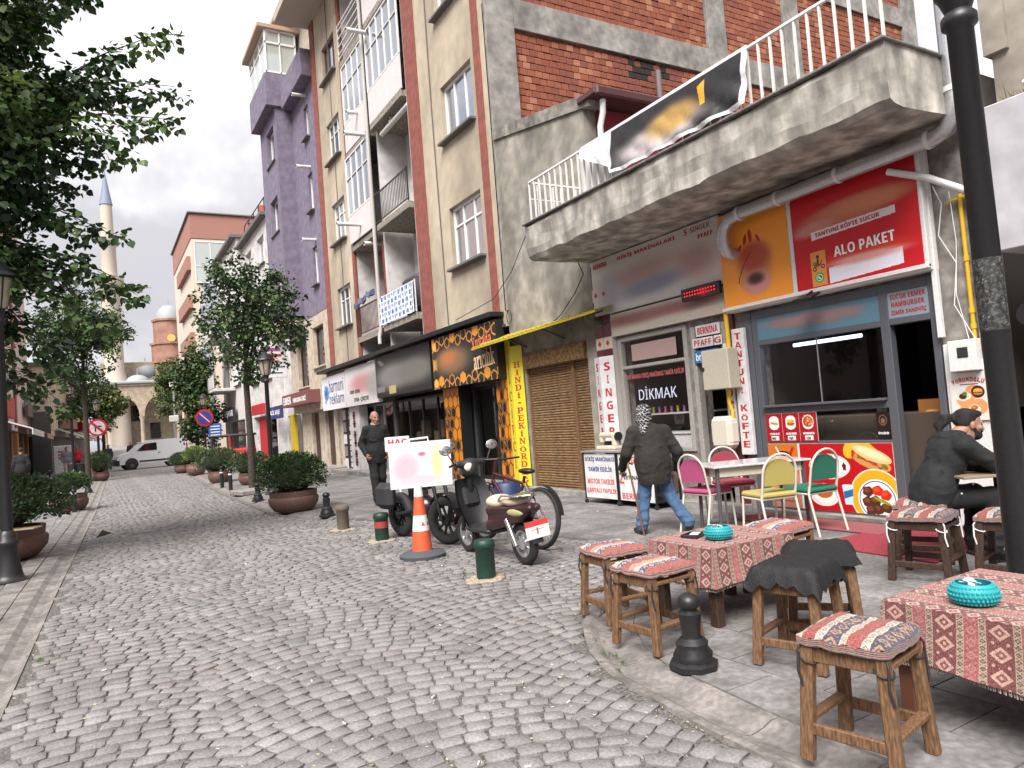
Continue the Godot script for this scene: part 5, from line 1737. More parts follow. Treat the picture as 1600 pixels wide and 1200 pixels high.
func shop_fascias() -> void:
	# signs along the foot of the tan block
	var n := fthing("shop_sign", "white sign with a blue flower and the words harmoni reklam", "shop sign", -24.5, 2.2)
	n.set_meta("label", "white sign with a blue ink flower and navy lettering at the fascia row's far end")
	var a := Art.new(150, 90, Color(0.86, 0.85, 0.87))
	for i in 9:
		a.ell(30 + cos(i * 0.7) * 9, 44 + sin(i * 0.7) * 13, 8, 8, Color(0.3, 0.52, 0.75), 0, 0.0, 0.2)
	a.ell(28, 44, 6, 7, Color(0.15, 0.34, 0.6))
	a.ell(22, 68, 5, 5, Color(0.3, 0.52, 0.75))
	var f := board(n, "panel", -25.95, -23.2, 2.2, 3.36, 0.16, picture("harmoni", a), mt("white_metal"), 0.14)
	text(f, "harmoni", 1.65, 0.42, Vector3(-24.2, 3.0, 0.165), mt("navy_ink"), FR)
	text(f, "reklam", 1.65, 0.36, Vector3(-24.2, 2.56, 0.165), mt("navy_ink"), FR)
	n = fthing("shop_sign", "white sign with a smudged pink mark and small black script in the fascia row", "shop sign", -21.7, 2.2)
	a = Art.new(170, 90, Color(0.86, 0.84, 0.84))
	a.ell(100, 42, 66, 20, Color(0.78, 0.56, 0.56), 0, 0.6)
	a.ell(160, 50, 40, 30, Color(0.6, 0.59, 0.58), 0, 0.6)
	f = board(n, "panel", -23.15, -20.1, 2.2, 3.42, 0.16, picture("white_fascia", a), mt("white_metal"), 0.14)
	text(f, "cam ayna", 1.0, 0.14, Vector3(-22.2, 2.62, 0.165), mt("black_ink"), FSF)
	text(f, "AYNA - ÇERÇEVE", 1.4, 0.16, Vector3(-21.6, 2.36, 0.165), mt("black_ink"))
	n = fthing("shop_sign", "dark fascia with smudged grey lettering over the unlit shop", "shop sign", -18.1, 2.3)
	a = Art.new(256, 84, Color(0.13, 0.13, 0.135))
	a.ell(90, 46, 90, 26, Color(0.47, 0.46, 0.45), 0, 0.5)
	a.ell(190, 44, 80, 24, Color(0.42, 0.41, 0.39), 0, 0.5)
	a.ell(30, 14, 16, 5, Color(0.4, 0.4, 0.4), 0.3)
	a.rect(4, 62, 40, 12, Color(0.45, 0.45, 0.45))
	a.rect(66, 64, 34, 16, Color(0.7, 0.62, 0.42))
	board(n, "panel", -20.05, -16.1, 2.3, 3.46, 0.2, picture("dark_fascia", a), mt("black_metal"), 0.18)
	# honey shop
	n = fthing("shop_sign", "black fascia with orange honeycomb outlines and cream script over the honey shop", "shop sign", -14.3, 2.25)
	a = Art.new(300, 130, Color(0.14, 0.14, 0.15))
	var og := Color(0.85, 0.55, 0.18)
	for i in 12:
		for j: int in [0, 5]:
			var x := i * 27.0 + (13 if j else 0)
			var y := 10.0 if j == 0 else 122.0
			a.hexagon(x, y + (i % 2) * 10 * (1 if j == 0 else -1), 15, og)
			if (i * 7 + j) % 4 != 0:
				a.hexagon(x, y + (i % 2) * 10 * (1 if j == 0 else -1), 11, Color(0.14, 0.14, 0.15))
	a.rect(0, 30, 22, 70, og)
	for i in 5:
		a.hexagon(12, 20 + i * 24, 13, Color(0.14, 0.14, 0.15) if i % 2 else Color(0.9, 0.66, 0.32))
	a.ell(96, 66, 84, 34, Color(0.5, 0.38, 0.27), 0, 0.5)
	a.ell(80, 58, 40, 18, Color(0.68, 0.42, 0.25), 0, 0.7)
	f = board(n, "panel", -15.9, -12.72, 2.25, 3.45, 0.22, picture("honey_fascia", a), mt("black_metal"), 0.2)
	text(f, "arıcılık", 0.92, 0.38, Vector3(-13.3, 2.72, 0.226), M("cream_ink", Color(0.72, 0.5, 0.28), 0.6), FSF, 0.06)
	text(f, "Yuvada", 0.9, 0.28, Vector3(-13.35, 3.1, 0.226), M("coral_ink", Color(0.65, 0.15, 0.08), 0.6), FSF, 0.06)
	for s in 2:
		n = fthing("printed_panel", ["orange honeycomb printed panel left of the honey shop door", "orange and black honeycomb panel right of the honey shop door"][s], "panel", -15.45 if s == 0 else -12.95, 0.05)
		a = Art.new(120, 270, Color(0.72, 0.42, 0.06))
		var c := 0
		for j in 9:
			for i in 4:
				var x := i * 36.0 + (18 if j % 2 else 0)
				var y := j * 32.0 + 8
				a.hexagon(x, y, 21, Color(0.12, 0.08, 0.03))
				a.hexagon(x, y, 19, Color(0.76, 0.46, 0.07))
				c = (c * 5 + 3 + i) % 7
				if (i + j * 2 + c) % 3 == 0 and (s == 1 or j > 1):
					a.hexagon(x, y, 16, Color(0.05, 0.045, 0.05))
					if (i + j) % 3 == 0:
						a.ell(x, y, 9, 6, Color(0.45, 0.28, 0.06), 0.5)
						a.ell(x - 5, y - 6, 6, 4, Color(0.5, 0.45, 0.35), -0.4)
		var pm := picture("honeycomb_%d" % s, a)
		if s == 0:
			board(n, "panel", -15.85, -15.02, 0.08, 2.24, 0.03, pm, mt("black_metal"), 0.3)
		else:
			board(n, "panel", -13.22, -12.7, 0.08, 2.24, 0.03, pm, mt("black_metal"), 0.3)

func purple_building() -> void:
	var n := fthing("apartment_building", "purple apartment block with a projecting bay and glazed roof terrace", "building", -30.0, 0.0)
	var pu := mt("purple_render")
	var b := B()
	var hs := []
	for q: Array in [[6.9, 8.3], [9.65, 11.05], [12.4, 13.6]]:
		hs.append(Rect2(-26.65, q[0], 0.62, q[1] - q[0]))
	b.wall(-28.4, -25.13, 5.85, 15.0, -0.3, -0.02, hs)
	part(b, "wall", pu, n)
	for h: Rect2 in hs:
		window(n, h.position.x, h.end.x, h.position.y, h.end.y, -0.14, [], [], mt("white_frame"), mt("sky_glass"), 0.05, mt("dark_sill"))
	# bay
	b = B()
	var bh := []
	for q: Array in [[6.6, 8.0], [9.6, 11.0], [12.45, 13.85]]:
		bh.append(Rect2(-30.2, q[0], 1.3, q[1] - q[0]))
	b.wall(-31.3, -28.4, 5.9, 14.4, -0.4, 0.62, bh)
	part(b, "bay", pu, n)
	for h: Rect2 in bh:
		window(n, h.position.x, h.end.x, h.position.y, h.end.y, 0.42, [0.5], [], mt("white_frame"), mt("sky_glass"), 0.05, mt("dark_sill"))
	b = B()
	b.box(Vector3(-29.85, 15.0, 0.25), Vector3(3.1, 1.3, 1.45), 0.02)
	b.box(Vector3(-26.7, 14.7, 0.15), Vector3(3.1, 1.0, 0.5), 0.02)
	part(b, "terrace_parapet", pu, n)
	for q: Array in [[-31.4, -28.35, 15.68, 17.4, 0.93]]:
		window(n, q[0], q[1], q[2], q[3], q[4] - 0.06, [0.33, 0.67], [0.72], mt("white_frame"), M("terrace_glass", Color(0.52, 0.56, 0.53), 0.08, {"metal": 0.4}), 0.07)
	b = B()
	b.box(Vector3(-28.36, 16.5, 0.25), Vector3(0.03, 1.7, 1.2))
	part(b, "end_pane", mt("terrace_glass"), n)
	b = B()
	for q: Array in [[0.86, 0.05], [0.3, 0.04], [-0.3, 0.05]]:
		b.box(Vector3(-28.33, 16.55, q[0]), Vector3(0.06, 1.75, q[1]))
	for y: float in [15.72, 16.9, 17.4]:
		b.box(Vector3(-28.33, y, 0.28), Vector3(0.06, 0.07, 1.25))
	part(b, "end_frame", mt("white_frame"), n)
	b = B()
	b.box(Vector3(-29.9, 17.52, 0.2), Vector3(3.4, 0.18, 1.9), 0.02)
	part(b, "terrace_roof", M("terrace_roof", Color(0.38, 0.27, 0.2), 0.8), n)
	b = B()
	b.box(Vector3(-28.3, 16.5, -3.5), Vector3(6.2, 3.6, 6.0), 0.02)
	part(b, "top_storey", mt("beige_render"), n)
	b = B()
	b.box(Vector3(-28.3, 18.4, -3.2), Vector3(6.8, 0.2, 7.0), 0.02)
	part(b, "roof", mt("terrace_roof"), n)
	flue(n, -26.2, 13.95, -0.02, 0.5)
	flue(n, -26.2, 11.25, -0.02, 0.5)
	flue(n, -26.1, 8.5, -0.02, 0.5)
	# first floor and shop
	b = B()
	b.wall(-31.2, -25.13, 2.3, 5.84, -0.35, -0.03, [Rect2(-30.0, 3.3, 1.6, 2.2), Rect2(-27.45, 3.9, 1.5, 1.5)])
	b.wall(-31.2, -25.13, 0.0, 2.3, -0.6, -0.35, [Rect2(-29.6, 0.15, 1.1, 2.1), Rect2(-27.6, 0.15, 1.1, 2.1)])
	b.box(Vector3(-29.85, 5.87, 0.2), Vector3(2.9, 0.4, 0.9), 0.02)
	part(b, "shop_storey", mt("beige_render"), n)
	for q: Array in [[-30.0, -28.4, 3.3, 5.5], [-27.45, -25.95, 3.9, 5.4]]:
		window(n, q[0], q[1], q[2], q[3], -0.2, [], [], mt("maroon_gutter"), mt("dark_glass"), 0.06, mt("beige_render"))
	for q: Array in [[-29.6, -28.5], [-27.6, -26.5]]:
		b = B()
		b.box(Vector3((q[0] + q[1]) / 2, 1.2, -0.5), Vector3(q[1] - q[0], 2.1, 0.05), 0.01)
		part(b, "door", M("brown_door", Color(0.05, 0.03, 0.025), 0.5), n)
	b = B()
	b.box(Vector3(-26.0, 0.1, -0.1), Vector3(2.2, 0.2, 0.6), 0.02)
	part(b, "step", mt("raw_concrete"), n)
	b = B()
	b.wall(-34.4, -31.2, 0.0, 6.0, -0.5, -0.4, [Rect2(-34.0, 0.1, 2.4, 2.2)])
	part(b, "side_shop", mt("white_render"), n)
	var o := fthing("shop_sign", "brown box sign with white letters over the two brown doors", "shop sign", -29.0, 2.55)
	b = B()
	b.box(Vector3(-29.0, 2.82, 0.2), Vector3(4.2, 0.5, 0.5), 0.01)
	part(b, "box", M("emek_brown", Color(0.16, 0.06, 0.055), 0.6), o)
	text(o, "EMEK", 1.3, 0.3, Vector3(-30.2, 2.82, 0.455), mt("white_ink"))
	text(o, "PANTOLON & TERZİ", 2.0, 0.22, Vector3(-28.2, 2.8, 0.455), mt("white_ink"))
	o = fthing("hanging_sign", "large white hanging sign with purple and blue lines of print high on the right", "sign", -31.5, 3.9)
	b = B()
	b.box(Vector3(-31.4, 4.75, 0.75), Vector3(0.08, 1.7, 1.3), 0.01)
	part(b, "panel", mt("sign_white"), o)
	for i in 5:
		b = B()
		b.box(Vector3(-31.355, 5.1 - i * 0.25, 0.75), Vector3(0.01, [0.14, 0.1, 0.06, 0.05, 0.05][i], [0.8, 0.9, 0.7, 1.0, 0.9][i]))
		part(b, "print_line", [M("purple_ink", Color(0.3, 0.05, 0.22), 0.6), mt("red_ink"), mt("red_ink"), mt("navy_ink"), mt("navy_ink")][i], o)

func facade_block(called: String, label: String, u0: float, u1: float, d: float, h: float, mat: Material, rows: int, cols: int, y0: float, extra := "") -> Node3D:
	var n := fthing(called, label, "building", (u0 + u1) / 2, 0.0, 0.0)
	var holes := []
	var fh := (h - y0) / rows
	var cw := (u1 - u0) / cols
	for i in rows:
		for j in cols:
			holes.append(Rect2(u0 + cw * (j + 0.25), y0 + fh * (i + 0.3), cw * 0.5, fh * 0.48))
	var b := B()
	b.wall(u0, u1, 0.0, h, d - 0.4, d, holes + [Rect2(u0 + 0.4, 0.1, u1 - u0 - 0.8, 2.4)])
	b.box(Vector3((u0 + u1) / 2, h / 2, d - 4.4), Vector3(u1 - u0 - 0.02, h - 0.02, 7.9))
	part(b, "wall", mat, n)
	for r: Rect2 in holes:
		window(n, r.position.x, r.end.x, r.position.y, r.end.y, d - 0.15, [0.5], [], mt("white_frame"), mt("sky_glass"), 0.06, mt("dark_sill"))
	b = B()
	b.box(Vector3((u0 + u1) / 2, 1.3, d - 0.36), Vector3(u1 - u0 - 0.8, 2.4, 0.04))
	part(b, "shopfront", mt("dark_glass"), n)
	b = B()
	b.box(Vector3((u0 + u1) / 2, h + 0.1, d - 4.2), Vector3(u1 - u0 + 0.3, 0.2, 9.0), 0.02)
	part(b, "roof", mt("dark_sill"), n)
	return n

func far_right() -> void:
	var n := facade_block("white_building", "narrow white building with an open balcony behind the street tree", -41.0, -34.6, -0.1, 11.8, mt("white_render"), 3, 2, 3.4)
	var b := B()
	b.box(Vector3(-38.5, 12.5, -1.0), Vector3(0.04, 0.04, 2.0))
	for i in 5:
		b.bar(Vector3(-40.5 + i * 1.3, 12.0, -0.2), Vector3(-40.5 + i * 1.3, 12.9, -0.2), 0.04, 0.04, 0.0, Vector3.BACK)
	b.bar(Vector3(-40.5, 12.9, -0.2), Vector3(-35.2, 12.9, -0.2), 0.04, 0.04)
	part(b, "roof_railing", mt("black_metal"), n)
	n = facade_block("white_building", "pale building with two small balconies beyond the narrow white one", -48.4, -41.1, 0.2, 12.4, M("pale_render", Color(0.60, 0.57, 0.55), 0.9), 3, 2, 3.6)
	for i in 2:
		b = B()
		b.box(Vector3(-45.5, 4.3 + i * 3.0, 0.8), Vector3(3.6, 0.16, 1.2), 0.01)
		b.box(Vector3(-45.5, 4.75 + i * 3.0, 1.38), Vector3(3.6, 0.7, 0.05), 0.01)
		part(b, "balcony", mt("white_render"), n)
	# red and other small shop signs between the trees
	for q: Array in [[-34.4, -31.9, 2.2, 2.75, "navy_ink", "ACİL KAŞE", "navy sign with white letters ACİL KAŞE under the hanging sign", 0.3], [-38.6, -35.6, 2.55, 3.05, "red_ink", "", "plain red shop fascia behind the street tree", 0.3], [-47.6, -43.4, 2.5, 3.3, "black_ink", "MEŞHUR", "black sign with white letters MEŞ beyond the street tree", 0.4]]:
		var o := fthing("shop_sign", q[6], "shop sign", (q[0] + q[1]) / 2, q[2])
		b = B()
		b.box(Vector3((q[0] + q[1]) / 2, (q[2] + q[3]) / 2, q[7]), Vector3(q[1] - q[0], q[3] - q[2], 0.1), 0.01)
		part(b, "panel", mt(q[4]), o)
		if q[5]:
			text(o, q[5], (q[1] - q[0]) * 0.8, (q[3] - q[2]) * 0.55, Vector3((q[0] + q[1]) / 2, (q[2] + q[3]) / 2, q[7] + 0.055), mt("white_ink"))
	var o := fthing("display_panel", "red lit-up shop doorway panel behind the street tree", "panel", -37.5, 0.2)
	b = B()
	b.box(Vector3(-37.6, 1.3, 0.0), Vector3(1.6, 2.2, 0.1), 0.01)
	part(b, "panel", mt("red_ink"), o)
	o.set_meta("label", "tall plain red panel at a shop door behind the street tree")
	o = fthing("display_panel", "tall yellow panel beside the shop window left of the brown doors", "panel", -31.6, 0.1)
	b = B()
	b.box(Vector3(-31.7, 1.2, -0.1), Vector3(0.9, 2.2, 0.1), 0.01)
	part(b, "panel", mt("yellow_paint"), o)
	# awning
	o = fthing("awning", "grey sloping shop awning far down the right side", "awning", -49.0, 2.4)
	b = B()
	b.prism(PackedVector2Array([Vector2(0, 3.4), Vector2(1.6, 2.5), Vector2(1.6, 2.35), Vector2(0, 3.3)]), -50.6, -47.9, Transform3D(Basis(Vector3(0, 0, 1), Vector3(0, 1, 0), Vector3(1, 0, 0)), Vector3.ZERO))
	part(b, "canopy", M("awning_grey", Color(0.35, 0.34, 0.33), 0.8), o)
	# terracotta-topped apartment block across the junction
	n = root("apartment_building", "tall cream apartment block with a terracotta top floor and red chimney", "building", Vector3(10.0, 0, -66.0))
	b = Mb.new()
	var holes := []
	for i in 5:
		holes.append(Rect2(0.9, 2.8 + i * 2.9, 1.8, 1.4))
	b.wall(-2.9, 6.0, 0.0, 17.2, -8.0, 6.0, [])
	part(b, "wall", M("cream_render", Color(0.60, 0.51, 0.42), 0.9), n)
	b = Mb.new()
	b.box(Vector3(1.55, 18.2, -1.0), Vector3(9.0, 1.96, 14.1), 0.02)
	part(b, "top_band", M("terracotta", Color(0.33, 0.16, 0.125), 0.85), n)
	b = Mb.new()
	b.box(Vector3(1.55, 19.25, -1.0), Vector3(9.3, 0.12, 14.4), 0.02)
	part(b, "roof", mt("dark_sill"), n)
	b = Mb.new()
	b.box(Vector3(3.4, 20.0, 3.0), Vector3(0.95, 2.2, 0.9), 0.02)
	b.box(Vector3(1.2, 19.5, 3.0), Vector3(0.7, 0.4, 0.7), 0.02)
	part(b, "chimney", M("chimney_red", Color(0.42, 0.10, 0.06), 0.85), n)
	window(n, -2.75, -0.4, 13.7, 17.0, 6.12, [0.5], [0.4], mt("white_frame"), mt("terrace_glass"), 0.08)
	for i in 4:
		window(n, 0.7, 2.6, 15.3 - i * 2.9, 16.8 - i * 2.9, 6.06, [0.33, 0.66], [], mt("white_frame"), mt("sky_glass"), 0.08)
	b = Mb.new()
	b.box(Vector3(-1.7, 12.0, 6.05), Vector3(1.1, 4.0, 0.06), 0.01)
	b.box(Vector3(-2.2, 6.0, 6.05), Vector3(0.7, 12.0, 0.1), 0.01)
	part(b, "grey_panel", M("grey_lilac", Color(0.36, 0.36, 0.43), 0.8), n)
	for i in 5:
		b = Mb.new()
		b.box(Vector3(-2.95, 3.5 + i * 3.0, 1.0), Vector3(0.5, 1.1, 8.0), 0.02)
		part(b, "balcony", mt("terracotta"), n)

func right_neighbour() -> void:
	var n := fthing("grey_shop_building", "beige plaster building with a plain grey fascia at the right edge", "building", -1.5, 0.0)
	var b := B()
	b.box(Vector3(-0.2, 3.22, 0.12), Vector3(6.2, 1.3, 0.45), 0.012)
	part(b, "fascia", M("grey_fascia", Color(0.50, 0.49, 0.52), 0.6, {"tex": noise(27, 0.008, 0.85, 1.0, 4), "ts": 0.6}), n)
	b = B()
	b.wall(-3.35, 3.0, 3.9, 12.0, -0.35, -0.05)
	b.box(Vector3(-3.3, 8.2, -3.0), Vector3(0.2, 7.5, 6.0))
	part(b, "wall", M("beige_plaster", Color(0.47, 0.42, 0.35), 0.95, {"tex": noise(21, 0.012, 0.8, 1.0, 5), "ts": 0.5, "det": noise(32, 0.007, 0.75, 1.0, 5), "ds": 0.25, "bump": 1.0}), n)
	b = B()
	b.wall(-3.3, 3.0, 0.0, 2.57, -0.5, -0.25, [Rect2(-3.0, 0.05, 1.6, 2.3), Rect2(-1.0, 0.8, 3.0, 1.5)])
	part(b, "shop_wall", M("pale_wall", Color(0.50, 0.49, 0.48), 0.85), n)
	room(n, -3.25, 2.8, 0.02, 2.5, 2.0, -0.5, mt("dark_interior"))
	b = B()
	b.tube([Vector3(-3.1, 2.0, -0.3), Vector3(-3.1, 1.99, 0.3)], 0.07, 12)
	b.tube([Vector3(-3.1, 1.99, 0.26), Vector3(-3.1, 1.99, 0.36)], 0.1, 12)
	part(b, "flue", mt("black_metal"), n)
	# weeds and litter on the ledge
	var lf := Mb.new()
	for i in 160:
		var p := Vector3(rng.randf_range(-3.2, -2.0) + 1.5, 3.87, rng.randf_range(0.0, 0.3))
		var t := p + Vector3(rng.randfn(0, 0.05), rng.randf_range(0.05, 0.2), rng.randfn(0, 0.05))
		lf.flat(p, p + Vector3(0.012, 0, 0.004), t, Vector3(0, 0.2, 1))
	var wd := part(lf, "weeds", M("dry_weeds", Color(0.22, 0.18, 0.08), 0.9), self, "dry grass growing along the ledge above the grey fascia")
	wd.set_meta("category", "weeds")
	wd.set_meta("kind", "stuff")
	wd.transform = n.transform
	b = Mb.new()
	b.lathe([Vector2(0, 0), Vector2(0.035, 0.005), Vector2(0.035, 0.13), Vector2(0.012, 0.18), Vector2(0.012, 0.2), Vector2(0, 0.2)])
	var o := solo(b, "bottle", mt("white_metal"), "small white bottle lying on the ledge above the grey fascia", "bottle", Vector3(7.12, 3.91, -2.95), 0.0)
	o.rotation = Vector3(0.3, 0, 1.35)
	# pillar and pipes between the cafe and its neighbour
	n = fthing("white_pillar", "white boxed pillar with a broken top and exposed wall between cafe and neighbour", "pillar", -3.8, 0.0)
	b = B()
	b.box(Vector3(-3.8, 0.92, 0.0), Vector3(0.44, 1.82, 0.1), 0.006)
	b.box(Vector3(-4.0, 2.9, 0.08), Vector3(0.05, 2.0, 0.06), 0.006)
	b.box(Vector3(-3.62, 1.9, 0.0), Vector3(0.1, 0.5, 0.1), 0.006)
	part(b, "boxing", mt("white_metal"), n)
	b = B()
	b.box(Vector3(-3.78, 2.9, -0.2), Vector3(0.5, 2.2, 0.1), 0.01)
	part(b, "broken_wall", mt("stained_concrete"), n)
	b = B()
	b.box(Vector3(-3.89, 2.4, -0.06), Vector3(0.13, 1.3, 0.05), 0.01)
	part(b, "yellow_board", M("faded_yellow", Color(0.52, 0.47, 0.03), 0.6), n)
	n = fthing("gas_pipe", "pair of yellow gas pipes rising beside the white pillar", "pipe", -3.7, 1.8)
	b = B()
	b.tube([Vector3(-3.72, 1.75, 0.03), Vector3(-3.72, 3.25, 0.03)], 0.02, 8)
	b.tube([Vector3(-3.84, 3.2, 0.03), Vector3(-3.6, 3.22, 0.03)], 0.016, 8)
	b.tube([Vector3(-3.64, 1.75, 0.05), Vector3(-3.64, 2.5, 0.05), Vector3(-3.62, 2.58, 0.05), Vector3(-3.55, 2.6, 0.05)], 0.02, 8)
	for y: float in [1.95, 2.1, 2.6]:
		b.tube([Vector3(-3.72, y, 0.03), Vector3(-3.72, y + 0.05, 0.03)], 0.028, 8)
	part(b, "pipe", mt("gas_yellow"), n)
	n = fthing("white_pipe", "loose white plastic pipe and cables hanging beside the red sign", "pipe", -3.75, 3.4)
	b = B()
	b.tube([Vector3(-4.25, 3.62, 0.28), Vector3(-3.9, 3.45, 0.22), Vector3(-3.55, 3.2, 0.1)], 0.035, 8)
	part(b, "pipe", mt("white_metal"), n)
	b = B()
	b.tube([Vector3(-3.95, 3.4, 0.06), Vector3(-3.88, 3.2, 0.06), Vector3(-3.94, 2.9, 0.06), Vector3(-3.8, 2.6, 0.06), Vector3(-3.86, 2.2, 0.06), Vector3(-3.7, 1.85, 0.06)], 0.006, 5)
	b.tube([Vector3(-3.8, 3.3, 0.06), Vector3(-3.78, 2.8, 0.06), Vector3(-3.83, 2.3, 0.06), Vector3(-3.76, 1.86, 0.06)], 0.005, 5)
	part(b, "cable", mt("white_metal"), n)
	n = fthing("meter_box", "white metal meter box with a small dark window on the white pillar", "meter box", -3.78, 1.56)
	b = B()
	b.box(Vector3(-3.79, 1.7, 0.1), Vector3(0.26, 0.3, 0.12), 0.01)
	part(b, "box", mt("white_metal"), n)
	b = B()
	b.box(Vector3(-3.78, 1.73, 0.16), Vector3(0.1, 0.1, 0.012), 0.004)
	part(b, "glass", mt("black_ink"), n)
	n = fthing("meter_box", "beige metal utility box on the yellow pipe beside the vertical sign", "meter box", -6.75, 1.6)
	b = B()
	b.box(Vector3(-6.76, 1.86, 0.24), Vector3(0.46, 0.52, 0.2), 0.012)
	part(b, "box", M("box_beige", Color(0.46, 0.42, 0.33), 0.55, {"tex": noise(28, 0.02, 0.93, 1.0), "ts": 2.0}), n)
	b = B()
	b.box(Vector3(-6.96, 1.88, 0.345), Vector3(0.03, 0.05, 0.02), 0.004)
	part(b, "lock", mt("black_metal"), n)
	n = fthing("gas_meter", "cream rounded gas meter hanging under the beige utility box", "gas meter", -6.8, 0.83)
	b = B()
	b.box(Vector3(-6.8, 1.04, 0.22), Vector3(0.34, 0.42, 0.2), 0.05)
	b.box(Vector3(-6.8, 1.04, 0.22), Vector3(0.36, 0.3, 0.16), 0.03)
	part(b, "body", M("meter_cream", Color(0.58, 0.52, 0.44), 0.5), n)
	b = B()
	b.tube([Vector3(-6.66, 1.22, 0.2), Vector3(-6.66, 1.32, 0.2), Vector3(-6.7, 1.42, 0.2), Vector3(-6.68, 1.6, 0.2)], 0.024, 8)
	part(b, "elbow", mt("gas_yellow"), n)
	n = fthing("gas_pipe", "single yellow gas pipe rising from the beige box to the fascia", "pipe", -6.6, 2.1)
	b = B()
	b.tube([Vector3(-6.66, 2.12, 0.16), Vector3(-6.66, 2.6, 0.16)], 0.03, 8)
	part(b, "pipe", mt("gas_yellow"), n)
	# extraction duct
	n = fthing("extraction_duct", "galvanised round duct running under the balcony and turning down at its end", "duct", -4.9, 3.7)
	b = B()
	b.tube([Vector3(-3.5, 9.0, 0.38), Vector3(-3.5, 4.05, 0.38), Vector3(-3.52, 3.9, 0.37), Vector3(-3.6, 3.8, 0.36), Vector3(-3.72, 3.76, 0.36), Vector3(-6.1, 3.72, 0.36), Vector3(-6.28, 3.69, 0.36), Vector3(-6.38, 3.6, 0.36), Vector3(-6.41, 3.48, 0.36), Vector3(-6.41, 3.38, 0.35), Vector3(-6.4, 3.3, 0.3), Vector3(-6.38, 3.27, 0.12)], 0.082, 18)
	part(b, "duct", mt("galvanised"), n)
	for q: Array in [[-3.75, -3.79], [-4.72, -4.76], [-5.5, -5.54], [-6.08, -6.12]]:
		b = B()
		b.tube([Vector3(q[0], 3.76 + (q[0] + 3.72) * 0.0168, 0.36), Vector3(q[1], 3.76 + (q[1] + 3.72) * 0.0168, 0.36)], 0.09, 18)
		part(b, "clamp", mt("white_metal"), n)
	for y: float in [4.1, 5.2]:
		b = B()
		b.tube([Vector3(-3.5, y, 0.38), Vector3(-3.5, y + 0.05, 0.38)], 0.09, 18)
		part(b, "clamp", mt("white_metal"), n)
	n = fthing("floodlight", "small black floodlight pointing down under the cafe fascia", "floodlight", -5.3, 2.5)
	b = B()
	b.box(Vector3(-5.3, 2.54, 0.33), Vector3(0.24, 0.03, 0.2), 0.008, Basis(Vector3.RIGHT, 0.35))
	b.bar(Vector3(-5.3, 2.6, 0.2), Vector3(-5.3, 2.55, 0.3), 0.05, 0.02)
	part(b, "body", mt("black_metal"), n)
	b = B()
	b.box(Vector3(-5.3, 2.522, 0.337), Vector3(0.19, 0.006, 0.15), 0.0, Basis(Vector3.RIGHT, 0.35))
	part(b, "lens", M("lens", Color(0.35, 0.34, 0.3), 0.2), n)
	# the strip light burning inside the cafe
	n = fthing("tube_light", "lit white tube light high inside the cafe window", "light", -5.8, 2.0, -0.6)
	b = B()
	b.box(Vector3(-5.82, 2.1, -0.65), Vector3(0.98, 0.045, 0.04), 0.01)
	part(b, "lamp_tube", M("tube_glow", Color(0.9, 0.9, 0.95), 0.4, {"emit": Color(0.75, 0.82, 1.0), "ee": 2.5}), n)
	var al := AreaLight3D.new()
	al.name = "tube_glow"
	al.area_size = Vector2(1.0, 0.05)
	al.light_energy = 0.05
	al.light_color = Color(0.8, 0.87, 1.0)
	al.shadow_enabled = true
	n.add_child(al)
	al.position = Vector3(-5.82, 2.1, -0.6) - O
	al.rotation.y = PI

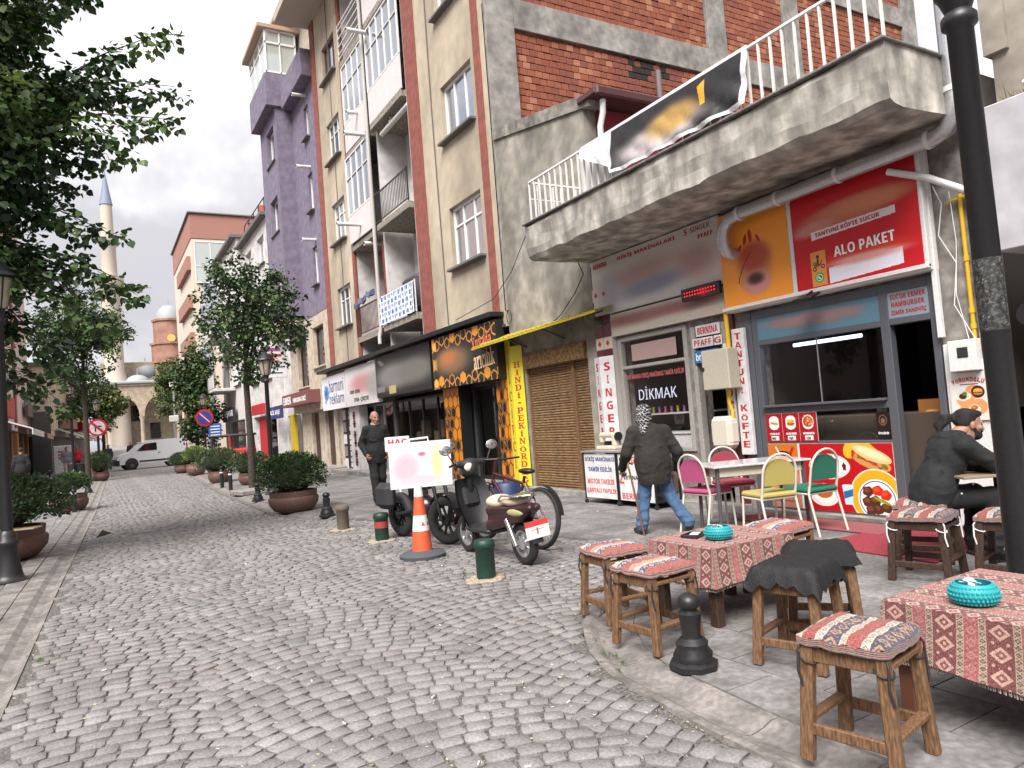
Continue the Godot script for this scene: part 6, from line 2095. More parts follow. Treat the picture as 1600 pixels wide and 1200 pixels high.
func cloth_and_banner() -> void:
	var n := fthing("banner", "black banner with white border and smudged gold print hung along the balcony railing", "banner", -6.4, 4.5, 1.22)
	var a := Art.new(384, 80, Color(0.10, 0.085, 0.09))
	a.rect(0, 0, 384, 5, Color(0.82, 0.8, 0.82))
	a.rect(0, 74, 384, 6, Color(0.82, 0.8, 0.82))
	a.rect(374, 0, 10, 80, Color(0.82, 0.8, 0.82))
	a.rect(0, 0, 88, 80, Color(0.8, 0.79, 0.82))
	a.ell(200, 58, 96, 22, Color(0.66, 0.63, 0.63), 0, 0.5)
	a.ell(236, 42, 54, 20, Color(0.66, 0.52, 0.28), 0, 0.5)
	a.poly([Vector2(292, 18), Vector2(306, 12), Vector2(306, 46), Vector2(296, 46)], Color(0.85, 0.6, 0.14))
	var fn := FastNoiseLite.new()
	fn.seed = 3
	fn.frequency = 1.2
	var b := Mb.new()
	b.sheet(func(s: float, t: float) -> Vector3:
		var u := lerpf(-8.0, -5.02, s)
		var low := 4.49 + 0.14 * maxf(0.0, 1.0 - s * 3.0)
		if s < 0.22:
			low = lerpf(4.98, 4.62, s / 0.22)
		var y := lerpf(low, 5.13, t)
		var f := 0.05 * sin((s * 5.0 + t * 1.6) * 4.0) * (1.0 - t) * (0.4 + s) + fn.get_noise_2d(s * 6.0, t) * 0.05 * (1.0 - t)
		return Vector3(u + 6.4, y - 4.5, 0.035 + absf(f) + 0.05 * (1.0 - t)), 90, 10, Vector3(0, 0, 1))
	part(b, "cloth", picture("banner_print", a, 0.5), n)
	n = fthing("curtain", "white cloth hanging in folds inside the balcony railing", "curtain", -7.85, 4.5, 1.1)
	b = Mb.new()
	b.sheet(func(s: float, t: float) -> Vector3: return Vector3(lerpf(-0.42, 0.55, s), lerpf(0.0, 0.62, t), -0.03 + 0.04 * sin(s * 21.0) + 0.02 * sin(s * 47.0 + t)), 60, 6, Vector3(0, 0, 1))
	part(b, "cloth", M("white_cloth", Color(0.70, 0.67, 0.66), 0.9, {"sheen": 0.3}), n)
	n = fthing("balcony_cloth", "blue and white chequered cloth tied along a balcony railing of the tan block", "cloth", -18.2, 4.3, 0.15)
	a = Art.new(128, 40, Color(0.85, 0.86, 0.9))
	for i in 16:
		for j in 5:
			a.rect(i * 8, j * 8, 5, 4 + (i + j) % 2 * 2, Color(0.28, 0.38, 0.58) if (i + j) % 2 else Color(0.5, 0.58, 0.72))
	b = Mb.new()
	b.sheet(func(s: float, t: float) -> Vector3: return Vector3(lerpf(-1.25, 1.28, s), lerpf(0.02, 0.78, t), 0.01 + 0.015 * sin(s * 40.0)), 60, 4, Vector3(0, 0, 1))
	part(b, "cloth", picture("check_cloth", a, 0.8), n)
	n = fthing("storage_box", "dark box standing on the balcony behind the chequered cloth", "box", -17.7, 4.32, -0.4)
	b = B()
	b.box(Vector3(-17.7, 4.9, -0.35), Vector3(1.1, 1.0, 0.6), 0.1)
	part(b, "body", M("box_plum", Color(0.045, 0.035, 0.045), 0.6), n)
	n = fthing("laundry", "string of dark blue laundry above the brown balcony railing", "laundry", -20.7, 5.2, 0.12)
	for i in 5:
		b = B()
		b.box(Vector3(-21.5 + i * 0.38, 5.22 + (i % 2) * 0.06 + i * 0.04, 0.16), Vector3(0.3, 0.2, 0.06), 0.025, Basis(Vector3.BACK, 0.3 * (i % 3 - 1)))
		part(b, "garment", M("laundry_%d" % (i % 2), [Color(0.06, 0.08, 0.17), Color(0.16, 0.15, 0.2)][i % 2], 0.9), n)
	# loose wires
	n = fthing("cable", "black cable sagging across the plaster wall from the balcony to the awning", "cable", -10.0, 3.2, 0.1)
	b = B()
	b.tube([Vector3(-9.62, 3.95, 0.3), Vector3(-9.75, 3.75, 0.1), Vector3(-10.1, 3.5, 0.05), Vector3(-10.6, 3.2, 0.04), Vector3(-11.0, 3.06, 0.04)], 0.009, 5)
	part(b, "wire", mt("black_ink"), n)
	n = fthing("cable", "thin black cable running up the plaster wall from the honey shop canopy", "cable", -12.8, 3.6, 0.1)
	b = B()
	b.tube([Vector3(-13.9, 3.62, 0.5), Vector3(-12.9, 3.9, 0.1), Vector3(-12.2, 4.3, 0.05), Vector3(-11.2, 4.9, 0.2), Vector3(-9.7, 4.3, 1.1)], 0.008, 5)
	part(b, "wire", mt("black_ink"), n)
	b = B()
	for i in 10:
		var t := i * 0.628
		b.tube([Vector3(-12.4 + cos(t) * 0.1, 3.45 + sin(t) * 0.14, 0.05), Vector3(-12.4 + cos(t + 0.7) * 0.1, 3.45 + sin(t + 0.7) * 0.14, 0.06)], 0.008, 4)
	part(b, "wire", mt("black_ink"), n)

func mosque() -> void:
	var st := M("mosque_stone", Color(0.46, 0.37, 0.27), 0.9, {"tex": noise(26, 0.01, 0.8, 1.0, 4), "ts": 0.2})
	var red := M("mosque_brick", Color(0.42, 0.22, 0.16), 0.9, {"tex": noise(27, 0.008, 0.7, 1.0, 4), "ts": 0.12})
	var lead := M("lead_roof", Color(0.30, 0.32, 0.33), 0.6)
	var n := root("mosque", "old mosque of tan and reddish stone with lead domes closing the street", "mosque", Vector3(8.0, 1.6, -118.0))
	var b := Mb.new()
	b.box(Vector3(6.0, 6.0, -6.0), Vector3(26, 12, 14), 0.05)
	part(b, "wall", st, n)
	b = Mb.new()
	b.lathe([Vector2(2.5, 11.5), Vector2(2.5, 14.0), Vector2(2.7, 14.1), Vector2(2.7, 14.4), Vector2(2.15, 14.5), Vector2(2.15, 17.4), Vector2(2.35, 17.5), Vector2(2.35, 17.8), Vector2(1.7, 17.8)], Vector3(2.0, 0, 3.0), 8)
	part(b, "drum", red, n)
	b = Mb.new()
	b.lathe([Vector2(1.75, 17.8), Vector2(1.7, 18.3), Vector2(1.4, 19.2), Vector2(0.8, 19.8), Vector2(0.08, 20.0), Vector2(0.05, 21.0), Vector2(0, 21.0)], Vector3(2.0, 0, 3.0), 20)
	part(b, "dome", lead, n)
	b = Mb.new()
	b.lathe([Vector2(0, 0), Vector2(0.55, 0), Vector2(0.55, 0.12), Vector2(0, 0.12)], Vector3.ZERO, 16)
	var ck := part(b, "clock_face", M("clock_gold", Color(0.6, 0.42, 0.12), 0.6), n)
	ck.position = Vector3(2.0, 14.9, 5.15)
	ck.rotation.x = PI / 2
	b = Mb.new()
	b.lathe([Vector2(2.6, 11.5), Vector2(2.6, 20.0), Vector2(2.8, 20.1), Vector2(2.8, 20.4), Vector2(2.3, 20.6), Vector2(1.9, 22.0), Vector2(0.8, 23.2), Vector2(0, 23.5)], Vector3(6.4, 0, 0.0), 16)
	part(b, "rear_drum", red, n)
	b = Mb.new()
	for q: Array in [[-2.5, 9.6, 4.0, 1.6], [-1.2, 11.5, -0.5, 2.0], [-7.5, 9.6, 4.0, 1.6], [2.2, 9.6, 4.0, 1.6]]:
		b = Mb.new()
		b.ell(Vector3(q[0], q[1] - 0.9, q[2]), Vector3(q[3], q[3] * 0.75, q[3]), 18, 8)
		b.tube([Vector3(q[0], q[1], q[2]), Vector3(q[0], q[1] + 1.2, q[2])], 0.06, 5)
		part(b, "small_dome", lead, n)
	# arcaded porch
	b = Mb.new()
	for i in 6:
		var x0 := -15.9 + i * 4.55
		var p := PackedVector2Array([Vector2(x0, 8.2)])
		p.append(Vector2(x0, 4.0))
		p.append(Vector2(x0 + 0.3, 4.0))
		for k in 13:
			var t := PI - PI * k / 12.0
			p.append(Vector2(x0 + 2.275 + cos(t) * 1.975, 4.1 + sin(t) * 2.6))
		p.append(Vector2(x0 + 4.25, 4.0))
		p.append(Vector2(x0 + 4.55, 4.0))
		p.append(Vector2(x0 + 4.55, 8.2))
		b.prism(p, 5.2, 5.8)
	b.box(Vector3(-2.25, 8.35, 5.5), Vector3(27.6, 0.3, 1.0), 0.05)
	part(b, "arcade", st, n)
	b = Mb.new()
	b.box(Vector3(-2.25, 8.7, 4.0), Vector3(27.4, 0.4, 4.5), 0.1)
	part(b, "porch_roof", lead, n)
	for i in 7:
		b = Mb.new()
		b.lathe([Vector2(0.42, 0), Vector2(0.42, 0.4), Vector2(0.27, 0.5), Vector2(0.25, 3.4), Vector2(0.4, 3.9), Vector2(0.42, 4.02), Vector2(0, 4.02)], Vector3(-15.9 + i * 4.55, 0, 5.5), 12)
		part(b, "column", st, n)
	for i in 3:
		b = Mb.new()
		b.box(Vector3(-5.0 + i * 2.3, [2.0, 4.6, 2.0][i], 1.1), Vector3(1.3, 2.2, 0.3))
		part(b, "window", mt("dark_glass"), n)
	n = root("minaret", "tall slender pale stone minaret with a blue grey pointed cap", "minaret", Vector3(2.75, 1.6, -115.0))
	b = Mb.new()
	b.lathe([Vector2(1.7, 0), Vector2(1.7, 8.5), Vector2(1.25, 10.5), Vector2(1.15, 21.3), Vector2(1.5, 22.3), Vector2(1.75, 22.7), Vector2(1.75, 23.7), Vector2(1.0, 23.75), Vector2(0.95, 28.0), Vector2(1.3, 28.7), Vector2(1.4, 28.9), Vector2(1.4, 29.6), Vector2(0.8, 29.6), Vector2(0.75, 34.2), Vector2(0.72, 34.2)], Vector3.ZERO, 14)
	part(b, "shaft", M("minaret_stone", Color(0.52, 0.45, 0.37), 0.9), n)
	b = Mb.new()
	b.lathe([Vector2(0.85, 34.2), Vector2(0.06, 39.0), Vector2(0.05, 40.2), Vector2(0, 40.2)], Vector3.ZERO, 14)
	part(b, "cap", M("lead_cap", Color(0.20, 0.23, 0.32), 0.6), n)

func left_row() -> void:
	var n := root("apartment_building", "pale pink apartment block behind the overhanging tree at far left", "building", Vector3(-4.0, 0, -50.0), PI / 2)
	var b := Mb.new()
	var hs := []
	for i in 4:
		for j in 4:
			hs.append(Rect2(-8.6 + j * 5.0, 5.2 + i * 2.9, 1.7, 1.4))
	b.wall(-10.0, 12.0, 2.9, 16.2, -0.4, 0.0, hs)
	b.box(Vector3(-36.0, 3.2, -7.0), Vector3(52, 6.4, 4.0))
	b.box(Vector3(1.0, 9.5, -4.5), Vector3(22, 13.2, 8.0))
	part(b, "wall", M("pink_render", Color(0.56, 0.44, 0.41), 0.9), n)
	for r: Rect2 in hs:
		window(n, r.position.x, r.end.x, r.position.y, r.end.y, -0.2, [0.5], [], mt("white_frame"), mt("sky_glass"), 0.07, mt("dark_sill"))
	b = Mb.new()
	b.box(Vector3(1.0, 9.6, 0.05), Vector3(0.8, 13.0, 0.1), 0.02)
	part(b, "stripe", mt("maroon_render"), n)
	b = Mb.new()
	b.box(Vector3(1.0, 1.45, -0.3), Vector3(22, 2.9, 0.2))
	part(b, "shopfront", M("left_shopfront", Color(0.05, 0.045, 0.04), 0.5), n)
	for i in 6:
		b = Mb.new()
		b.box(Vector3(-9.0 + i * 3.6, 1.4, -0.1), Vector3(0.6, 2.8, 0.3), 0.02)
		part(b, "wood_pillar", M("orange_wood", Color(0.36, 0.19, 0.08), 0.7), n)
	b = Mb.new()
	b.box(Vector3(8.5, 4.4, 0.25), Vector3(5.0, 0.9, 0.2), 0.02)
	part(b, "sign_board", M("left_sign", Color(0.12, 0.09, 0.07), 0.7), n)
	b = Mb.new()
	b.box(Vector3(-5.5, 4.0, 0.2), Vector3(6.0, 1.1, 0.2), 0.02)
	part(b, "red_sign_board", mt("red_ink"), n, "red and blue sign board over the shop")
	for q: Array in [[-9.5, -1.0, "white_metal", "pale awning over the pillared shops at the far left"], [2.5, 9.5, "red_pink", "dusty pink awning next to the pale one at far left"]]:
		var o := root("awning", q[3], "awning", Vector3(-4.0, 0, -50.0), PI / 2)
		b = Mb.new()
		b.prism(PackedVector2Array([Vector2(0.02, 3.3), Vector2(1.5, 2.7), Vector2(1.5, 2.4), Vector2(1.46, 2.4), Vector2(1.46, 2.66), Vector2(0.02, 3.22)]), q[0], q[1], Transform3D(Basis(Vector3(0, 0, 1), Vector3(0, 1, 0), Vector3(1, 0, 0)), Vector3.ZERO))
		part(b, "canopy", M(q[2], Color(0.45, 0.22, 0.2), 0.8), o)
	# low beige building closer to the street
	n = root("shop_building", "low beige ribbed building with awnings at the far left corner", "building", Vector3(-2.75, 0, -61.0), PI / 2 - 0.062)
	b = Mb.new()
	b.box(Vector3(17, 5.2, -4.0), Vector3(34, 5.0, 8.0), 0.02)
	part(b, "wall", M("beige_ribbed", Color(0.58, 0.49, 0.38), 0.9), n)
	for i in 34:
		b = Mb.new()
		b.box(Vector3(0.5 + i, 5.3, 0.05), Vector3(0.35, 4.4, 0.14), 0.02)
		part(b, "rib", mt("beige_ribbed"), n)
	b = Mb.new()
	b.box(Vector3(17, 1.35, -4.2), Vector3(33.8, 2.7, 8.0))
	part(b, "shopfront", mt("left_shopfront"), n)
	b = Mb.new()
	b.box(Vector3(17, 7.8, -4.0), Vector3(34.6, 0.3, 9.0), 0.05)
	part(b, "roof", mt("dark_sill"), n)
	for i in 3:
		b = Mb.new()
		b.box(Vector3(6.0 + i * 9.0, 3.6, 0.6), Vector3(4.0, 0.8, 0.9), 0.05)
		part(b, "bay_sign", [M("bay_brown", Color(0.25, 0.14, 0.1), 0.7), mt("red_ink"), M("bay_grey", Color(0.4, 0.4, 0.42), 0.7)][i], n)
	for i in 3:
		var o := root("awning", ["pale green shop awning of the low beige building", "second pale awning farther along the low beige building", "small red and white awning at the beige building's far end"][i], "awning", n.position, n.rotation.y)
		b = Mb.new()
		b.prism(PackedVector2Array([Vector2(0.1, 3.3), Vector2(1.9, 2.45), Vector2(1.9, 2.2), Vector2(1.85, 2.2), Vector2(1.85, 2.38), Vector2(0.1, 3.2)]), 2.5 + i * 10, 10.5 + i * 9, Transform3D(Basis(Vector3(0, 0, 1), Vector3(0, 1, 0), Vector3(1, 0, 0)), Vector3.ZERO))
		part(b, "canopy", [M("awning_green", Color(0.45, 0.52, 0.44), 0.8), mt("white_render"), mt("red_pink")][i], o)
	n = root("vertical_sign", "tall grey panel with faint vertical letters at the beige building's corner", "panel", Vector3(-3.25, 0, -60.4))
	b = Mb.new()
	b.box(Vector3(0, 2.2, 0), Vector3(1.15, 4.4, 0.2), 0.02)
	part(b, "panel", M("panel_grey", Color(0.08, 0.08, 0.08), 0.6), n)
	n = root("drinks_fridge", "white cabinet with smudged red print standing before the grey panel", "cabinet", Vector3(-1.95, 0, -58.6))
	b = Mb.new()
	b.box(Vector3(0, 0.95, 0), Vector3(1.1, 1.9, 0.7), 0.03)
	part(b, "cabinet", mt("sign_white"), n)
	for i in 3:
		b = Mb.new()
		b.box(Vector3(-0.1, 1.5 - i * 0.22, 0.352), Vector3(0.4, 0.15, 0.01))
		part(b, "print", M("faded_pink", Color(0.4, 0.12, 0.13), 0.7), n)

func leaf_mesh(heart := true) -> ArrayMesh:
	var b := Mb.new()
	var o := [Vector3(0, 0, 0), Vector3(0.42, 0.06, 0.12), Vector3(0.46, 0.05, 0.45), Vector3(0, -0.12, 1.0), Vector3(-0.46, 0.05, 0.45), Vector3(-0.42, 0.06, 0.12)]
	if not heart:
		o = [Vector3(0, 0, 0), Vector3(0.25, 0.04, 0.3), Vector3(0.22, 0.03, 0.65), Vector3(0, -0.05, 1.0), Vector3(-0.22, 0.03, 0.65), Vector3(-0.25, 0.04, 0.3)]
	var m := Vector3(0, -0.04, 0.4)
	for i in 6:
		var n := (Vector3(o[i].x, 1.6, 0)).normalized()
		var n2 := (Vector3(o[(i + 1) % 6].x, 1.6, 0)).normalized()
		b.tri(m, o[i], o[(i + 1) % 6], Vector3.UP, n, n2)
	return b.mesh()

func rand_dir() -> Vector3:
	return Vector3(rng.randfn(0, 1), rng.randfn(0, 1), rng.randfn(0, 1)).normalized()

func foliage(clusters: Array, per: float, size: float, tones: Array, droop: float, xf: Array, cols: Array) -> void:
	# clusters: [centre, radius]
	for q: Array in clusters:
		var r: float = q[1]
		var shade := rng.randf_range(0.72, 1.2)
		var base: Color = tones[rng.randi() % tones.size()]
		for i in int(per * r * r * 16.0 + 6):
			var d := rand_dir()
			var p: Vector3 = q[0] + d * r * pow(rng.randf(), 0.4) * Vector3(1, 0.75, 1)
			var out := (d + Vector3(rng.randfn(0, 0.5), -droop + rng.randfn(0, 0.3), rng.randfn(0, 0.5))).normalized()
			var up := (Vector3.UP + rand_dir() * 0.75).normalized()
			var bz := out
			var bx := up.cross(bz).normalized()
			var s := size * rng.randf_range(0.7, 1.25)
			xf.append(Transform3D(Basis(bx, bz.cross(bx), bz) * Basis.from_scale(Vector3.ONE * s), p))
			var w := shade * rng.randf_range(0.75, 1.3)
			cols.append(Color(base.r * w, base.g * w, base.b * w))

func leaf_mat() -> StandardMaterial3D:
	return M("leaf", Color.WHITE, 0.5, {"vc": true, "back": Color(0.35, 0.42, 0.2)})

var GREENS := [Color(0.036, 0.072, 0.024), Color(0.048, 0.092, 0.026), Color(0.030, 0.058, 0.023), Color(0.075, 0.125, 0.032)]

func tree(label: String, pos: Vector3, trunk_h: float, tr: float, cc: Vector3, cr: Vector3, nclus: int, crad: float, per: float, leaf: float, tones: Array, sd: int, ends := []) -> Node3D:
	var n := root("street_tree", label, "tree", pos)
	rng.seed = sd
	var b := Mb.new()
	b.tube([Vector3(0, 0, 0), Vector3(0.02, trunk_h * 0.5, 0.01), Vector3(0, trunk_h, 0), cc + Vector3(0, cr.y * 0.4, 0)], [tr * 1.15, tr, tr * 0.9, tr * 0.25], 10)
	var clus := []
	for i in nclus:
		var d := rand_dir()
		var rr := pow(rng.randf(), 0.42)
		var p := cc + d * cr * rr
		p.y -= 0.25 * cr.y * pow(Vector2(d.x, d.z).length() * rr, 2.0) * (0.3 if d.y > 0 else 0.0)
		clus.append([p, crad * rng.randf_range(0.55, 1.2)])
	for i in 12:
		var d := rand_dir()
		d.y = absf(d.y) * 0.7
		var e := cc + d * cr * rng.randf_range(0.85, 1.08)
		var s0 := Vector3(0, lerpf(trunk_h, cc.y, rng.randf()), 0)
		b.tube([s0, s0.lerp(e, 0.5) + Vector3(0, 0.2, 0), e], [tr * 0.4, tr * 0.22, 0.012], 6)
		for k in 3:
			clus.append([s0.lerp(e, 0.8 + 0.14 * k), crad * 0.4])
	for e: Vector3 in ends:
		var s0 := Vector3(0, trunk_h * rng.randf_range(0.9, 1.4), 0)
		var m := s0.lerp(e, 0.55) + Vector3(0, 0.5, 0)
		b.tube([s0, s0.lerp(m, 0.5) + Vector3(0, 0.12, 0), m, m.lerp(e, 0.5) + Vector3(0, 0.1, 0.05), e], [tr * 0.3, tr * 0.2, 0.016, 0.009, 0.004], 6)
		for k in 17:
			var t := 0.1 + 0.9 * k / 16.0
			var p := s0.lerp(m, t * 2.0) if t < 0.5 else m.lerp(e, t * 2.0 - 1.0)
			clus.append([p + rand_dir() * 0.1 + Vector3(0, -0.06, 0), lerpf(0.55, 0.17, t)])
	part(b, "trunk", M("bark", Color(0.085, 0.066, 0.05), 0.95, {"tex": noise(23, 0.014, 0.5, 1.0, 5), "ts": 2.0, "bump": 1.5}), n)
	var xf := []
	var cols := []
	foliage(clus, per, leaf, tones, 0.55, xf, cols)
	var lm := leaf_mesh()
	if ends.size():
		# the leaves that show largest, one by one
		var ms := []
		for i in 4:
			ms.append(M("leaf_tone_%d" % i, GREENS[i], 0.5, {"back": Color(0.35, 0.42, 0.2)}))
		var order := range(xf.size())
		var key := []
		for t: Transform3D in xf:
			var p := pos + t.origin
			key.append(shot(p).z if seen(p) else 999.0)
		order.sort_custom(func(a, c): return key[a] < key[c])
		var x2 := []
		var c2 := []
		for i in order.size():
			if i < 250:
				var o := part(lm, "leaf", ms[i % 4], n)
				o.transform = xf[order[i]]
			else:
				x2.append(xf[order[i]])
				c2.append(cols[order[i]])
		many(lm, x2, c2, "foliage", leaf_mat(), n)
	else:
		many(lm, xf, cols, "foliage", leaf_mat(), n)
	return n

func trees() -> void:
	var p := Vector3(-2.5, 0, -11.2)
	var ends := []
	for q: Array in [[1.12, 7.05, -10.4], [1.16, 6.35, -10.6], [1.05, 5.75, -10.3], [0.55, 5.35, -10.6], [0.36, 4.15, -10.4], [0.62, 3.45, -10.5], [0.2, 3.0, -10.3], [-0.28, 1.95, -10.7], [-0.35, 2.7, -10.9], [0.25, 7.8, -10.6], [0.7, 8.3, -11.0], [-0.4, 8.6, -10.2], [-0.5, 3.4, -10.2], [-0.1, 4.9, -10.9], [0.4, 6.6, -11.4]]:
		ends.append(Vector3(q[0], q[1], q[2]) - p)
	tree("big dark street tree hanging over the left lamp post into the picture", p, 3.6, 0.13, Vector3(0.2, 5.9, 0.2), Vector3(1.9, 3.0, 1.9), 330, 0.45, 36.0, 0.092, GREENS, 21, ends)
	tree("round-headed dark street tree in the right pavement beside the lamp post", Vector3(3.56, 0, -20.3), 2.9, 0.085, Vector3(0.15, 4.75, 0), Vector3(1.35, 1.75, 1.35), 140, 0.33, 33.0, 0.09, GREENS, 22)
	tree("dark street tree on the left pavement in front of the minaret", Vector3(-0.35, 0, -38.0), 4.0, 0.11, Vector3(0.05, 6.5, 0), Vector3(2.0, 2.3, 2.0), 150, 0.46, 22.0, 0.12, GREENS, 23)
	var yel := [Color(0.075, 0.105, 0.028), Color(0.05, 0.085, 0.024), Color(0.10, 0.12, 0.03)]
	tree("bushy yellowish green tree at the far right corner of the junction", Vector3(5.25, 0, -47.0), 1.5, 0.12, Vector3(0.2, 4.2, 0), Vector3(1.15, 3.0, 1.3), 90, 0.62, 16.0, 0.16, [GREENS[0], GREENS[1], yel[0]], 24)
	tree("pale yellow green tree before the mosque arch left of the van", Vector3(0.6, 0.4, -72.0), 3.0, 0.14, Vector3(-0.4, 5.0, 0), Vector3(2.1, 2.2, 2.2), 80, 0.7, 12.0, 0.2, yel, 25)
	tree("thin yellowing tree before the mosque beside the right street tree", Vector3(7.6, 0.9, -88.0), 3.0, 0.16, Vector3(0, 6.5, 0), Vector3(1.9, 3.6, 2.0), 60, 0.75, 12.0, 0.2, yel, 26)

func bush(n: Node3D, c: Vector3, r: Vector3, count: int, leaf: float, tones: Array) -> void:
	var xf := []
	var cols := []
	for i in count:
		var d := rand_dir()
		if d.y < -0.45:
			d.y = -d.y
		var bump := 1.0 + 0.22 * sin(d.x * 9.0 + c.x) * sin(d.y * 8.0 + 2.0) * sin(d.z * 9.0)
		var p := c + d * r * bump * lerpf(0.74, 1.05, pow(rng.randf(), 0.6))
		var z := (d + rand_dir() * 0.8 + Vector3(0, 0.4, 0)).normalized()
		var x := z.cross(rand_dir()).normalized()
		xf.append(Transform3D(Basis(x, z.cross(x), z) * Basis.from_scale(Vector3.ONE * leaf * rng.randf_range(0.7, 1.3)), p))
		var t: Color = tones[rng.randi() % tones.size()]
		var w := rng.randf_range(0.7, 1.35)
		cols.append(Color(t.r * w, t.g * w, t.b * w))
	many(leaf_mesh(false), xf, cols, "foliage", leaf_mat(), n)
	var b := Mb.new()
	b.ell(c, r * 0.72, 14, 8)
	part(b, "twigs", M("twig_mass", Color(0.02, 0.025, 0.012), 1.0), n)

func planter(label: String, pos: Vector3, rb: float, hb: float, bc: float, br: Vector3, count: int, leaf: float, tones: Array) -> Node3D:
	var n := root("planter", label, "planter", pos, 0.0, "")
	var b := Mb.new()
	b.lathe([Vector2(rb * 0.55, 0), Vector2(rb * 0.8, hb * 0.12), Vector2(rb * 0.97, hb * 0.4), Vector2(rb, hb * 0.62), Vector2(rb * 0.98, hb * 0.7), Vector2(rb * 0.93, hb * 0.74), Vector2(rb * 0.95, hb), Vector2(rb * 0.85, hb), Vector2(rb * 0.83, hb * 0.85), Vector2(0, hb * 0.85)], Vector3.ZERO, 28)
	part(b, "bowl", M("terracotta_bowl", Color(0.20, 0.105, 0.085), 0.65, {"tex": noise(28, 0.02, 0.7, 1.0), "ts": 2.0}), n)
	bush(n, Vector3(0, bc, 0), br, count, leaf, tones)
	return n

func lamp(label: String, pos: Vector3, h: float, r: float, group := "cast iron street lamps") -> Node3D:
	# h: height of the collar under the lantern
	var n := root("street_lamp", label, "street lamp", pos, 0.0, group)
	var bm := mt("black_metal")
	var b := Mb.new()
	var bp := [Vector2(0.2, 0), Vector2(0.2, 0.03), Vector2(0.155, 0.06), Vector2(0.14, 0.1), Vector2(0.105, 0.3), Vector2(0.1, 0.42), Vector2(0.115, 0.44), Vector2(0.115, 0.48), Vector2(0.095, 0.5), Vector2(0.095, 0.56), Vector2(r * 1.05, 0.6)]
	if r > 0.07:
		bp = bp.map(func(v): return Vector2(v.x, v.y * 0.45))
	b.lathe(bp, Vector3.ZERO, 18)
	part(b, "base", bm, n)
	b = Mb.new()
	b.lathe([Vector2(r, 0.58 if r < 0.07 else 0.25), Vector2(r * 0.93, h - 0.2), Vector2(r * 1.25, h - 0.18), Vector2(r * 1.25, h - 0.13), Vector2(r * 0.9, h - 0.1), Vector2(r * 1.3, h - 0.02), Vector2(r * 1.5, h), Vector2(0, h)], Vector3.ZERO, 18)
	part(b, "pole", bm, n)
	b = Mb.new()
	b.lathe([Vector2(0.09, h), Vector2(0.115, h + 0.04), Vector2(0.175, h + 0.36), Vector2(0, h + 0.36)], Vector3.ZERO, 8)
	part(b, "lantern_glass", M("lantern_glass", Color(0.42, 0.37, 0.29), 0.3), n)
	b = Mb.new()
	b.lathe([Vector2(0.19, h + 0.35), Vector2(0.245, h + 0.37), Vector2(0.24, h + 0.4), Vector2(0.18, h + 0.44), Vector2(0.15, h + 0.5), Vector2(0.06, h + 0.56), Vector2(0.03, h + 0.6), Vector2(0, h + 0.61)], Vector3.ZERO, 16)
	for i in 6:
		var t := TAU * i / 6.0
		var o := Vector3(cos(t), 0, sin(t))
		b.bar(o * 0.1 + Vector3(0, h, 0), o * 0.185 + Vector3(0, h + 0.38, 0), 0.014, 0.014)
	part(b, "lantern_frame", bm, n)
	return n

func ornate_bollard(label: String, pos: Vector3, s := 1.0) -> void:
	var b := Mb.new()
	b.lathe([Vector2(0.14, 0), Vector2(0.14, 0.03), Vector2(0.112, 0.045), Vector2(0.115, 0.08), Vector2(0.09, 0.11), Vector2(0.094, 0.14), Vector2(0.062, 0.17)].map(func(v): return v * s), Vector3.ZERO, 8)
	var n := root("bollard", label, "bollard", pos, 0.3, "ornate black bollards")
	part(b, "base", mt("black_metal"), n)
	b = Mb.new()
	b.lathe([Vector2(0.058, 0.16), Vector2(0.052, 0.19), Vector2(0.062, 0.28), Vector2(0.066, 0.305), Vector2(0.045, 0.32), Vector2(0.045, 0.33), Vector2(0.06, 0.342), Vector2(0.064, 0.365), Vector2(0.052, 0.395), Vector2(0.03, 0.41), Vector2(0, 0.412)].map(func(v): return v * s), Vector3.ZERO, 18)
	part(b, "post", mt("black_metal"), n)

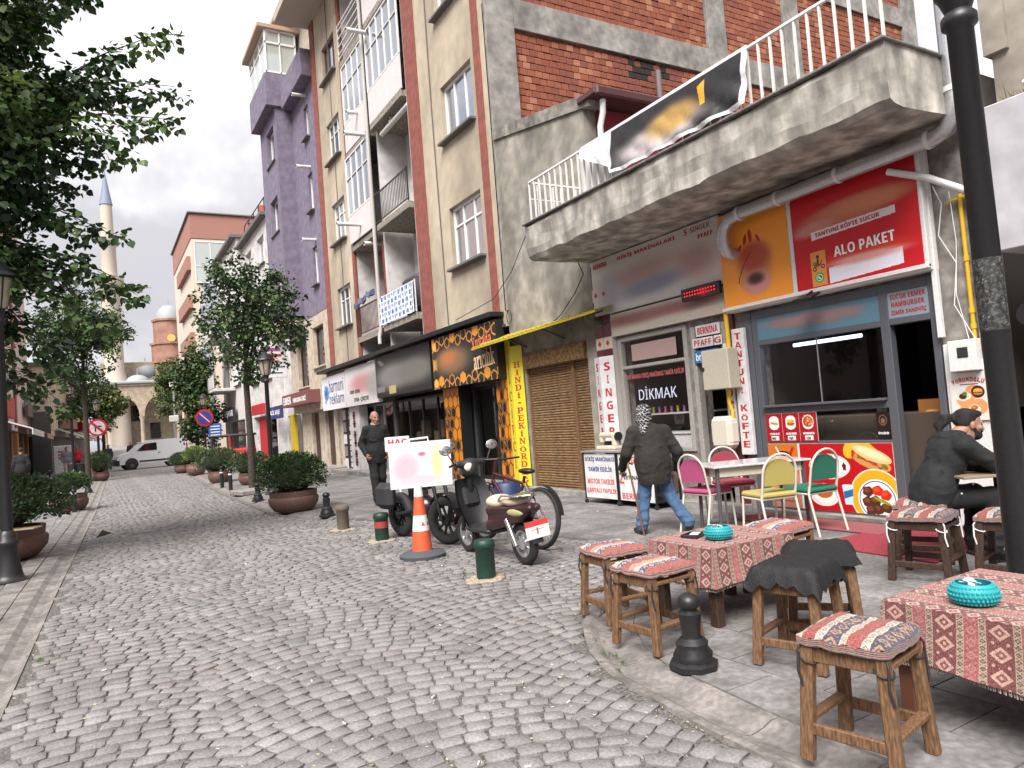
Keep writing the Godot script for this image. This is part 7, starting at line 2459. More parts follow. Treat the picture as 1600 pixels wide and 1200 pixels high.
func street_things() -> void:
	rng.seed = 99
	var dark := [Color(0.026, 0.056, 0.018), Color(0.036, 0.072, 0.022), Color(0.05, 0.09, 0.026)]
	planter("large round boxwood bush in a brown bowl planter on the right pavement", Vector3(3.18, 0, -14.0), 0.46, 0.4, 0.66, Vector3(0.58, 0.42, 0.56), 5200, 0.05, dark)
	planter("low spreading bush in a brown bowl planter beside the left lamp post", Vector3(-1.25, 0, -12.4), 0.62, 0.46, 0.75, Vector3(0.85, 0.42, 0.75), 5600, 0.055, dark)
	planter("flat-topped bush in a brown bowl planter behind the black bollard, left", Vector3(-0.62, 0, -20.8), 0.42, 0.42, 0.66, Vector3(0.46, 0.26, 0.46), 2600, 0.05, dark)
	planter("dark round bush in a planter beyond the right street tree", Vector3(3.6, 0, -26.6), 0.36, 0.4, 0.72, Vector3(0.72, 0.45, 0.6), 2600, 0.055, dark)
	planter("half hidden bush planter right behind the street tree trunk", Vector3(4.1, 0, -23.6), 0.36, 0.38, 0.6, Vector3(0.6, 0.4, 0.6), 2200, 0.055, dark)
	planter("small light green shrub in a square brown planter near the junction", Vector3(3.75, 0, -34.5), 0.4, 0.5, 0.85, Vector3(0.5, 0.4, 0.5), 1500, 0.06, [Color(0.12, 0.19, 0.03), Color(0.09, 0.15, 0.03)])
	planter("small dark bush planter last in the right row by the van", Vector3(3.6, 0, -38.5), 0.4, 0.4, 0.6, Vector3(0.6, 0.4, 0.5), 1500, 0.06, dark)
	planter("far bush planter under the turn-ban sign on the left", Vector3(0.1, 0, -38.6), 0.4, 0.4, 0.75, Vector3(0.5, 0.5, 0.5), 1500, 0.06, dark)
	planter("second far bush planter on the left behind the turn-ban sign", Vector3(0.15, 0, -43.5), 0.4, 0.4, 0.75, Vector3(0.5, 0.6, 0.5), 1400, 0.065, dark)
	# wooden crate on the near planter's rim
	var b := Mb.new()
	for i in 3:
		b.box(Vector3(-0.1 + i * 0.1, 0, 0), Vector3(0.075, 0.02, 0.55), 0.004)
	var pw := solo(b, "wood_slats", M("pale_wood", Color(0.42, 0.33, 0.22), 0.8), "pale wooden slats lying on the rim of the left planter", "slats", Vector3(-0.98, 0.47, -11.85), 1.25)
	pw.set_meta("kind", "stuff")
	lamp("black street lamp in front of the overhanging tree at the left edge", Vector3(-0.93, 0, -10.24), 3.18, 0.062)
	lamp("black street lamp just right of the round-headed street tree", Vector3(3.76, 0, -18.7), 2.98, 0.055)
	var l3 := lamp("black lamp post at the far right carrying the round no-parking sign", Vector3(4.86, 0, -40.0), 3.3, 0.06)
	var l4 := lamp("black lamp post at the far left carrying the round turn-ban sign", Vector3(0.12, 0, -41.9), 3.4, 0.06)
	lamp("black lamp post half hidden by leaves behind the left planters", Vector3(-0.95, 0, -40.5), 4.2, 0.06)
	var near := lamp("thick black lamp post with flaking paint in the right foreground", Vector3(4.34, 0, -2.1), 3.62, 0.073)
	near.rotation.z = 0.014
	b = Mb.new()
	b.lathe([Vector2(0.0725, 1.72), Vector2(0.0722, 2.12)], Vector3.ZERO, 24)
	part(b, "flaked_paint", M("flaked_paint", Color(0.55, 0.55, 0.53), 0.7, {"tex": noise(41, 0.022, 0.02, 1.0, 5), "ts": 3.0, "tv": Vector3(1, 0.6, 1), "det": noise(42, 0.05, 0.1, 1.0, 3), "ds": 3.0}), near)
	# round traffic signs on the far lamp posts
	for s in 2:
		var n := root("traffic_sign", ["round no-parking sign, blue with a red ring, on the far right lamp post", "round white turn-ban sign with a red ring on the far left lamp post"][s], "traffic sign", [Vector3(4.86, 2.65, -39.9), Vector3(0.12, 2.55, -41.8)][s], [0.1, 0.0][s])
		var f := [[0.44, "red_ink", 0.0], [0.34, "sign_blue" if s == 0 else "sign_white", 0.012]]
		M("sign_blue", Color(0.02, 0.06, 0.3), 0.5)
		M("sign_red", Color(0.5, 0.02, 0.03), 0.5)
		for q: Array in f:
			b = Mb.new()
			b.tube([Vector3(0, 0, q[2]), Vector3(0, 0, q[2] + 0.015)], q[0], 28)
			part(b, "disc", mt(q[1]) if q[1] != "red_ink" else mt("sign_red"), n)
		b = Mb.new()
		b.box(Vector3(0, 0, 0.034), Vector3(0.12, 0.74, 0.008), 0.0, Basis(Vector3.BACK, 0.78))
		part(b, "stroke", mt("sign_red"), n)
		b = Mb.new()
		if s == 0:
			b.box(Vector3(0, 0, 0.041), Vector3(0.03, 0.66, 0.006), 0.0, Basis(Vector3.BACK, 0.78))
		else:
			b.box(Vector3(0.04, 0.06, 0.03), Vector3(0.26, 0.07, 0.004))
			b.box(Vector3(-0.1, -0.06, 0.029), Vector3(0.07, 0.28, 0.004))
		part(b, "symbol", mt("white_ink") if s == 0 else mt("black_ink"), n)
	var n := root("street_sign", "small blue street plate under the no-parking sign", "traffic sign", Vector3(5.35, 1.6, -40.0))
	b = Mb.new()
	b.box(Vector3(0, 0.35, 0), Vector3(0.62, 0.75, 0.03), 0.01)
	part(b, "plate", M("plate_blue", Color(0.04, 0.12, 0.4), 0.5), n)
	for i in 4:
		b = Mb.new()
		b.box(Vector3(0, 0.58 - i * 0.15, 0.02), Vector3(0.45, 0.05, 0.01))
		part(b, "print_line", mt("white_ink"), n)
	# bollards
	var gm := M("green_paint", Color(0.015, 0.065, 0.045), 0.5, {"tex": noise(28, 0.02, 0.55, 1.0), "ts": 4.0})
	var first: Node3D
	for q: Array in [[Vector3(3.03, 0, -5.96), "green bollard with a broken cement collar nearest the scooter", 0.12], [Vector3(3.13, 0, -9.02), "green bollard with a red band left of the traffic cone", 0.02], [Vector3(3.08, 0, -10.54), "dusty brown bollard farthest from the scooter", -0.1]]:
		if first == null:
			first = root("bollard", q[1], "bollard", q[0], 0.0, "short bollards along the parking bay")
			b = Mb.new()
			b.lathe([Vector2(0.088, -0.02), Vector2(0.088, 0.28), Vector2(0.1, 0.29), Vector2(0.1, 0.33), Vector2(0.085, 0.355), Vector2(0, 0.36)], Vector3.ZERO, 20)
			part(b, "post", gm, first)
			b = Mb.new()
			for k in 9:
				b.ell(Vector3(cos(k * 0.7) * 0.13 + rng.randfn(0, 0.03), 0.002, sin(k * 0.7) * 0.12 + rng.randfn(0, 0.03)), Vector3(0.09, 0.018, 0.07), 8, 4)
			part(b, "cement_patch", M("cement", Color(0.48, 0.40, 0.29), 0.95, {"tex": noise(25, 0.014, 0.6, 1.0, 5), "ts": 3.0}), first)
		else:
			var gb := dup(first, q[1], q[0], q[2] * 20.0)
			if q[2] > 0.0:
				b = Mb.new()
				b.lathe([Vector2(0.0895, 0.17), Vector2(0.0895, 0.25)], Vector3.ZERO, 20)
				part(b, "red_band", M("red_band", Color(0.32, 0.035, 0.03), 0.6), gb)
			else:
				gb.get_child(0).material_override = M("dusty_paint", Color(0.11, 0.085, 0.07), 0.8)
	ornate_bollard("ornate black iron bollard between the stools in the foreground", Vector3(2.78, 0.01, -3.05), 0.97)
	ornate_bollard("ornate black bollard right of the large bowl planter", Vector3(3.36, 0.01, -12.4))
	ornate_bollard("ornate black bollard left of the large bowl planter", Vector3(3.12, 0.01, -17.2))
	ornate_bollard("ornate black bollard at the left kerb behind the bowl planter", Vector3(-0.28, 0.01, -28.5), 1.1)
	var thin: Node3D
	for q: Array in [[Vector3(-0.5, 0, -20.2), "thin black bollard in front of the left bowl planter"], [Vector3(3.28, 0, -23.7), "left one of two thin black bollards before the right bush"], [Vector3(3.27, 0, -22.0), "right one of two thin black bollards before the right bush"], [Vector3(-2.36, 0, -49.4), "lone thin black bollard far off by the white cabinet"]]:
		if thin == null:
			thin = root("bollard", q[1], "bollard", q[0], 0.0, "thin black bollards")
			b = Mb.new()
			b.lathe([Vector2(0.055, 0), Vector2(0.055, 0.5), Vector2(0.062, 0.505), Vector2(0.062, 0.53), Vector2(0.05, 0.545), Vector2(0.05, 0.58), Vector2(0.06, 0.6), Vector2(0.045, 0.64), Vector2(0, 0.65)], Vector3.ZERO, 14)
			part(b, "post", mt("black_metal"), thin)
			b = Mb.new()
			b.lathe([Vector2(0.0565, 0.44), Vector2(0.0565, 0.48)], Vector3.ZERO, 14)
			part(b, "white_band", mt("white_metal"), thin)
		else:
			dup(thin, q[1], q[0])
	# kerb block by the tree pit
	b = Mb.new()
	b.box(Vector3(0, 0.06, 0), Vector3(1.1, 0.12, 0.9), 0.02)
	solo(b, "stone_block", mt("raw_concrete"), "low flat stone block at the foot of the round-headed street tree", "stone block", Vector3(3.55, 0.01, -19.7), 0.2)
	# traffic cone with a board on it
	n = root("traffic_cone", "orange traffic cone with a white band standing on the cobbles", "traffic cone", Vector3(3.05, 0, -7.5), 0.3)
	b = Mb.new()
	b.lathe([Vector2(0.25, 0), Vector2(0.255, 0.035), Vector2(0.22, 0.055), Vector2(0.13, 0.075), Vector2(0.12, 0.08)], Vector3.ZERO, 24)
	part(b, "base", M("rubber_grey", Color(0.06, 0.065, 0.075), 0.8), n)
	var oc := M("cone_orange", Color(0.55, 0.085, 0.03), 0.55)
	for q: Array in [[0.115, 0.07, 0.092, 0.29, oc], [0.094, 0.29, 0.073, 0.46, mt("white_metal")], [0.073, 0.46, 0.05, 0.66, oc], [0.052, 0.66, 0.042, 0.78, mt("white_metal")]]:
		b = Mb.new()
		b.lathe([Vector2(q[0], q[1]), Vector2(q[2], q[3]), Vector2(0, q[3])], Vector3.ZERO, 24)
		part(b, "cone_band", q[4], n)
	for i in 3:
		b = Mb.new()
		b.flat(Vector3(-0.022, -0.02, 0), Vector3(0.022, -0.02, 0), Vector3(0, 0.025, 0), Vector3(0, 0, 1))
		var o := part(b, "red_triangle", M("triangle_red", Color(0.5, 0.05, 0.03), 0.6), n)
		var t := -0.35 + i * 0.7
		o.transform = Transform3D(Basis(Vector3.UP, t) * Basis(Vector3.RIGHT, -0.12), Vector3(sin(t) * 0.0865, 0.37, cos(t) * 0.0865))
	n = root("sign_board", "white notice board with smudged pink print fixed on the traffic cone", "sign", Vector3(3.1, 0.76, -7.5), -0.35)
	var a := Art.new(150, 110, Color(0.86, 0.85, 0.87))
	a.ell(40, 62, 34, 38, Color(0.84, 0.68, 0.72), 0, 0.5)
	a.ell(116, 52, 14, 48, Color(0.80, 0.78, 0.60), 0, 0.6)
	a.ell(80, 30, 9, 5, Color(0.75, 0.4, 0.46), 0, 0.5)
	a.ell(75, 92, 40, 12, Color(0.82, 0.72, 0.75), 0, 0.5)
	board(n, "panel", -0.34, 0.34, 0.0, 0.5, 0.02, picture("cone_board", a), mt("white_metal"), 0.02)
	b = Mb.new()
	b.tube([Vector3(-0.1, 0.48, 0), Vector3(-0.1, 0.53, 0), Vector3(0.1, 0.54, 0), Vector3(0.1, 0.48, 0)], 0.014, 6)
	part(b, "handle", mt("white_metal"), n)
	n = root("sign_board", "small white board reading HAC in red above the notice board", "sign", Vector3(4.25, 0, -11.2), -0.3)
	b = Mb.new()
	b.box(Vector3(0, 1.16, 0), Vector3(0.4, 0.24, 0.03), 0.01)
	b.bar(Vector3(0, 0, -0.02), Vector3(0, 1.1, -0.02), 0.04, 0.03, 0.0, Vector3.BACK)
	part(b, "panel", mt("sign_white"), n)
	text(n, "HAC", 0.3, 0.1, Vector3(0, 1.19, 0.017), mt("red_ink"))
	n = root("fallen_leaf", "dark dry leaf lying on the cobbles at the left", "leaf", Vector3(0.05, 0.01, -13.9), 0.6)
	b = Mb.new()
	b.flat(Vector3(-0.14, 0.0, 0), Vector3(0.0, 0.02, 0.05), Vector3(-0.02, 0.11, 0), Vector3(0, 0.2, 1))
	b.flat(Vector3(0.0, 0.02, 0.05), Vector3(0.14, 0.03, 0.02), Vector3(-0.02, 0.11, 0), Vector3(0, 0.2, 1))
	part(b, "blade", M("dry_leaf", Color(0.05, 0.035, 0.03), 0.9), n)

func kilim(stripes: Array, w: int, h: int, motif := true) -> ImageTexture:
	# woven stripes across with rows of small stepped diamonds
	var a := Art.new(w, h, stripes[0][1])
	var y := 0.0
	var i := 0
	while y < h:
		var s: Array = stripes[i % stripes.size()]
		a.rect(0, y, w, s[0], s[1])
		if motif and s.size() > 2:
			var x := 0.0
			var r: float = s[0] * 0.42
			while x < w + r:
				a.poly([Vector2(x, y + s[0] / 2 - r), Vector2(x + r * 0.8, y + s[0] / 2), Vector2(x, y + s[0] / 2 + r), Vector2(x - r * 0.8, y + s[0] / 2)], s[2])
				a.poly([Vector2(x, y + s[0] / 2 - r * 0.55), Vector2(x + r * 0.45, y + s[0] / 2), Vector2(x, y + s[0] / 2 + r * 0.55), Vector2(x - r * 0.45, y + s[0] / 2)], s[3 if s.size() > 3 else 1])
				a.ell(x, y + s[0] / 2, r * 0.16, r * 0.16, s[2])
				a.ell(x + r * 1.05, y + s[0] * 0.22, r * 0.16, r * 0.16, s[2])
				a.ell(x + r * 1.05, y + s[0] * 0.78, r * 0.16, r * 0.16, s[2])
				x += r * 2.1
		y += s[0]
		i += 1
	a.grain(0.35, w)
	return a.tex()

func fabric(called: String, t: ImageTexture) -> StandardMaterial3D:
	return M(called, Color.WHITE, 0.95, {"img": t, "sheen": 0.25, "bump": 0.15, "bt": noise(43, 0.12, 0.2, 1.0, 2, 256)})

func stool(label: String, pos: Vector3, yaw: float, s: float, h: float, wood: Material, cloth: Material, ties: Material, style: int, group: String) -> Node3D:
	var n := root("stool", label, "stool", pos, yaw, group)
	var hs := s / 2 - 0.025
	var sp := 0.028
	for q: Array in [[-1, -1], [1, -1], [1, 1], [-1, 1]]:
		var b := Mb.new()
		b.bar(Vector3(q[0] * (hs + sp), 0, q[1] * (hs + sp)), Vector3(q[0] * hs, h - 0.02, q[1] * hs), 0.048 + rng.randf() * 0.004, 0.044, 0.006, Vector3.BACK)
		part(b, "leg", wood, n)
	for k in 4:
		var b := Mb.new()
		var y := h * (0.34 if k % 2 == 0 else 0.27)
		var e := hs + sp * (1.0 - y / h)
		var d := Vector3(1, 0, 0) if k % 2 == 0 else Vector3(0, 0, 1)
		var o := (Vector3(0, 0, e) if k % 2 == 0 else Vector3(e, 0, 0)) * (1.0 if k < 2 else -1.0)
		b.bar(o - d * (e - 0.02) + Vector3(0, y, 0), o + d * (e - 0.02) + Vector3(0, y, 0), 0.045 if k % 2 else 0.022, 0.022 if k % 2 else 0.045, 0.004)
		part(b, "stretcher", wood, n)
		b = Mb.new()
		y = h - 0.055
		o = (Vector3(0, 0, hs) if k % 2 == 0 else Vector3(hs, 0, 0)) * (1.0 if k < 2 else -1.0)
		b.bar(o - d * (hs - 0.01) + Vector3(0, y, 0), o + d * (hs - 0.01) + Vector3(0, y, 0), 0.022 if k % 2 == 0 else 0.06, 0.06 if k % 2 == 0 else 0.022, 0.004)
		part(b, "rail", wood, n)
	for k in 4:
		var b := Mb.new()
		b.box(Vector3(0, h - 0.012, -hs + 0.01 + (k + 0.15) * s * 0.235), Vector3(s + 0.006, 0.024, s * 0.22), 0.005)
		part(b, "seat_slat", wood, n)
	var fn := FastNoiseLite.new()
	fn.seed = int(pos.x * 100)
	fn.frequency = 2.5
	var half := s / 2 + (0.015 if style == 0 else 0.028)
	var b := Mb.new()
	var top := func(u: float, t: float) -> Vector3:
		var x := (u * 2 - 1)
		var z := (t * 2 - 1)
		var e := pow(maxf(absf(x), absf(z)), 6.0)
		var y := h + 0.014 + 0.03 * (1.0 - e) + fn.get_noise_2d(x * 1.5, z * 1.5) * 0.012
		if style == 1:
			y -= (0.05 + 0.025 * absf(sin((u + t) * 14.0))) * pow(maxf(absf(x), absf(z)), 9.0) * (1.0 + 0.7 * absf(x * z)) - 0.03
		if style == 2:
			y += 0.045 - 0.075 * pow(maxf(absf(x), absf(z)), 5.0) + 0.02 * absf(x * z)
		var c := 1.0 - (0.05 if style == 0 else -0.05) * absf(x * z)
		return Vector3(x * half * c, y, z * half * c)
	b.sheet(top, 22, 22, Vector3.UP)
	if style == 0:
		for sd in 4:
			b.sheet(func(u: float, t: float) -> Vector3:
				var w: Vector3 = top.call(u if sd % 2 == 0 else (0.0 if sd == 1 else 1.0), (0.0 if sd == 0 else 1.0) if sd % 2 == 0 else u)
				return w - Vector3(0, t * 0.03, 0), 10, 1, [Vector3(0, 0, -1), Vector3(-1, 0, 0), Vector3(0, 0, 1), Vector3(1, 0, 0)][sd])
	part(b, "cushion", cloth, n)
	if ties:
		for q: Array in [[-1, -1], [1, -1], [1, 1], [-1, 1]]:
			b = Mb.new()
			var c := Vector3(q[0] * hs, h - 0.06, q[1] * hs)
			var ring := []
			for i in 9:
				var t := TAU * i / 8.0
				ring.append(c + Vector3(cos(t) * 0.036, -0.02 * sin(t * 0.5) - 0.012 * sin(t), sin(t) * 0.036))
			b.tube(ring, 0.0045, 5)
			var o := Vector3(q[0], 0, q[1]) * 0.03
			b.tube([c + o, c + o + Vector3(0.01 * q[0], -0.06, 0.0), c + o + Vector3(0.0, -0.11 - rng.randf() * 0.03, 0.01)], 0.006 if style == 0 else 0.004, 5)
			b.tube([c + Vector3(0, 0.06, 0) + o * 0.3, c + o + Vector3(0, 0.02, 0), c + o], 0.005, 5)
			part(b, "tie", ties, n)
	return n

func cafe_table(label: String, pos: Vector3, w: float, d: float, h: float, drop: float, cloth: Material, wood: Material) -> Node3D:
	var n := root("low_table", label, "table", pos, 0.0, "low cafe tables")
	for q: Array in [[-1, -1], [1, -1], [1, 1], [-1, 1]]:
		var b := Mb.new()
		b.bar(Vector3(q[0] * (w / 2 - 0.06), 0, q[1] * (d / 2 - 0.06)), Vector3(q[0] * (w / 2 - 0.06), h - 0.02, q[1] * (d / 2 - 0.06)), 0.07, 0.07, 0.006, Vector3.BACK)
		part(b, "leg", wood, n)
	var b := Mb.new()
	b.box(Vector3(0, h - 0.012, 0), Vector3(w, 0.022, d), 0.004)
	part(b, "top", wood, n)
	var o := root("tablecloth", "kilim tablecloth over the " + label, "tablecloth", pos, 0.0, "kilim tablecloths")
	b = Mb.new()
	var per := [Vector2(-w / 2, -d / 2), Vector2(w / 2, -d / 2), Vector2(w / 2, d / 2), Vector2(-w / 2, d / 2)]
	var old := b.uv
	b.quad(Vector3(-w / 2 - .004, h + 0.006, -d / 2 - .004), Vector3(w / 2 + .004, h + 0.006, -d / 2 - .004), Vector3(w / 2 + .004, h + 0.006, d / 2 + .004), Vector3(-w / 2 - .004, h + 0.006, d / 2 + .004), Vector3.UP)
	for i in b.uv.size():
		b.uv[i] = Vector2(b.v[i].z / 0.5, b.v[i].x / 0.42)
	for k in 4:
		var p: Vector2 = per[k]
		var q: Vector2 = per[(k + 1) % 4]
		var out := Vector3((q - p).orthogonal().x, 0, (q - p).orthogonal().y).normalized()
		if out.dot(Vector3(p.x + q.x, 0, p.y + q.y)) < 0:
			out = -out
		var L := (q - p).length()
		var st := b.v.size()
		b.sheet(func(u: float, t: float) -> Vector3:
			var m := p.lerp(q, u)
			var e := pow(absf(u * 2 - 1), 6.0)
			var flare := 0.004 + 0.012 * t + 0.02 * t * t
			var fold := flare + 0.01 * sin(u * L * 26.0 + k + 2.0 * sin(u * 5.0)) * t * (1.0 - e)
			var along := Vector3((q - p).x, 0, (q - p).y) / L
			return Vector3(m.x, h + 0.006 - t * drop - 0.012 * t * sin(u * L * 9.0) * (1.0 - e), m.y) + out * fold + along * e * flare * signf(u - 0.5), 30, 6, out)
		for i in range(st, b.v.size()):
			var m := Vector2(b.v[i].x, b.v[i].z)
			b.uv[i] = Vector2((m - p).dot((q - p).normalized()) / 0.42, (h - b.v[i].y) / 0.5 + 0.1) if k % 2 == 0 else Vector2((h - b.v[i].y) / 0.5 + 0.1, (m - p).dot((q - p).normalized()) / 0.42)
			if k % 2 == 0:
				b.uv[i] = Vector2(b.uv[i].y, b.uv[i].x)
			else:
				b.uv[i] = Vector2(b.uv[i].x, b.uv[i].y)
	part(b, "cloth", cloth, o)
	b = Mb.new()
	for k in 4:
		var p: Vector2 = per[k]
		var q: Vector2 = per[(k + 1) % 4]
		var L := (q - p).length()
		for i in int(L / 0.009):
			var u := (i + 0.5) * 0.009 / L
			var m := p.lerp(q, u) * 1.012
			var y := h - drop - 0.012 * sin(u * L * 9.0)
			b.bar(Vector3(m.x * 1.03, y + 0.006, m.y * 1.03), Vector3(m.x * 1.03 + rng.randfn(0, 0.003), y - 0.018, m.y * 1.03 + rng.randfn(0, 0.003)), 0.005, 0.004)
	var fr := part(b, "fringe", M("fringe", Color(0.38, 0.31, 0.26), 0.95), o)
	fr.set_meta("kind", "stuff")
	return n

func bowl(label: String, pos: Vector3) -> void:
	var n := root("bowl", label, "bowl", pos, 0.0, "turquoise woven bowls")
	var tq := M("turquoise", Color(0.02, 0.30, 0.33), 0.55)
	var b := Mb.new()
	b.lathe([Vector2(0.05, 0), Vector2(0.075, 0.012), Vector2(0.092, 0.04), Vector2(0.09, 0.065), Vector2(0.072, 0.092), Vector2(0.066, 0.092), Vector2(0.08, 0.06), Vector2(0.05, 0.02), Vector2(0, 0.02)], Vector3.ZERO, 28)
	part(b, "body", tq, n)
	b = Mb.new()
	for j in 5:
		for i in 34:
			var t := TAU * (i + 0.5 * (j % 2)) / 34.0
			var y := 0.016 + j * 0.016
			var r: float = [0.078, 0.090, 0.0935, 0.089, 0.078][j]
			b.ell(Vector3(cos(t) * r, y, sin(t) * r), Vector3(0.0075, 0.006, 0.0075), 5, 3)
	part(b, "weave", tq, n).set_meta("kind", "stuff")
	b = Mb.new()
	for i in 5:
		b.box(Vector3(rng.randf_range(-.03, .03), 0.082 + i * 0.004, rng.randf_range(-.03, .03)), Vector3(0.06, 0.003, 0.025), 0.0, Basis(Vector3.UP, rng.randf() * 3) * Basis(Vector3.RIGHT, 0.3))
	part(b, "paper_packets", mt("sign_white"), n).set_meta("kind", "stuff")

func ashtray(label: String, pos: Vector3, yaw: float) -> void:
	var n := root("tray", label, "tray", pos, yaw, "small dark trays on the cafe tables")
	var b := Mb.new()
	b.box(Vector3(0, 0.006, 0), Vector3(0.17, 0.01, 0.12), 0.004)
	for q: Array in [[0, 0.058, 0.17, 0.008], [0, -0.058, 0.17, 0.008], [0.083, 0, 0.008, 0.12], [-0.083, 0, 0.008, 0.12]]:
		b.box(Vector3(q[0], 0.014, q[1]), Vector3(q[2], 0.02, q[3]), 0.003)
	part(b, "dish", M("tray_dark", Color(0.025, 0.022, 0.03), 0.3), n)
	b = Mb.new()
	b.box(Vector3(0.01, 0.02, 0), Vector3(0.1, 0.006, 0.06), 0.002, Basis(Vector3.UP, 0.3))
	part(b, "paper", mt("sign_white"), n)

func chair(label: String, pos: Vector3, yaw: float, tone: Color, called: String) -> void:
	# banquet chair facing local +z
	var n := root("chair", label, "chair", pos, yaw, "upholstered cafe chairs")
	var fr := M("chair_frame", Color(0.58, 0.53, 0.47), 0.4)
	var fa := M(called, tone, 0.85, {"sheen": 0.4})
	for s: float in [-1.0, 1.0]:
		var b := Mb.new()
		b.tube([Vector3(s * 0.2, 0, 0.2), Vector3(s * 0.19, 0.43, 0.17)], 0.0125, 8)
		part(b, "leg", fr, n)
		b = Mb.new()
		b.tube([Vector3(s * 0.2, 0, -0.27), Vector3(s * 0.195, 0.42, -0.17), Vector3(s * 0.19, 0.5, -0.18)], 0.0125, 8)
		part(b, "leg", fr, n)
	var b := Mb.new()
	var arch := []
	for i in 13:
		var t := PI * i / 12.0
		arch.append(Vector3(-cos(t) * 0.19, 0.68 + sin(t) * 0.19, -0.225 - sin(t) * 0.035))
	arch.push_front(Vector3(-0.19, 0.44, -0.175))
	arch.append(Vector3(0.19, 0.44, -0.175))
	b.tube(arch, 0.0125, 8)
	b.tube([Vector3(-0.19, 0.42, 0.17), Vector3(0.19, 0.42, 0.17)], 0.011, 8)
	for s: float in [-1.0, 1.0]:
		b.tube([Vector3(s * 0.19, 0.42, 0.17), Vector3(s * 0.192, 0.42, -0.17)], 0.011, 8)
	b.tube([Vector3(-0.19, 0.42, -0.17), Vector3(0.19, 0.42, -0.17)], 0.011, 8)
	part(b, "frame", fr, n)
	b = Mb.new()
	b.box(Vector3(0, 0.455, 0.0), Vector3(0.4, 0.06, 0.4), 0.022)
	part(b, "seat", fa, n)
	b = Mb.new()
	var p := PackedVector2Array([Vector2(-0.172, 0.53), Vector2(0.172, 0.53)])
	for i in 11:
		var t := PI * i / 10.0
		p.append(Vector2(cos(t) * 0.172, 0.66 + sin(t) * 0.13))
	b.prism(p, -0.018, 0.018, Transform3D(Basis(Vector3.RIGHT, -0.1), Vector3(0, 0.03, -0.14)))
	part(b, "backrest", fa, n)

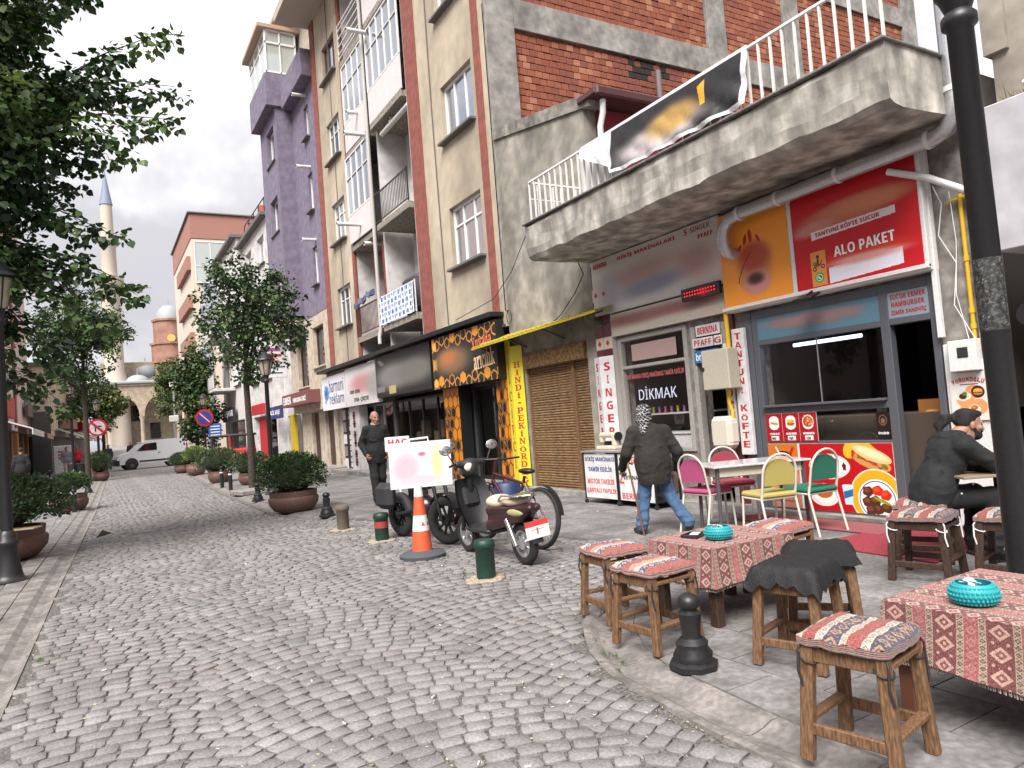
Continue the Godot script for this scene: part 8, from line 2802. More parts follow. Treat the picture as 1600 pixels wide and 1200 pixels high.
func cafe_things() -> void:
	rng.seed = 55
	var pine := M("pine_wood", Color(0.27, 0.14, 0.065), 0.65, {"tex": noise(45, 0.03, 0.5, 1.0, 5), "ts": 1.6, "tv": Vector3(3, 0.6, 3), "world": false, "bump": 0.3})
	var brown := M("stained_wood", Color(0.085, 0.045, 0.028), 0.5, {"tex": noise(45, 0.03, 0.5, 1.0, 5), "ts": 1.6, "tv": Vector3(3, 0.6, 3), "world": false})
	var cr := Color(0.68, 0.62, 0.56)
	var kr := Color(0.51, 0.25, 0.22)
	var kb := Color(0.23, 0.24, 0.31)
	var cush := fabric("kilim_cushion", kilim([[30.0, kb, Color(0.62, 0.45, 0.3), Color(0.25, 0.27, 0.38)], [16.0, cr, Color(0.42, 0.40, 0.40)], [26.0, kr], [12.0, cr, Color(0.5, 0.4, 0.4)]], 168, 168))
	var cush2 := fabric("kilim_cushion_bright", kilim([[24.0, Color(0.54, 0.29, 0.26)], [20.0, Color(0.22, 0.25, 0.38), cr, kr], [14.0, cr], [18.0, Color(0.64, 0.48, 0.42)]], 148, 148))
	var black := M("black_lace", Color(0.012, 0.012, 0.014), 0.6, {"tex": noise(46, 0.05, 0.3, 1.0, 3), "ts": 7.0, "sheen": 0.08, "bump": 0.6})
	var quilt := M("black_quilt", Color(0.014, 0.014, 0.016), 0.55, {"tex": noise(47, 0.12, 0.35, 1.0, 1), "ts": 6.0, "sheen": 0.08, "bump": 0.8})
	var bt := mt("black_ink")
	var wt := mt("white_cloth")
	stool("pine stool with a striped kilim cushion nearest the camera", Vector3(2.58, 0.012, -1.87), 0.2, 0.335, 0.47, pine, cush, bt, 0, "stools at the low cafe tables")
	stool("pine stool with a striped kilim cushion left of the ornate bollard", Vector3(2.91, 0.012, -3.49), 0.06, 0.35, 0.46, pine, cush2, bt, 0, "stools at the low cafe tables")
	stool("pine stool half hidden behind the left corner of the first table", Vector3(3.1, 0.012, -4.12), -0.1, 0.34, 0.46, pine, cush2, bt, 0, "stools at the low cafe tables")
	stool("stool under a black lace cushion cover in front of the first table", Vector3(3.27, 0.012, -2.73), 0.3, 0.34, 0.47, pine, black, null, 1, "stools at the low cafe tables")
	stool("stool under a black quilted cover behind the black lace one", Vector3(3.70, 0.012, -2.90), 0.7, 0.36, 0.46, pine, quilt, null, 2, "stools at the low cafe tables")
	stool("stool with a red and blue cushion behind the first table's right end", Vector3(4.35, 0.012, -3.75), 0.1, 0.36, 0.47, pine, cush2, null, 0, "stools at the low cafe tables")
	stool("dark brown stool with white cushion ties in front of the seated man", Vector3(5.36, 0.012, -3.25), 0.25, 0.38, 0.46, brown, cush, wt, 0, "dark stools by the cafe door")
	stool("dark brown stool with white bows partly behind the near lamp post", Vector3(5.62, 0.012, -2.76), 0.25, 0.38, 0.46, brown, cush, wt, 0, "dark stools by the cafe door")
	stool("dark brown stool that the seated man sits on", Vector3(5.95, 0.012, -3.6), 0.4, 0.38, 0.45, brown, cush, null, 0, "dark stools by the cafe door")
	var kc := fabric("kilim_table", kilim([[46.0, Color(0.40, 0.21, 0.21), Color(0.68, 0.55, 0.5), Color(0.46, 0.25, 0.24)], [14.0, Color(0.62, 0.53, 0.45), Color(0.26, 0.2, 0.2)], [26.0, Color(0.55, 0.30, 0.30), Color(0.63, 0.42, 0.4), Color(0.55, 0.3, 0.3)], [14.0, Color(0.62, 0.53, 0.45), Color(0.26, 0.2, 0.2)]], 240, 200))
	cafe_table("low cafe table at the bend of the gutter", Vector3(3.72, 0.012, -3.72), 0.76, 0.62, 0.5, 0.24, kc, brown)
	cafe_table("low cafe table cut by the right edge and lamp post", Vector3(3.38, 0.012, -1.66), 0.8, 0.74, 0.5, 0.24, kc, M("red_brown_wood", Color(0.16, 0.06, 0.035), 0.5))
	bowl("turquoise woven bowl on the table at the gutter bend", Vector3(3.62, 0.518, -3.62))
	bowl("turquoise woven bowl on the table by the near lamp post", Vector3(3.16, 0.518, -1.73))
	ashtray("dark tray with papers beside the bowl at the gutter bend", Vector3(3.60, 0.518, -3.83), 0.3)
	ashtray("dark tray with papers behind the bowl by the near lamp post", Vector3(3.30, 0.518, -1.79), 0.5)
	# dining table and chairs
	var n := root("dining_table", "white topped dining table with dark metal legs among coloured chairs", "table", Vector3(6.28, 0.012, -5.72), -0.38)
	var b := Mb.new()
	b.box(Vector3(0, 0.735, 0), Vector3(1.12, 0.025, 0.64), 0.006)
	part(b, "top", M("marble_top", Color(0.66, 0.65, 0.67), 0.15, {"tex": noise(28, 0.02, 0.75, 1.0), "ts": 2.0}), n)
	b = Mb.new()
	b.box(Vector3(0, 0.67, 0), Vector3(1.0, 0.1, 0.52), 0.006)
	part(b, "apron", M("apron_cream", Color(0.55, 0.50, 0.42), 0.6), n)
	for q: Array in [[-1, -1], [1, -1], [1, 1], [-1, 1]]:
		b = Mb.new()
		b.tube([Vector3(q[0] * 0.5, 0, q[1] * 0.26), Vector3(q[0] * 0.49, 0.72, q[1] * 0.25)], [0.018, 0.024], 10)
		part(b, "leg", M("dark_steel", Color(0.12, 0.12, 0.125), 0.35, {"metal": 0.5}), n)
	chair("pink upholstered chair at the left end of the dining table", Vector3(5.94, 0.012, -6.05), 1.62, Color(0.36, 0.06, 0.15), "pink_fabric")
	chair("olive yellow upholstered chair with its back to the street", Vector3(5.95, 0.012, -5.2), 2.87, Color(0.36, 0.30, 0.08), "olive_fabric")
	chair("dark green upholstered chair beside the olive yellow one", Vector3(6.46, 0.012, -5.1), 3.05, Color(0.01, 0.12, 0.075), "green_fabric")
	chair("maroon upholstered chair behind the dining table", Vector3(6.62, 0.012, -6.3), -0.4, Color(0.24, 0.03, 0.05), "maroon_fabric")
	n = root("door_mat", "dark red mat lying on the slabs before the cafe door", "mat", Vector3(6.3, 0.012, -4.05))
	b = Mb.new()
	b.prism(PackedVector2Array([Vector2(-0.45, -0.62), Vector2(0.95, -0.55), Vector2(0.95, 0.55), Vector2(-0.5, 0.6)]), 0.004, 0.012, Transform3D(Basis(Vector3(1, 0, 0), Vector3(0, 0, 1), Vector3(0, 1, 0)), Vector3.ZERO))
	part(b, "mat", M("red_mat", Color(0.34, 0.03, 0.05), 0.95, {"tex": noise(28, 0.02, 0.7, 1.0), "ts": 2.0, "sheen": 0.3}), n)
	n = root("step_mat", "faded red strip along the foot of the food poster", "mat", Vector3(6.85, 0.012, -5.4))
	b = Mb.new()
	b.box(Vector3(0, 0.012, 0), Vector3(0.5, 0.016, 1.9), 0.004)
	part(b, "mat", M("faded_mat", Color(0.24, 0.07, 0.075), 0.95), n)
	n = root("fire_extinguisher", "red fire extinguisher standing just inside the cafe door", "fire extinguisher", Vector3(7.35, 0.02, -4.42))
	b = Mb.new()
	b.lathe([Vector2(0.07, 0), Vector2(0.075, 0.02), Vector2(0.075, 0.36), Vector2(0.05, 0.42), Vector2(0.02, 0.44), Vector2(0.02, 0.48), Vector2(0, 0.48)], Vector3.ZERO, 16)
	part(b, "cylinder", mt("red_ink"), n)
	b = Mb.new()
	b.box(Vector3(0, 0.5, 0), Vector3(0.03, 0.04, 0.14), 0.006)
	b.tube([Vector3(0, 0.48, 0.05), Vector3(0, 0.44, 0.12), Vector3(0, 0.25, 0.1)], 0.01, 6)
	part(b, "valve", mt("black_ink"), n)
	n = root("plastic_box", "white lidded plastic box on the ground beside the near lamp post", "box", Vector3(5.5, 0.012, -2.45), 0.4)
	b = Mb.new()
	b.box(Vector3(0, 0.075, 0), Vector3(0.42, 0.15, 0.3), 0.02)
	part(b, "body", mt("sign_white"), n)
	b = Mb.new()
	b.box(Vector3(0, 0.165, 0), Vector3(0.45, 0.035, 0.33), 0.014)
	part(b, "lid", mt("white_metal"), n)
	n = root("side_table", "small brown topped table that the seated man leans on", "table", Vector3(6.36, 0.012, -3.2), -0.52)
	b = Mb.new()
	b.box(Vector3(0, 0.68, 0), Vector3(0.8, 0.022, 0.42), 0.004)
	part(b, "top", M("table_brown", Color(0.25, 0.19, 0.13), 0.5), n)
	b = Mb.new()
	b.tube([Vector3(0, 0.02, 0), Vector3(0, 0.67, 0)], 0.03, 10)
	b.box(Vector3(0, 0.015, 0), Vector3(0.4, 0.03, 0.4), 0.008)
	part(b, "pedestal", mt("black_metal"), n)
	# sewing machine stands
	for s in 2:
		n = root("sewing_stand", ["wheeled stand with blue and red repair lettering and a machine on top", "second wheeled stand behind the old person with sewing brand lettering"][s], "stand", Vector3(6.7, 0.012, -9.05 if s == 0 else -8.2), -PI / 2, "wheeled sewing machine stands")
		var hw := 0.41 if s == 0 else 0.4
		b = Mb.new()
		b.box(Vector3(0, 0.43, 0.0), Vector3(hw * 2, 0.68, 0.02), 0.003)
		part(b, "panel", mt("sign_white"), n)
		b = Mb.new()
		for q: Array in [[-hw, 0.0], [hw, 0.0], [-hw, -0.45], [hw, -0.45]]:
			b.bar(Vector3(q[0], 0.07, q[1] + 0.01), Vector3(q[0], 0.79, q[1] + 0.01), 0.025, 0.025, 0.0, Vector3.BACK)
		b.box(Vector3(0, 0.1, -0.22), Vector3(hw * 2, 0.02, 0.45))
		part(b, "frame", mt("black_metal"), n)
		b = Mb.new()
		b.box(Vector3(0, 0.805, -0.22), Vector3(hw * 2 + 0.06, 0.03, 0.52), 0.006)
		part(b, "top", mt("galvanised"), n)
		for q: Array in [[-hw, 0.0], [hw, 0.0], [-hw, -0.45], [hw, -0.45]]:
			b = Mb.new()
			b.tube([Vector3(q[0] - 0.012, 0.032, q[1] + 0.01), Vector3(q[0] + 0.012, 0.032, q[1] + 0.01)], 0.032, 12)
			part(b, "castor", mt("black_ink"), n)
		if s == 0:
			for i in 4:
				text(n, ["DİKİŞ MAKİNASI", "TAMİR EDİLİR", "MOTOR TAKILIR", "ÇANTALI YAPILIR"][i], [0.74, 0.6, 0.68, 0.74][i], [0.095, 0.085, 0.075, 0.085][i], Vector3(0, [0.69, 0.545, 0.35, 0.2][i], 0.012), mt("navy_ink") if i < 2 else M("poster_red", Color(0.5, 0.07, 0.06), 0.6))
		else:
			for i in 3:
				text(n, ["SINGER", "ZETİNA", "BERNINA"][i], [0.5, 0.32, 0.6][i], [0.09, 0.07, 0.085][i], Vector3([-0.08, -0.12, -0.05][i], [0.69, 0.44, 0.16][i], 0.012), mt("poster_red") if i != 1 else mt("black_ink"))
			text(n, "Z", 0.1, 0.16, Vector3(-0.33, 0.42, 0.012), mt("poster_red"))
		var m := root("sewing_machine", ["cream old sewing machine head on the lettered stand", "cream and black sewing machine head on the second stand"][s], "sewing machine", Vector3(6.95, 0.832, -9.1 if s == 0 else -8.45), -PI / 2, "sewing machine heads")
		var cm := M("machine_cream", Color(0.50, 0.45, 0.35), 0.4)
		b = Mb.new()
		b.box(Vector3(0, 0.03, 0), Vector3(0.46, 0.06, 0.19), 0.015)
		part(b, "bed", cm if s == 0 else mt("black_metal"), m)
		b = Mb.new()
		b.box(Vector3(0.16, 0.14, 0), Vector3(0.11, 0.2, 0.11), 0.03)
		b.box(Vector3(0.0, 0.225, 0), Vector3(0.42, 0.085, 0.1), 0.03)
		b.box(Vector3(-0.17, 0.17, 0), Vector3(0.08, 0.14, 0.09), 0.025)
		part(b, "arm", cm, m)
		b = Mb.new()
		b.tube([Vector3(0.22, 0.2, 0), Vector3(0.255, 0.2, 0)], 0.07, 16)
		part(b, "wheel", mt("black_metal"), m)
		b = Mb.new()
		b.tube([Vector3(-0.17, 0.06, 0), Vector3(-0.17, 0.12, 0)], 0.008, 6)
		part(b, "needle", mt("galvanised"), m)
	for i in 9:
		b = Mb.new()
		b.lathe([Vector2(0.022, 0), Vector2(0.026, 0.01), Vector2(0.02, 0.02), Vector2(0.02, 0.09), Vector2(0.026, 0.1), Vector2(0, 0.1)], Vector3.ZERO, 10)
		solo(b, "thread_spool", M("thread_%d" % (i % 4), [Color(0.4, 0.32, 0.05), Color(0.3, 0.12, 0.3), Color(0.45, 0.1, 0.15), Color(0.35, 0.12, 0.25)][i % 4], 0.7), "%s thread spool on the sewing shop shelf, %s from the left" % [["mustard", "plum", "red", "dark pink"][i % 4], ["first", "second", "third", "fourth", "fifth", "sixth", "seventh", "eighth", "ninth"][i]], "thread spool", Vector3(7.78, 1.335, -8.95 + i * 0.14), 0.0, "thread spools on the shelf in the sewing shop window")
	n = root("bag", "small brown bag hanging at the old person's right hand", "bag", Vector3(5.78, 0.55, -6.42), 0.2)
	b = Mb.new()
	b.box(Vector3(0, 0.0, 0), Vector3(0.07, 0.26, 0.14), 0.03)
	part(b, "body", M("bag_brown", Color(0.09, 0.06, 0.05), 0.8), n)

func wheel(n: Node3D, p: Vector3, r: float, w: float, ax: Vector3, rimm: Material, spokes: int, hub := 0.05) -> void:
	# ax: axle direction
	var bs := Basis(Quaternion(Vector3.UP, ax.normalized()))
	var b := Mb.new(Transform3D(bs, p))
	var tp := []
	for i in 11:
		var t := -PI / 2 + PI * i / 10.0
		tp.append(Vector2(r - w * 0.5 + cos(t) * w * 0.5, sin(t) * w * 0.5))
	b.lathe([Vector2(r - w * 0.9, -w * 0.4)] + tp + [Vector2(r - w * 0.9, w * 0.4), Vector2(r - w * 0.9, -w * 0.4)], Vector3.ZERO, 32)
	var ty := part(b, "tyre", M("rubber", Color(0.018, 0.018, 0.019), 0.75), n)
	b = Mb.new(Transform3D(bs, p))
	var ri := r - w * 0.9
	b.lathe([Vector2(ri - 0.02, -w * 0.3), Vector2(ri + 0.002, -w * 0.36), Vector2(ri + 0.002, w * 0.36), Vector2(ri - 0.02, w * 0.3), Vector2(ri - 0.02, -w * 0.3)], Vector3.ZERO, 32)
	b.lathe([Vector2(0, -w * 0.45), Vector2(hub, -w * 0.45), Vector2(hub, w * 0.45), Vector2(0, w * 0.45)], Vector3.ZERO, 14)
	for i in spokes:
		var t := TAU * i / spokes
		var o := Vector3(cos(t), 0, sin(t))
		if spokes > 12:
			b.tube([o * hub + Vector3(0, w * (0.3 if i % 2 else -0.3), 0), o * (ri - 0.01)], 0.0016, 4)
		else:
			b.bar(o * hub * 0.8, o * (ri - 0.005), w * 0.3, 0.022, 0.004)
	part(b, "rim", rimm, ty)

func two_wheelers() -> void:
	var bm := mt("black_metal")
	var ch := M("chrome", Color(0.6, 0.6, 0.6), 0.15, {"metal": 0.9})
	# scooter: local +z points forward
	var n := root("scooter", "dark maroon electric scooter with a cream seat, parked facing away", "scooter", Vector3(3.58, 0, -6.75), PI + 0.05)
	n.rotation.z = -0.04
	var mar := M("scooter_maroon", Color(0.03, 0.009, 0.010), 0.4, {"coat": 0.25})
	var blk := M("scooter_black", Color(0.02, 0.02, 0.022), 0.45)
	wheel(n, Vector3(0, 0.21, -0.55), 0.21, 0.085, Vector3.RIGHT, mt("galvanised"), 6, 0.06)
	wheel(n, Vector3(0, 0.21, 0.58), 0.21, 0.08, Vector3.RIGHT, mt("galvanised"), 6)
	var b := Mb.new()
	b.box(Vector3(0, 0.3, 0.15), Vector3(0.27, 0.07, 0.5), 0.03)
	part(b, "footboard", blk, n)
	b = Mb.new()
	b.sheet(func(u: float, t: float) -> Vector3: return Vector3((u - 0.5) * lerpf(0.26, 0.40, sin(t * PI * 0.8)), 0.3 + t * 0.52, 0.36 + t * 0.14 - 0.09 * pow(u * 2 - 1, 2.0)), 12, 10, Vector3(0, 0, -1))
	b.sheet(func(u: float, t: float) -> Vector3: return Vector3((u - 0.5) * lerpf(0.26, 0.40, sin(t * PI * 0.8)), 0.3 + t * 0.52, 0.40 + t * 0.14 - 0.09 * pow(u * 2 - 1, 2.0)), 12, 10, Vector3(0, 0, 1))
	part(b, "leg_shield", blk, n)
	b = Mb.new()
	b.box(Vector3(0, 0.62, 0.45), Vector3(0.2, 0.22, 0.1), 0.03, Basis(Vector3.RIGHT, 0.25))
	part(b, "glove_box", blk, n)
	var bl := Blob.new()
	for s: float in [-1.0, 1.0]:
		bl.cap(Vector3(s * 0.085, 0.52, -0.1), Vector3(s * 0.045, 0.575, -0.78), 0.05, 0.032, 0.07)
		bl.cap(Vector3(s * 0.085, 0.36, -0.08), Vector3(s * 0.06, 0.47, -0.62), 0.055, 0.04, 0.07)
		bl.cap(Vector3(s * 0.03, 0.44, -0.1), Vector3(s * 0.03, 0.54, -0.7), 0.06, 0.04, 0.07)
	b = Mb.new()
	bl.into(b, 0.018)
	part(b, "tail_body", mar, n)
	bl = Blob.new()
	bl.ell(Vector3(0, 0.6, -0.18), Vector3(0.13, 0.075, 0.2), 0.03)
	bl.ell(Vector3(0, 0.625, -0.46), Vector3(0.12, 0.06, 0.17), 0.03)
	b = Mb.new()
	bl.into(b, 0.015)
	part(b, "seat", M("cream_seat", Color(0.52, 0.43, 0.32), 0.6), n)
	for s: float in [-1.0, 1.0]:
		b = Mb.new()
		b.tube([Vector3(s * 0.1, 0.2, -0.55), Vector3(s * 0.1, 0.45, -0.42)], 0.028, 10)
		part(b, "shock_absorber", ch, n)
	b = Mb.new()
	for s: float in [-1.0, 1.0]:
		b.tube([Vector3(s * 0.1, 0.63, -0.3), Vector3(s * 0.13, 0.69, -0.42), Vector3(s * 0.12, 0.69, -0.66), Vector3(0, 0.69, -0.74)], 0.011, 8)
	part(b, "carrier", ch, n)
	b = Mb.new()
	b.box(Vector3(0, 0.69, -0.6), Vector3(0.24, 0.012, 0.2), 0.004)
	part(b, "carrier_plate", ch, n)
	for s: float in [-1.0, 1.0]:
		b = Mb.new()
		b.ell(Vector3(s * 0.085, 0.525, -0.55), Vector3(0.03, 0.042, 0.16), 12, 8)
		part(b, "tail_light", M("tail_lens", Color(0.36, 0.32, 0.16), 0.2), n)
	b = Mb.new()
	b.sheet(func(u: float, t: float) -> Vector3:
		var a := lerpf(0.1, 1.9, t)
		return Vector3((u - 0.5) * 0.13, 0.21 + sin(a) * 0.245, -0.55 - cos(a) * 0.245), 4, 10, Vector3(0, 0.5, -1))
	part(b, "mudguard", blk, n)
	b = Mb.new()
	b.sheet(func(u: float, t: float) -> Vector3:
		var a := lerpf(0.3, 2.4, t)
		return Vector3((u - 0.5) * 0.12, 0.21 + sin(a) * 0.24, 0.58 + cos(a) * 0.24), 4, 10, Vector3(0, 1, 0.3))
	part(b, "mudguard", mar, n)
	var a := Art.new(90, 70, Color(0.86, 0.84, 0.82))
	a.rect(0, 0, 90, 22, Color(0.78, 0.22, 0.2))
	a.rect(20, 34, 50, 3, Color(0.7, 0.4, 0.38))
	a.rect(42, 28, 6, 26, Color(0.45, 0.4, 0.4))
	b = Mb.new()
	b.x = Transform3D(Basis(Vector3.UP, PI - 0.25) * Basis(Vector3.BACK, 0.1), Vector3(0.0, 0.37, -0.8))
	b.quad(Vector3(-0.12, -0.085, 0), Vector3(0.12, -0.085, 0), Vector3(0.12, 0.085, 0), Vector3(-0.12, 0.085, 0), Vector3(0, 0, 1))
	part(b, "number_plate", picture("scooter_plate", a), n)
	b = Mb.new()
	b.tube([Vector3(0, 0.4, 0.5), Vector3(0, 0.9, 0.4)], 0.04, 10)
	b.tube([Vector3(-0.3, 0.99, 0.28), Vector3(-0.16, 1.0, 0.38), Vector3(0, 0.97, 0.41), Vector3(0.16, 1.0, 0.38), Vector3(0.3, 0.99, 0.28)], 0.013, 8)
	for s: float in [-1.0, 1.0]:
		b.tube([Vector3(s * 0.06, 0.25, 0.58), Vector3(s * 0.05, 0.55, 0.5)], 0.022, 8)
		b.tube([Vector3(s * 0.2, 0.99, 0.35), Vector3(s * 0.27, 1.12, 0.36)], 0.006, 6)
	part(b, "handlebar", bm, n)
	bl = Blob.new()
	bl.ell(Vector3(0, 0.93, 0.42), Vector3(0.1, 0.11, 0.13), 0.03)
	bl.cap(Vector3(-0.16, 0.99, 0.38), Vector3(0.16, 0.99, 0.38), 0.035, 0.035, 0.05)
	b = Mb.new()
	bl.into(b, 0.016)
	part(b, "head_cowl", blk, n)
	b = Mb.new()
	b.ell(Vector3(0.03, 0.95, 0.33), Vector3(0.07, 0.05, 0.03), 14, 8)
	part(b, "dial", M("dial_cream", Color(0.62, 0.58, 0.42), 0.3), n)
	for s: float in [-1.0, 1.0]:
		b = Mb.new()
		b.ell(Vector3(s * 0.29, 1.16, 0.36), Vector3(0.075, 0.055, 0.02), 16, 8)
		part(b, "mirror", ch, n)
	# motorbike
	n = root("motorbike", "black motorbike with a saddlebag parked behind the traffic cone", "motorbike", Vector3(3.52, 0, -8.57), 0.12)
	wheel(n, Vector3(0, 0.29, -0.55), 0.29, 0.12, Vector3(1, 0, -0.05), bm, 10, 0.06)
	wheel(n, Vector3(0, 0.29, 0.6), 0.29, 0.11, Vector3(1, 0, -0.35), bm, 10, 0.06)
	bl = Blob.new()
	bl.ell(Vector3(0, 0.74, 0.12), Vector3(0.13, 0.11, 0.24), 0.04)
	bl.cap(Vector3(0, 0.7, -0.15), Vector3(0, 0.76, -0.65), 0.09, 0.06, 0.05)
	bl.ell(Vector3(0, 0.42, 0.05), Vector3(0.13, 0.16, 0.2), 0.04)
	b = Mb.new()
	bl.into(b, 0.02)
	part(b, "body", M("bike_black", Color(0.015, 0.015, 0.017), 0.3, {"coat": 0.5}), n)
	b = Mb.new()
	for s: float in [-1.0, 1.0]:
		b.tube([Vector3(s * 0.08, 0.29, 0.6), Vector3(s * 0.08, 0.9, 0.38)], 0.024, 8)
		b.tube([Vector3(s * 0.07, 0.3, -0.55), Vector3(s * 0.07, 0.38, 0.0)], 0.024, 8)
		b.tube([Vector3(s * 0.02, 0.98, 0.36), Vector3(s * 0.2, 1.02, 0.34), Vector3(s * 0.36, 0.99, 0.24)], 0.013, 8)
		b.tube([Vector3(s * 0.25, 1.02, 0.32), Vector3(s * 0.29, 1.14, 0.32)], 0.006, 6)
	b.tube([Vector3(0.14, 0.3, 0.1), Vector3(0.15, 0.28, -0.3), Vector3(0.15, 0.4, -0.8)], 0.04, 10)
	part(b, "frame", bm, n)
	b = Mb.new()
	b.sheet(func(u: float, t: float) -> Vector3:
		var q := lerpf(0.5, 2.6, t)
		return Vector3((u - 0.5) * 0.14, 0.29 + sin(q) * 0.33, 0.6 + cos(q) * 0.33), 4, 10, Vector3(0, 1, 0))
	part(b, "mudguard", bm, n)
	b = Mb.new()
	b.ell(Vector3(0, 0.88, 0.46), Vector3(0.09, 0.1, 0.07), 14, 8)
	part(b, "headlight", ch, n)
	for s: float in [-1.0, 1.0]:
		b = Mb.new()
		b.box(Vector3(s * 0.24, 0.56, -0.5), Vector3(0.16, 0.34, 0.4), 0.07)
		part(b, "saddlebag", M("bag_black", Color(0.02, 0.02, 0.022), 0.75), n)
		b = Mb.new()
		b.ell(Vector3(s * 0.3, 1.16, 0.32), Vector3(0.06, 0.045, 0.015), 12, 6)
		part(b, "mirror", ch, n)
	b = Mb.new()
	b.ell(Vector3(0.12, 0.2, 0.73), Vector3(0.02, 0.03, 0.06), 8, 5)
	part(b, "reflector", mt("cone_orange"), n)
	# bicycle
	n = root("bicycle", "black and red bicycle leaning behind the scooter", "bicycle", Vector3(4.06, 0, -7.3), PI + 0.1)
	n.rotation.z = 0.1
	wheel(n, Vector3(0, 0.335, -0.55), 0.335, 0.05, Vector3.RIGHT, mt("galvanised"), 28, 0.03)
	wheel(n, Vector3(0, 0.335, 0.55), 0.335, 0.05, Vector3.RIGHT, mt("galvanised"), 28, 0.03)
	b = Mb.new()
	b.tube([Vector3(0, 0.3, -0.1), Vector3(0, 0.78, -0.25)], 0.017, 8)
	b.tube([Vector3(0, 0.3, -0.1), Vector3(0, 0.72, 0.38)], 0.02, 8)
	b.tube([Vector3(0, 0.7, -0.22), Vector3(0, 0.8, 0.36)], 0.018, 8)
	b.tube([Vector3(0, 0.66, 0.4), Vector3(0, 0.95, 0.33)], 0.018, 8)
	for s: float in [-1.0, 1.0]:
		b.tube([Vector3(s * 0.05, 0.335, -0.55), Vector3(s * 0.02, 0.72, -0.24)], 0.01, 6)
		b.tube([Vector3(s * 0.05, 0.335, -0.55), Vector3(s * 0.02, 0.3, -0.1)], 0.011, 6)
		b.tube([Vector3(s * 0.05, 0.335, 0.55), Vector3(s * 0.03, 0.68, 0.4)], 0.012, 6)
	part(b, "frame", M("bike_red", Color(0.05, 0.01, 0.014), 0.35), n)
	b = Mb.new()
	b.tube([Vector3(-0.3, 1.0, 0.26), Vector3(-0.1, 0.97, 0.34), Vector3(0.1, 0.97, 0.34), Vector3(0.3, 1.0, 0.26)], 0.012, 8)
	part(b, "handlebar", bm, n)
	b = Mb.new()
	b.ell(Vector3(0, 0.84, -0.29), Vector3(0.075, 0.035, 0.13), 12, 6)
	part(b, "saddle", bm, n)
	for e in 2:
		b = Mb.new()
		var cz := -0.55 if e == 0 else 0.55
		b.sheet(func(u: float, t: float) -> Vector3:
			var q := lerpf(0.9, 2.5, t) + (0.5 if e == 0 else -0.5)
			return Vector3((u - 0.5) * 0.07, 0.335 + sin(q) * 0.36, cz + cos(q) * 0.36), 3, 10, Vector3(0, 1, 0))
		part(b, "mudguard", bm, n)
	b = Mb.new()
	b.lathe([Vector2(0.03, -0.03), Vector2(0.09, -0.03), Vector2(0.09, -0.022), Vector2(0.03, -0.022)], Vector3.ZERO, 20)
	b.tube([Vector3(-0.05, 0, 0), Vector3(0.05, 0, 0)], 0.02, 8)
	b.bar(Vector3(0, -0.04, 0), Vector3(0.15, -0.04, 0.05), 0.02, 0.012)
	var cr := part(b, "crank", ch, n)
	cr.transform = Transform3D(Basis(Vector3.BACK, PI / 2), Vector3(0, 0.3, -0.1))
	n = root("bucket", "blue plastic drum standing behind the scooter's handlebar", "drum", Vector3(5.0, 0, -9.0))
	b = Mb.new()
	b.lathe([Vector2(0.2, 0), Vector2(0.22, 0.05), Vector2(0.2, 0.5), Vector2(0.17, 0.54), Vector2(0, 0.54)], Vector3.ZERO, 20)
	part(b, "drum", M("drum_blue", Color(0.012, 0.028, 0.09), 0.5), n)

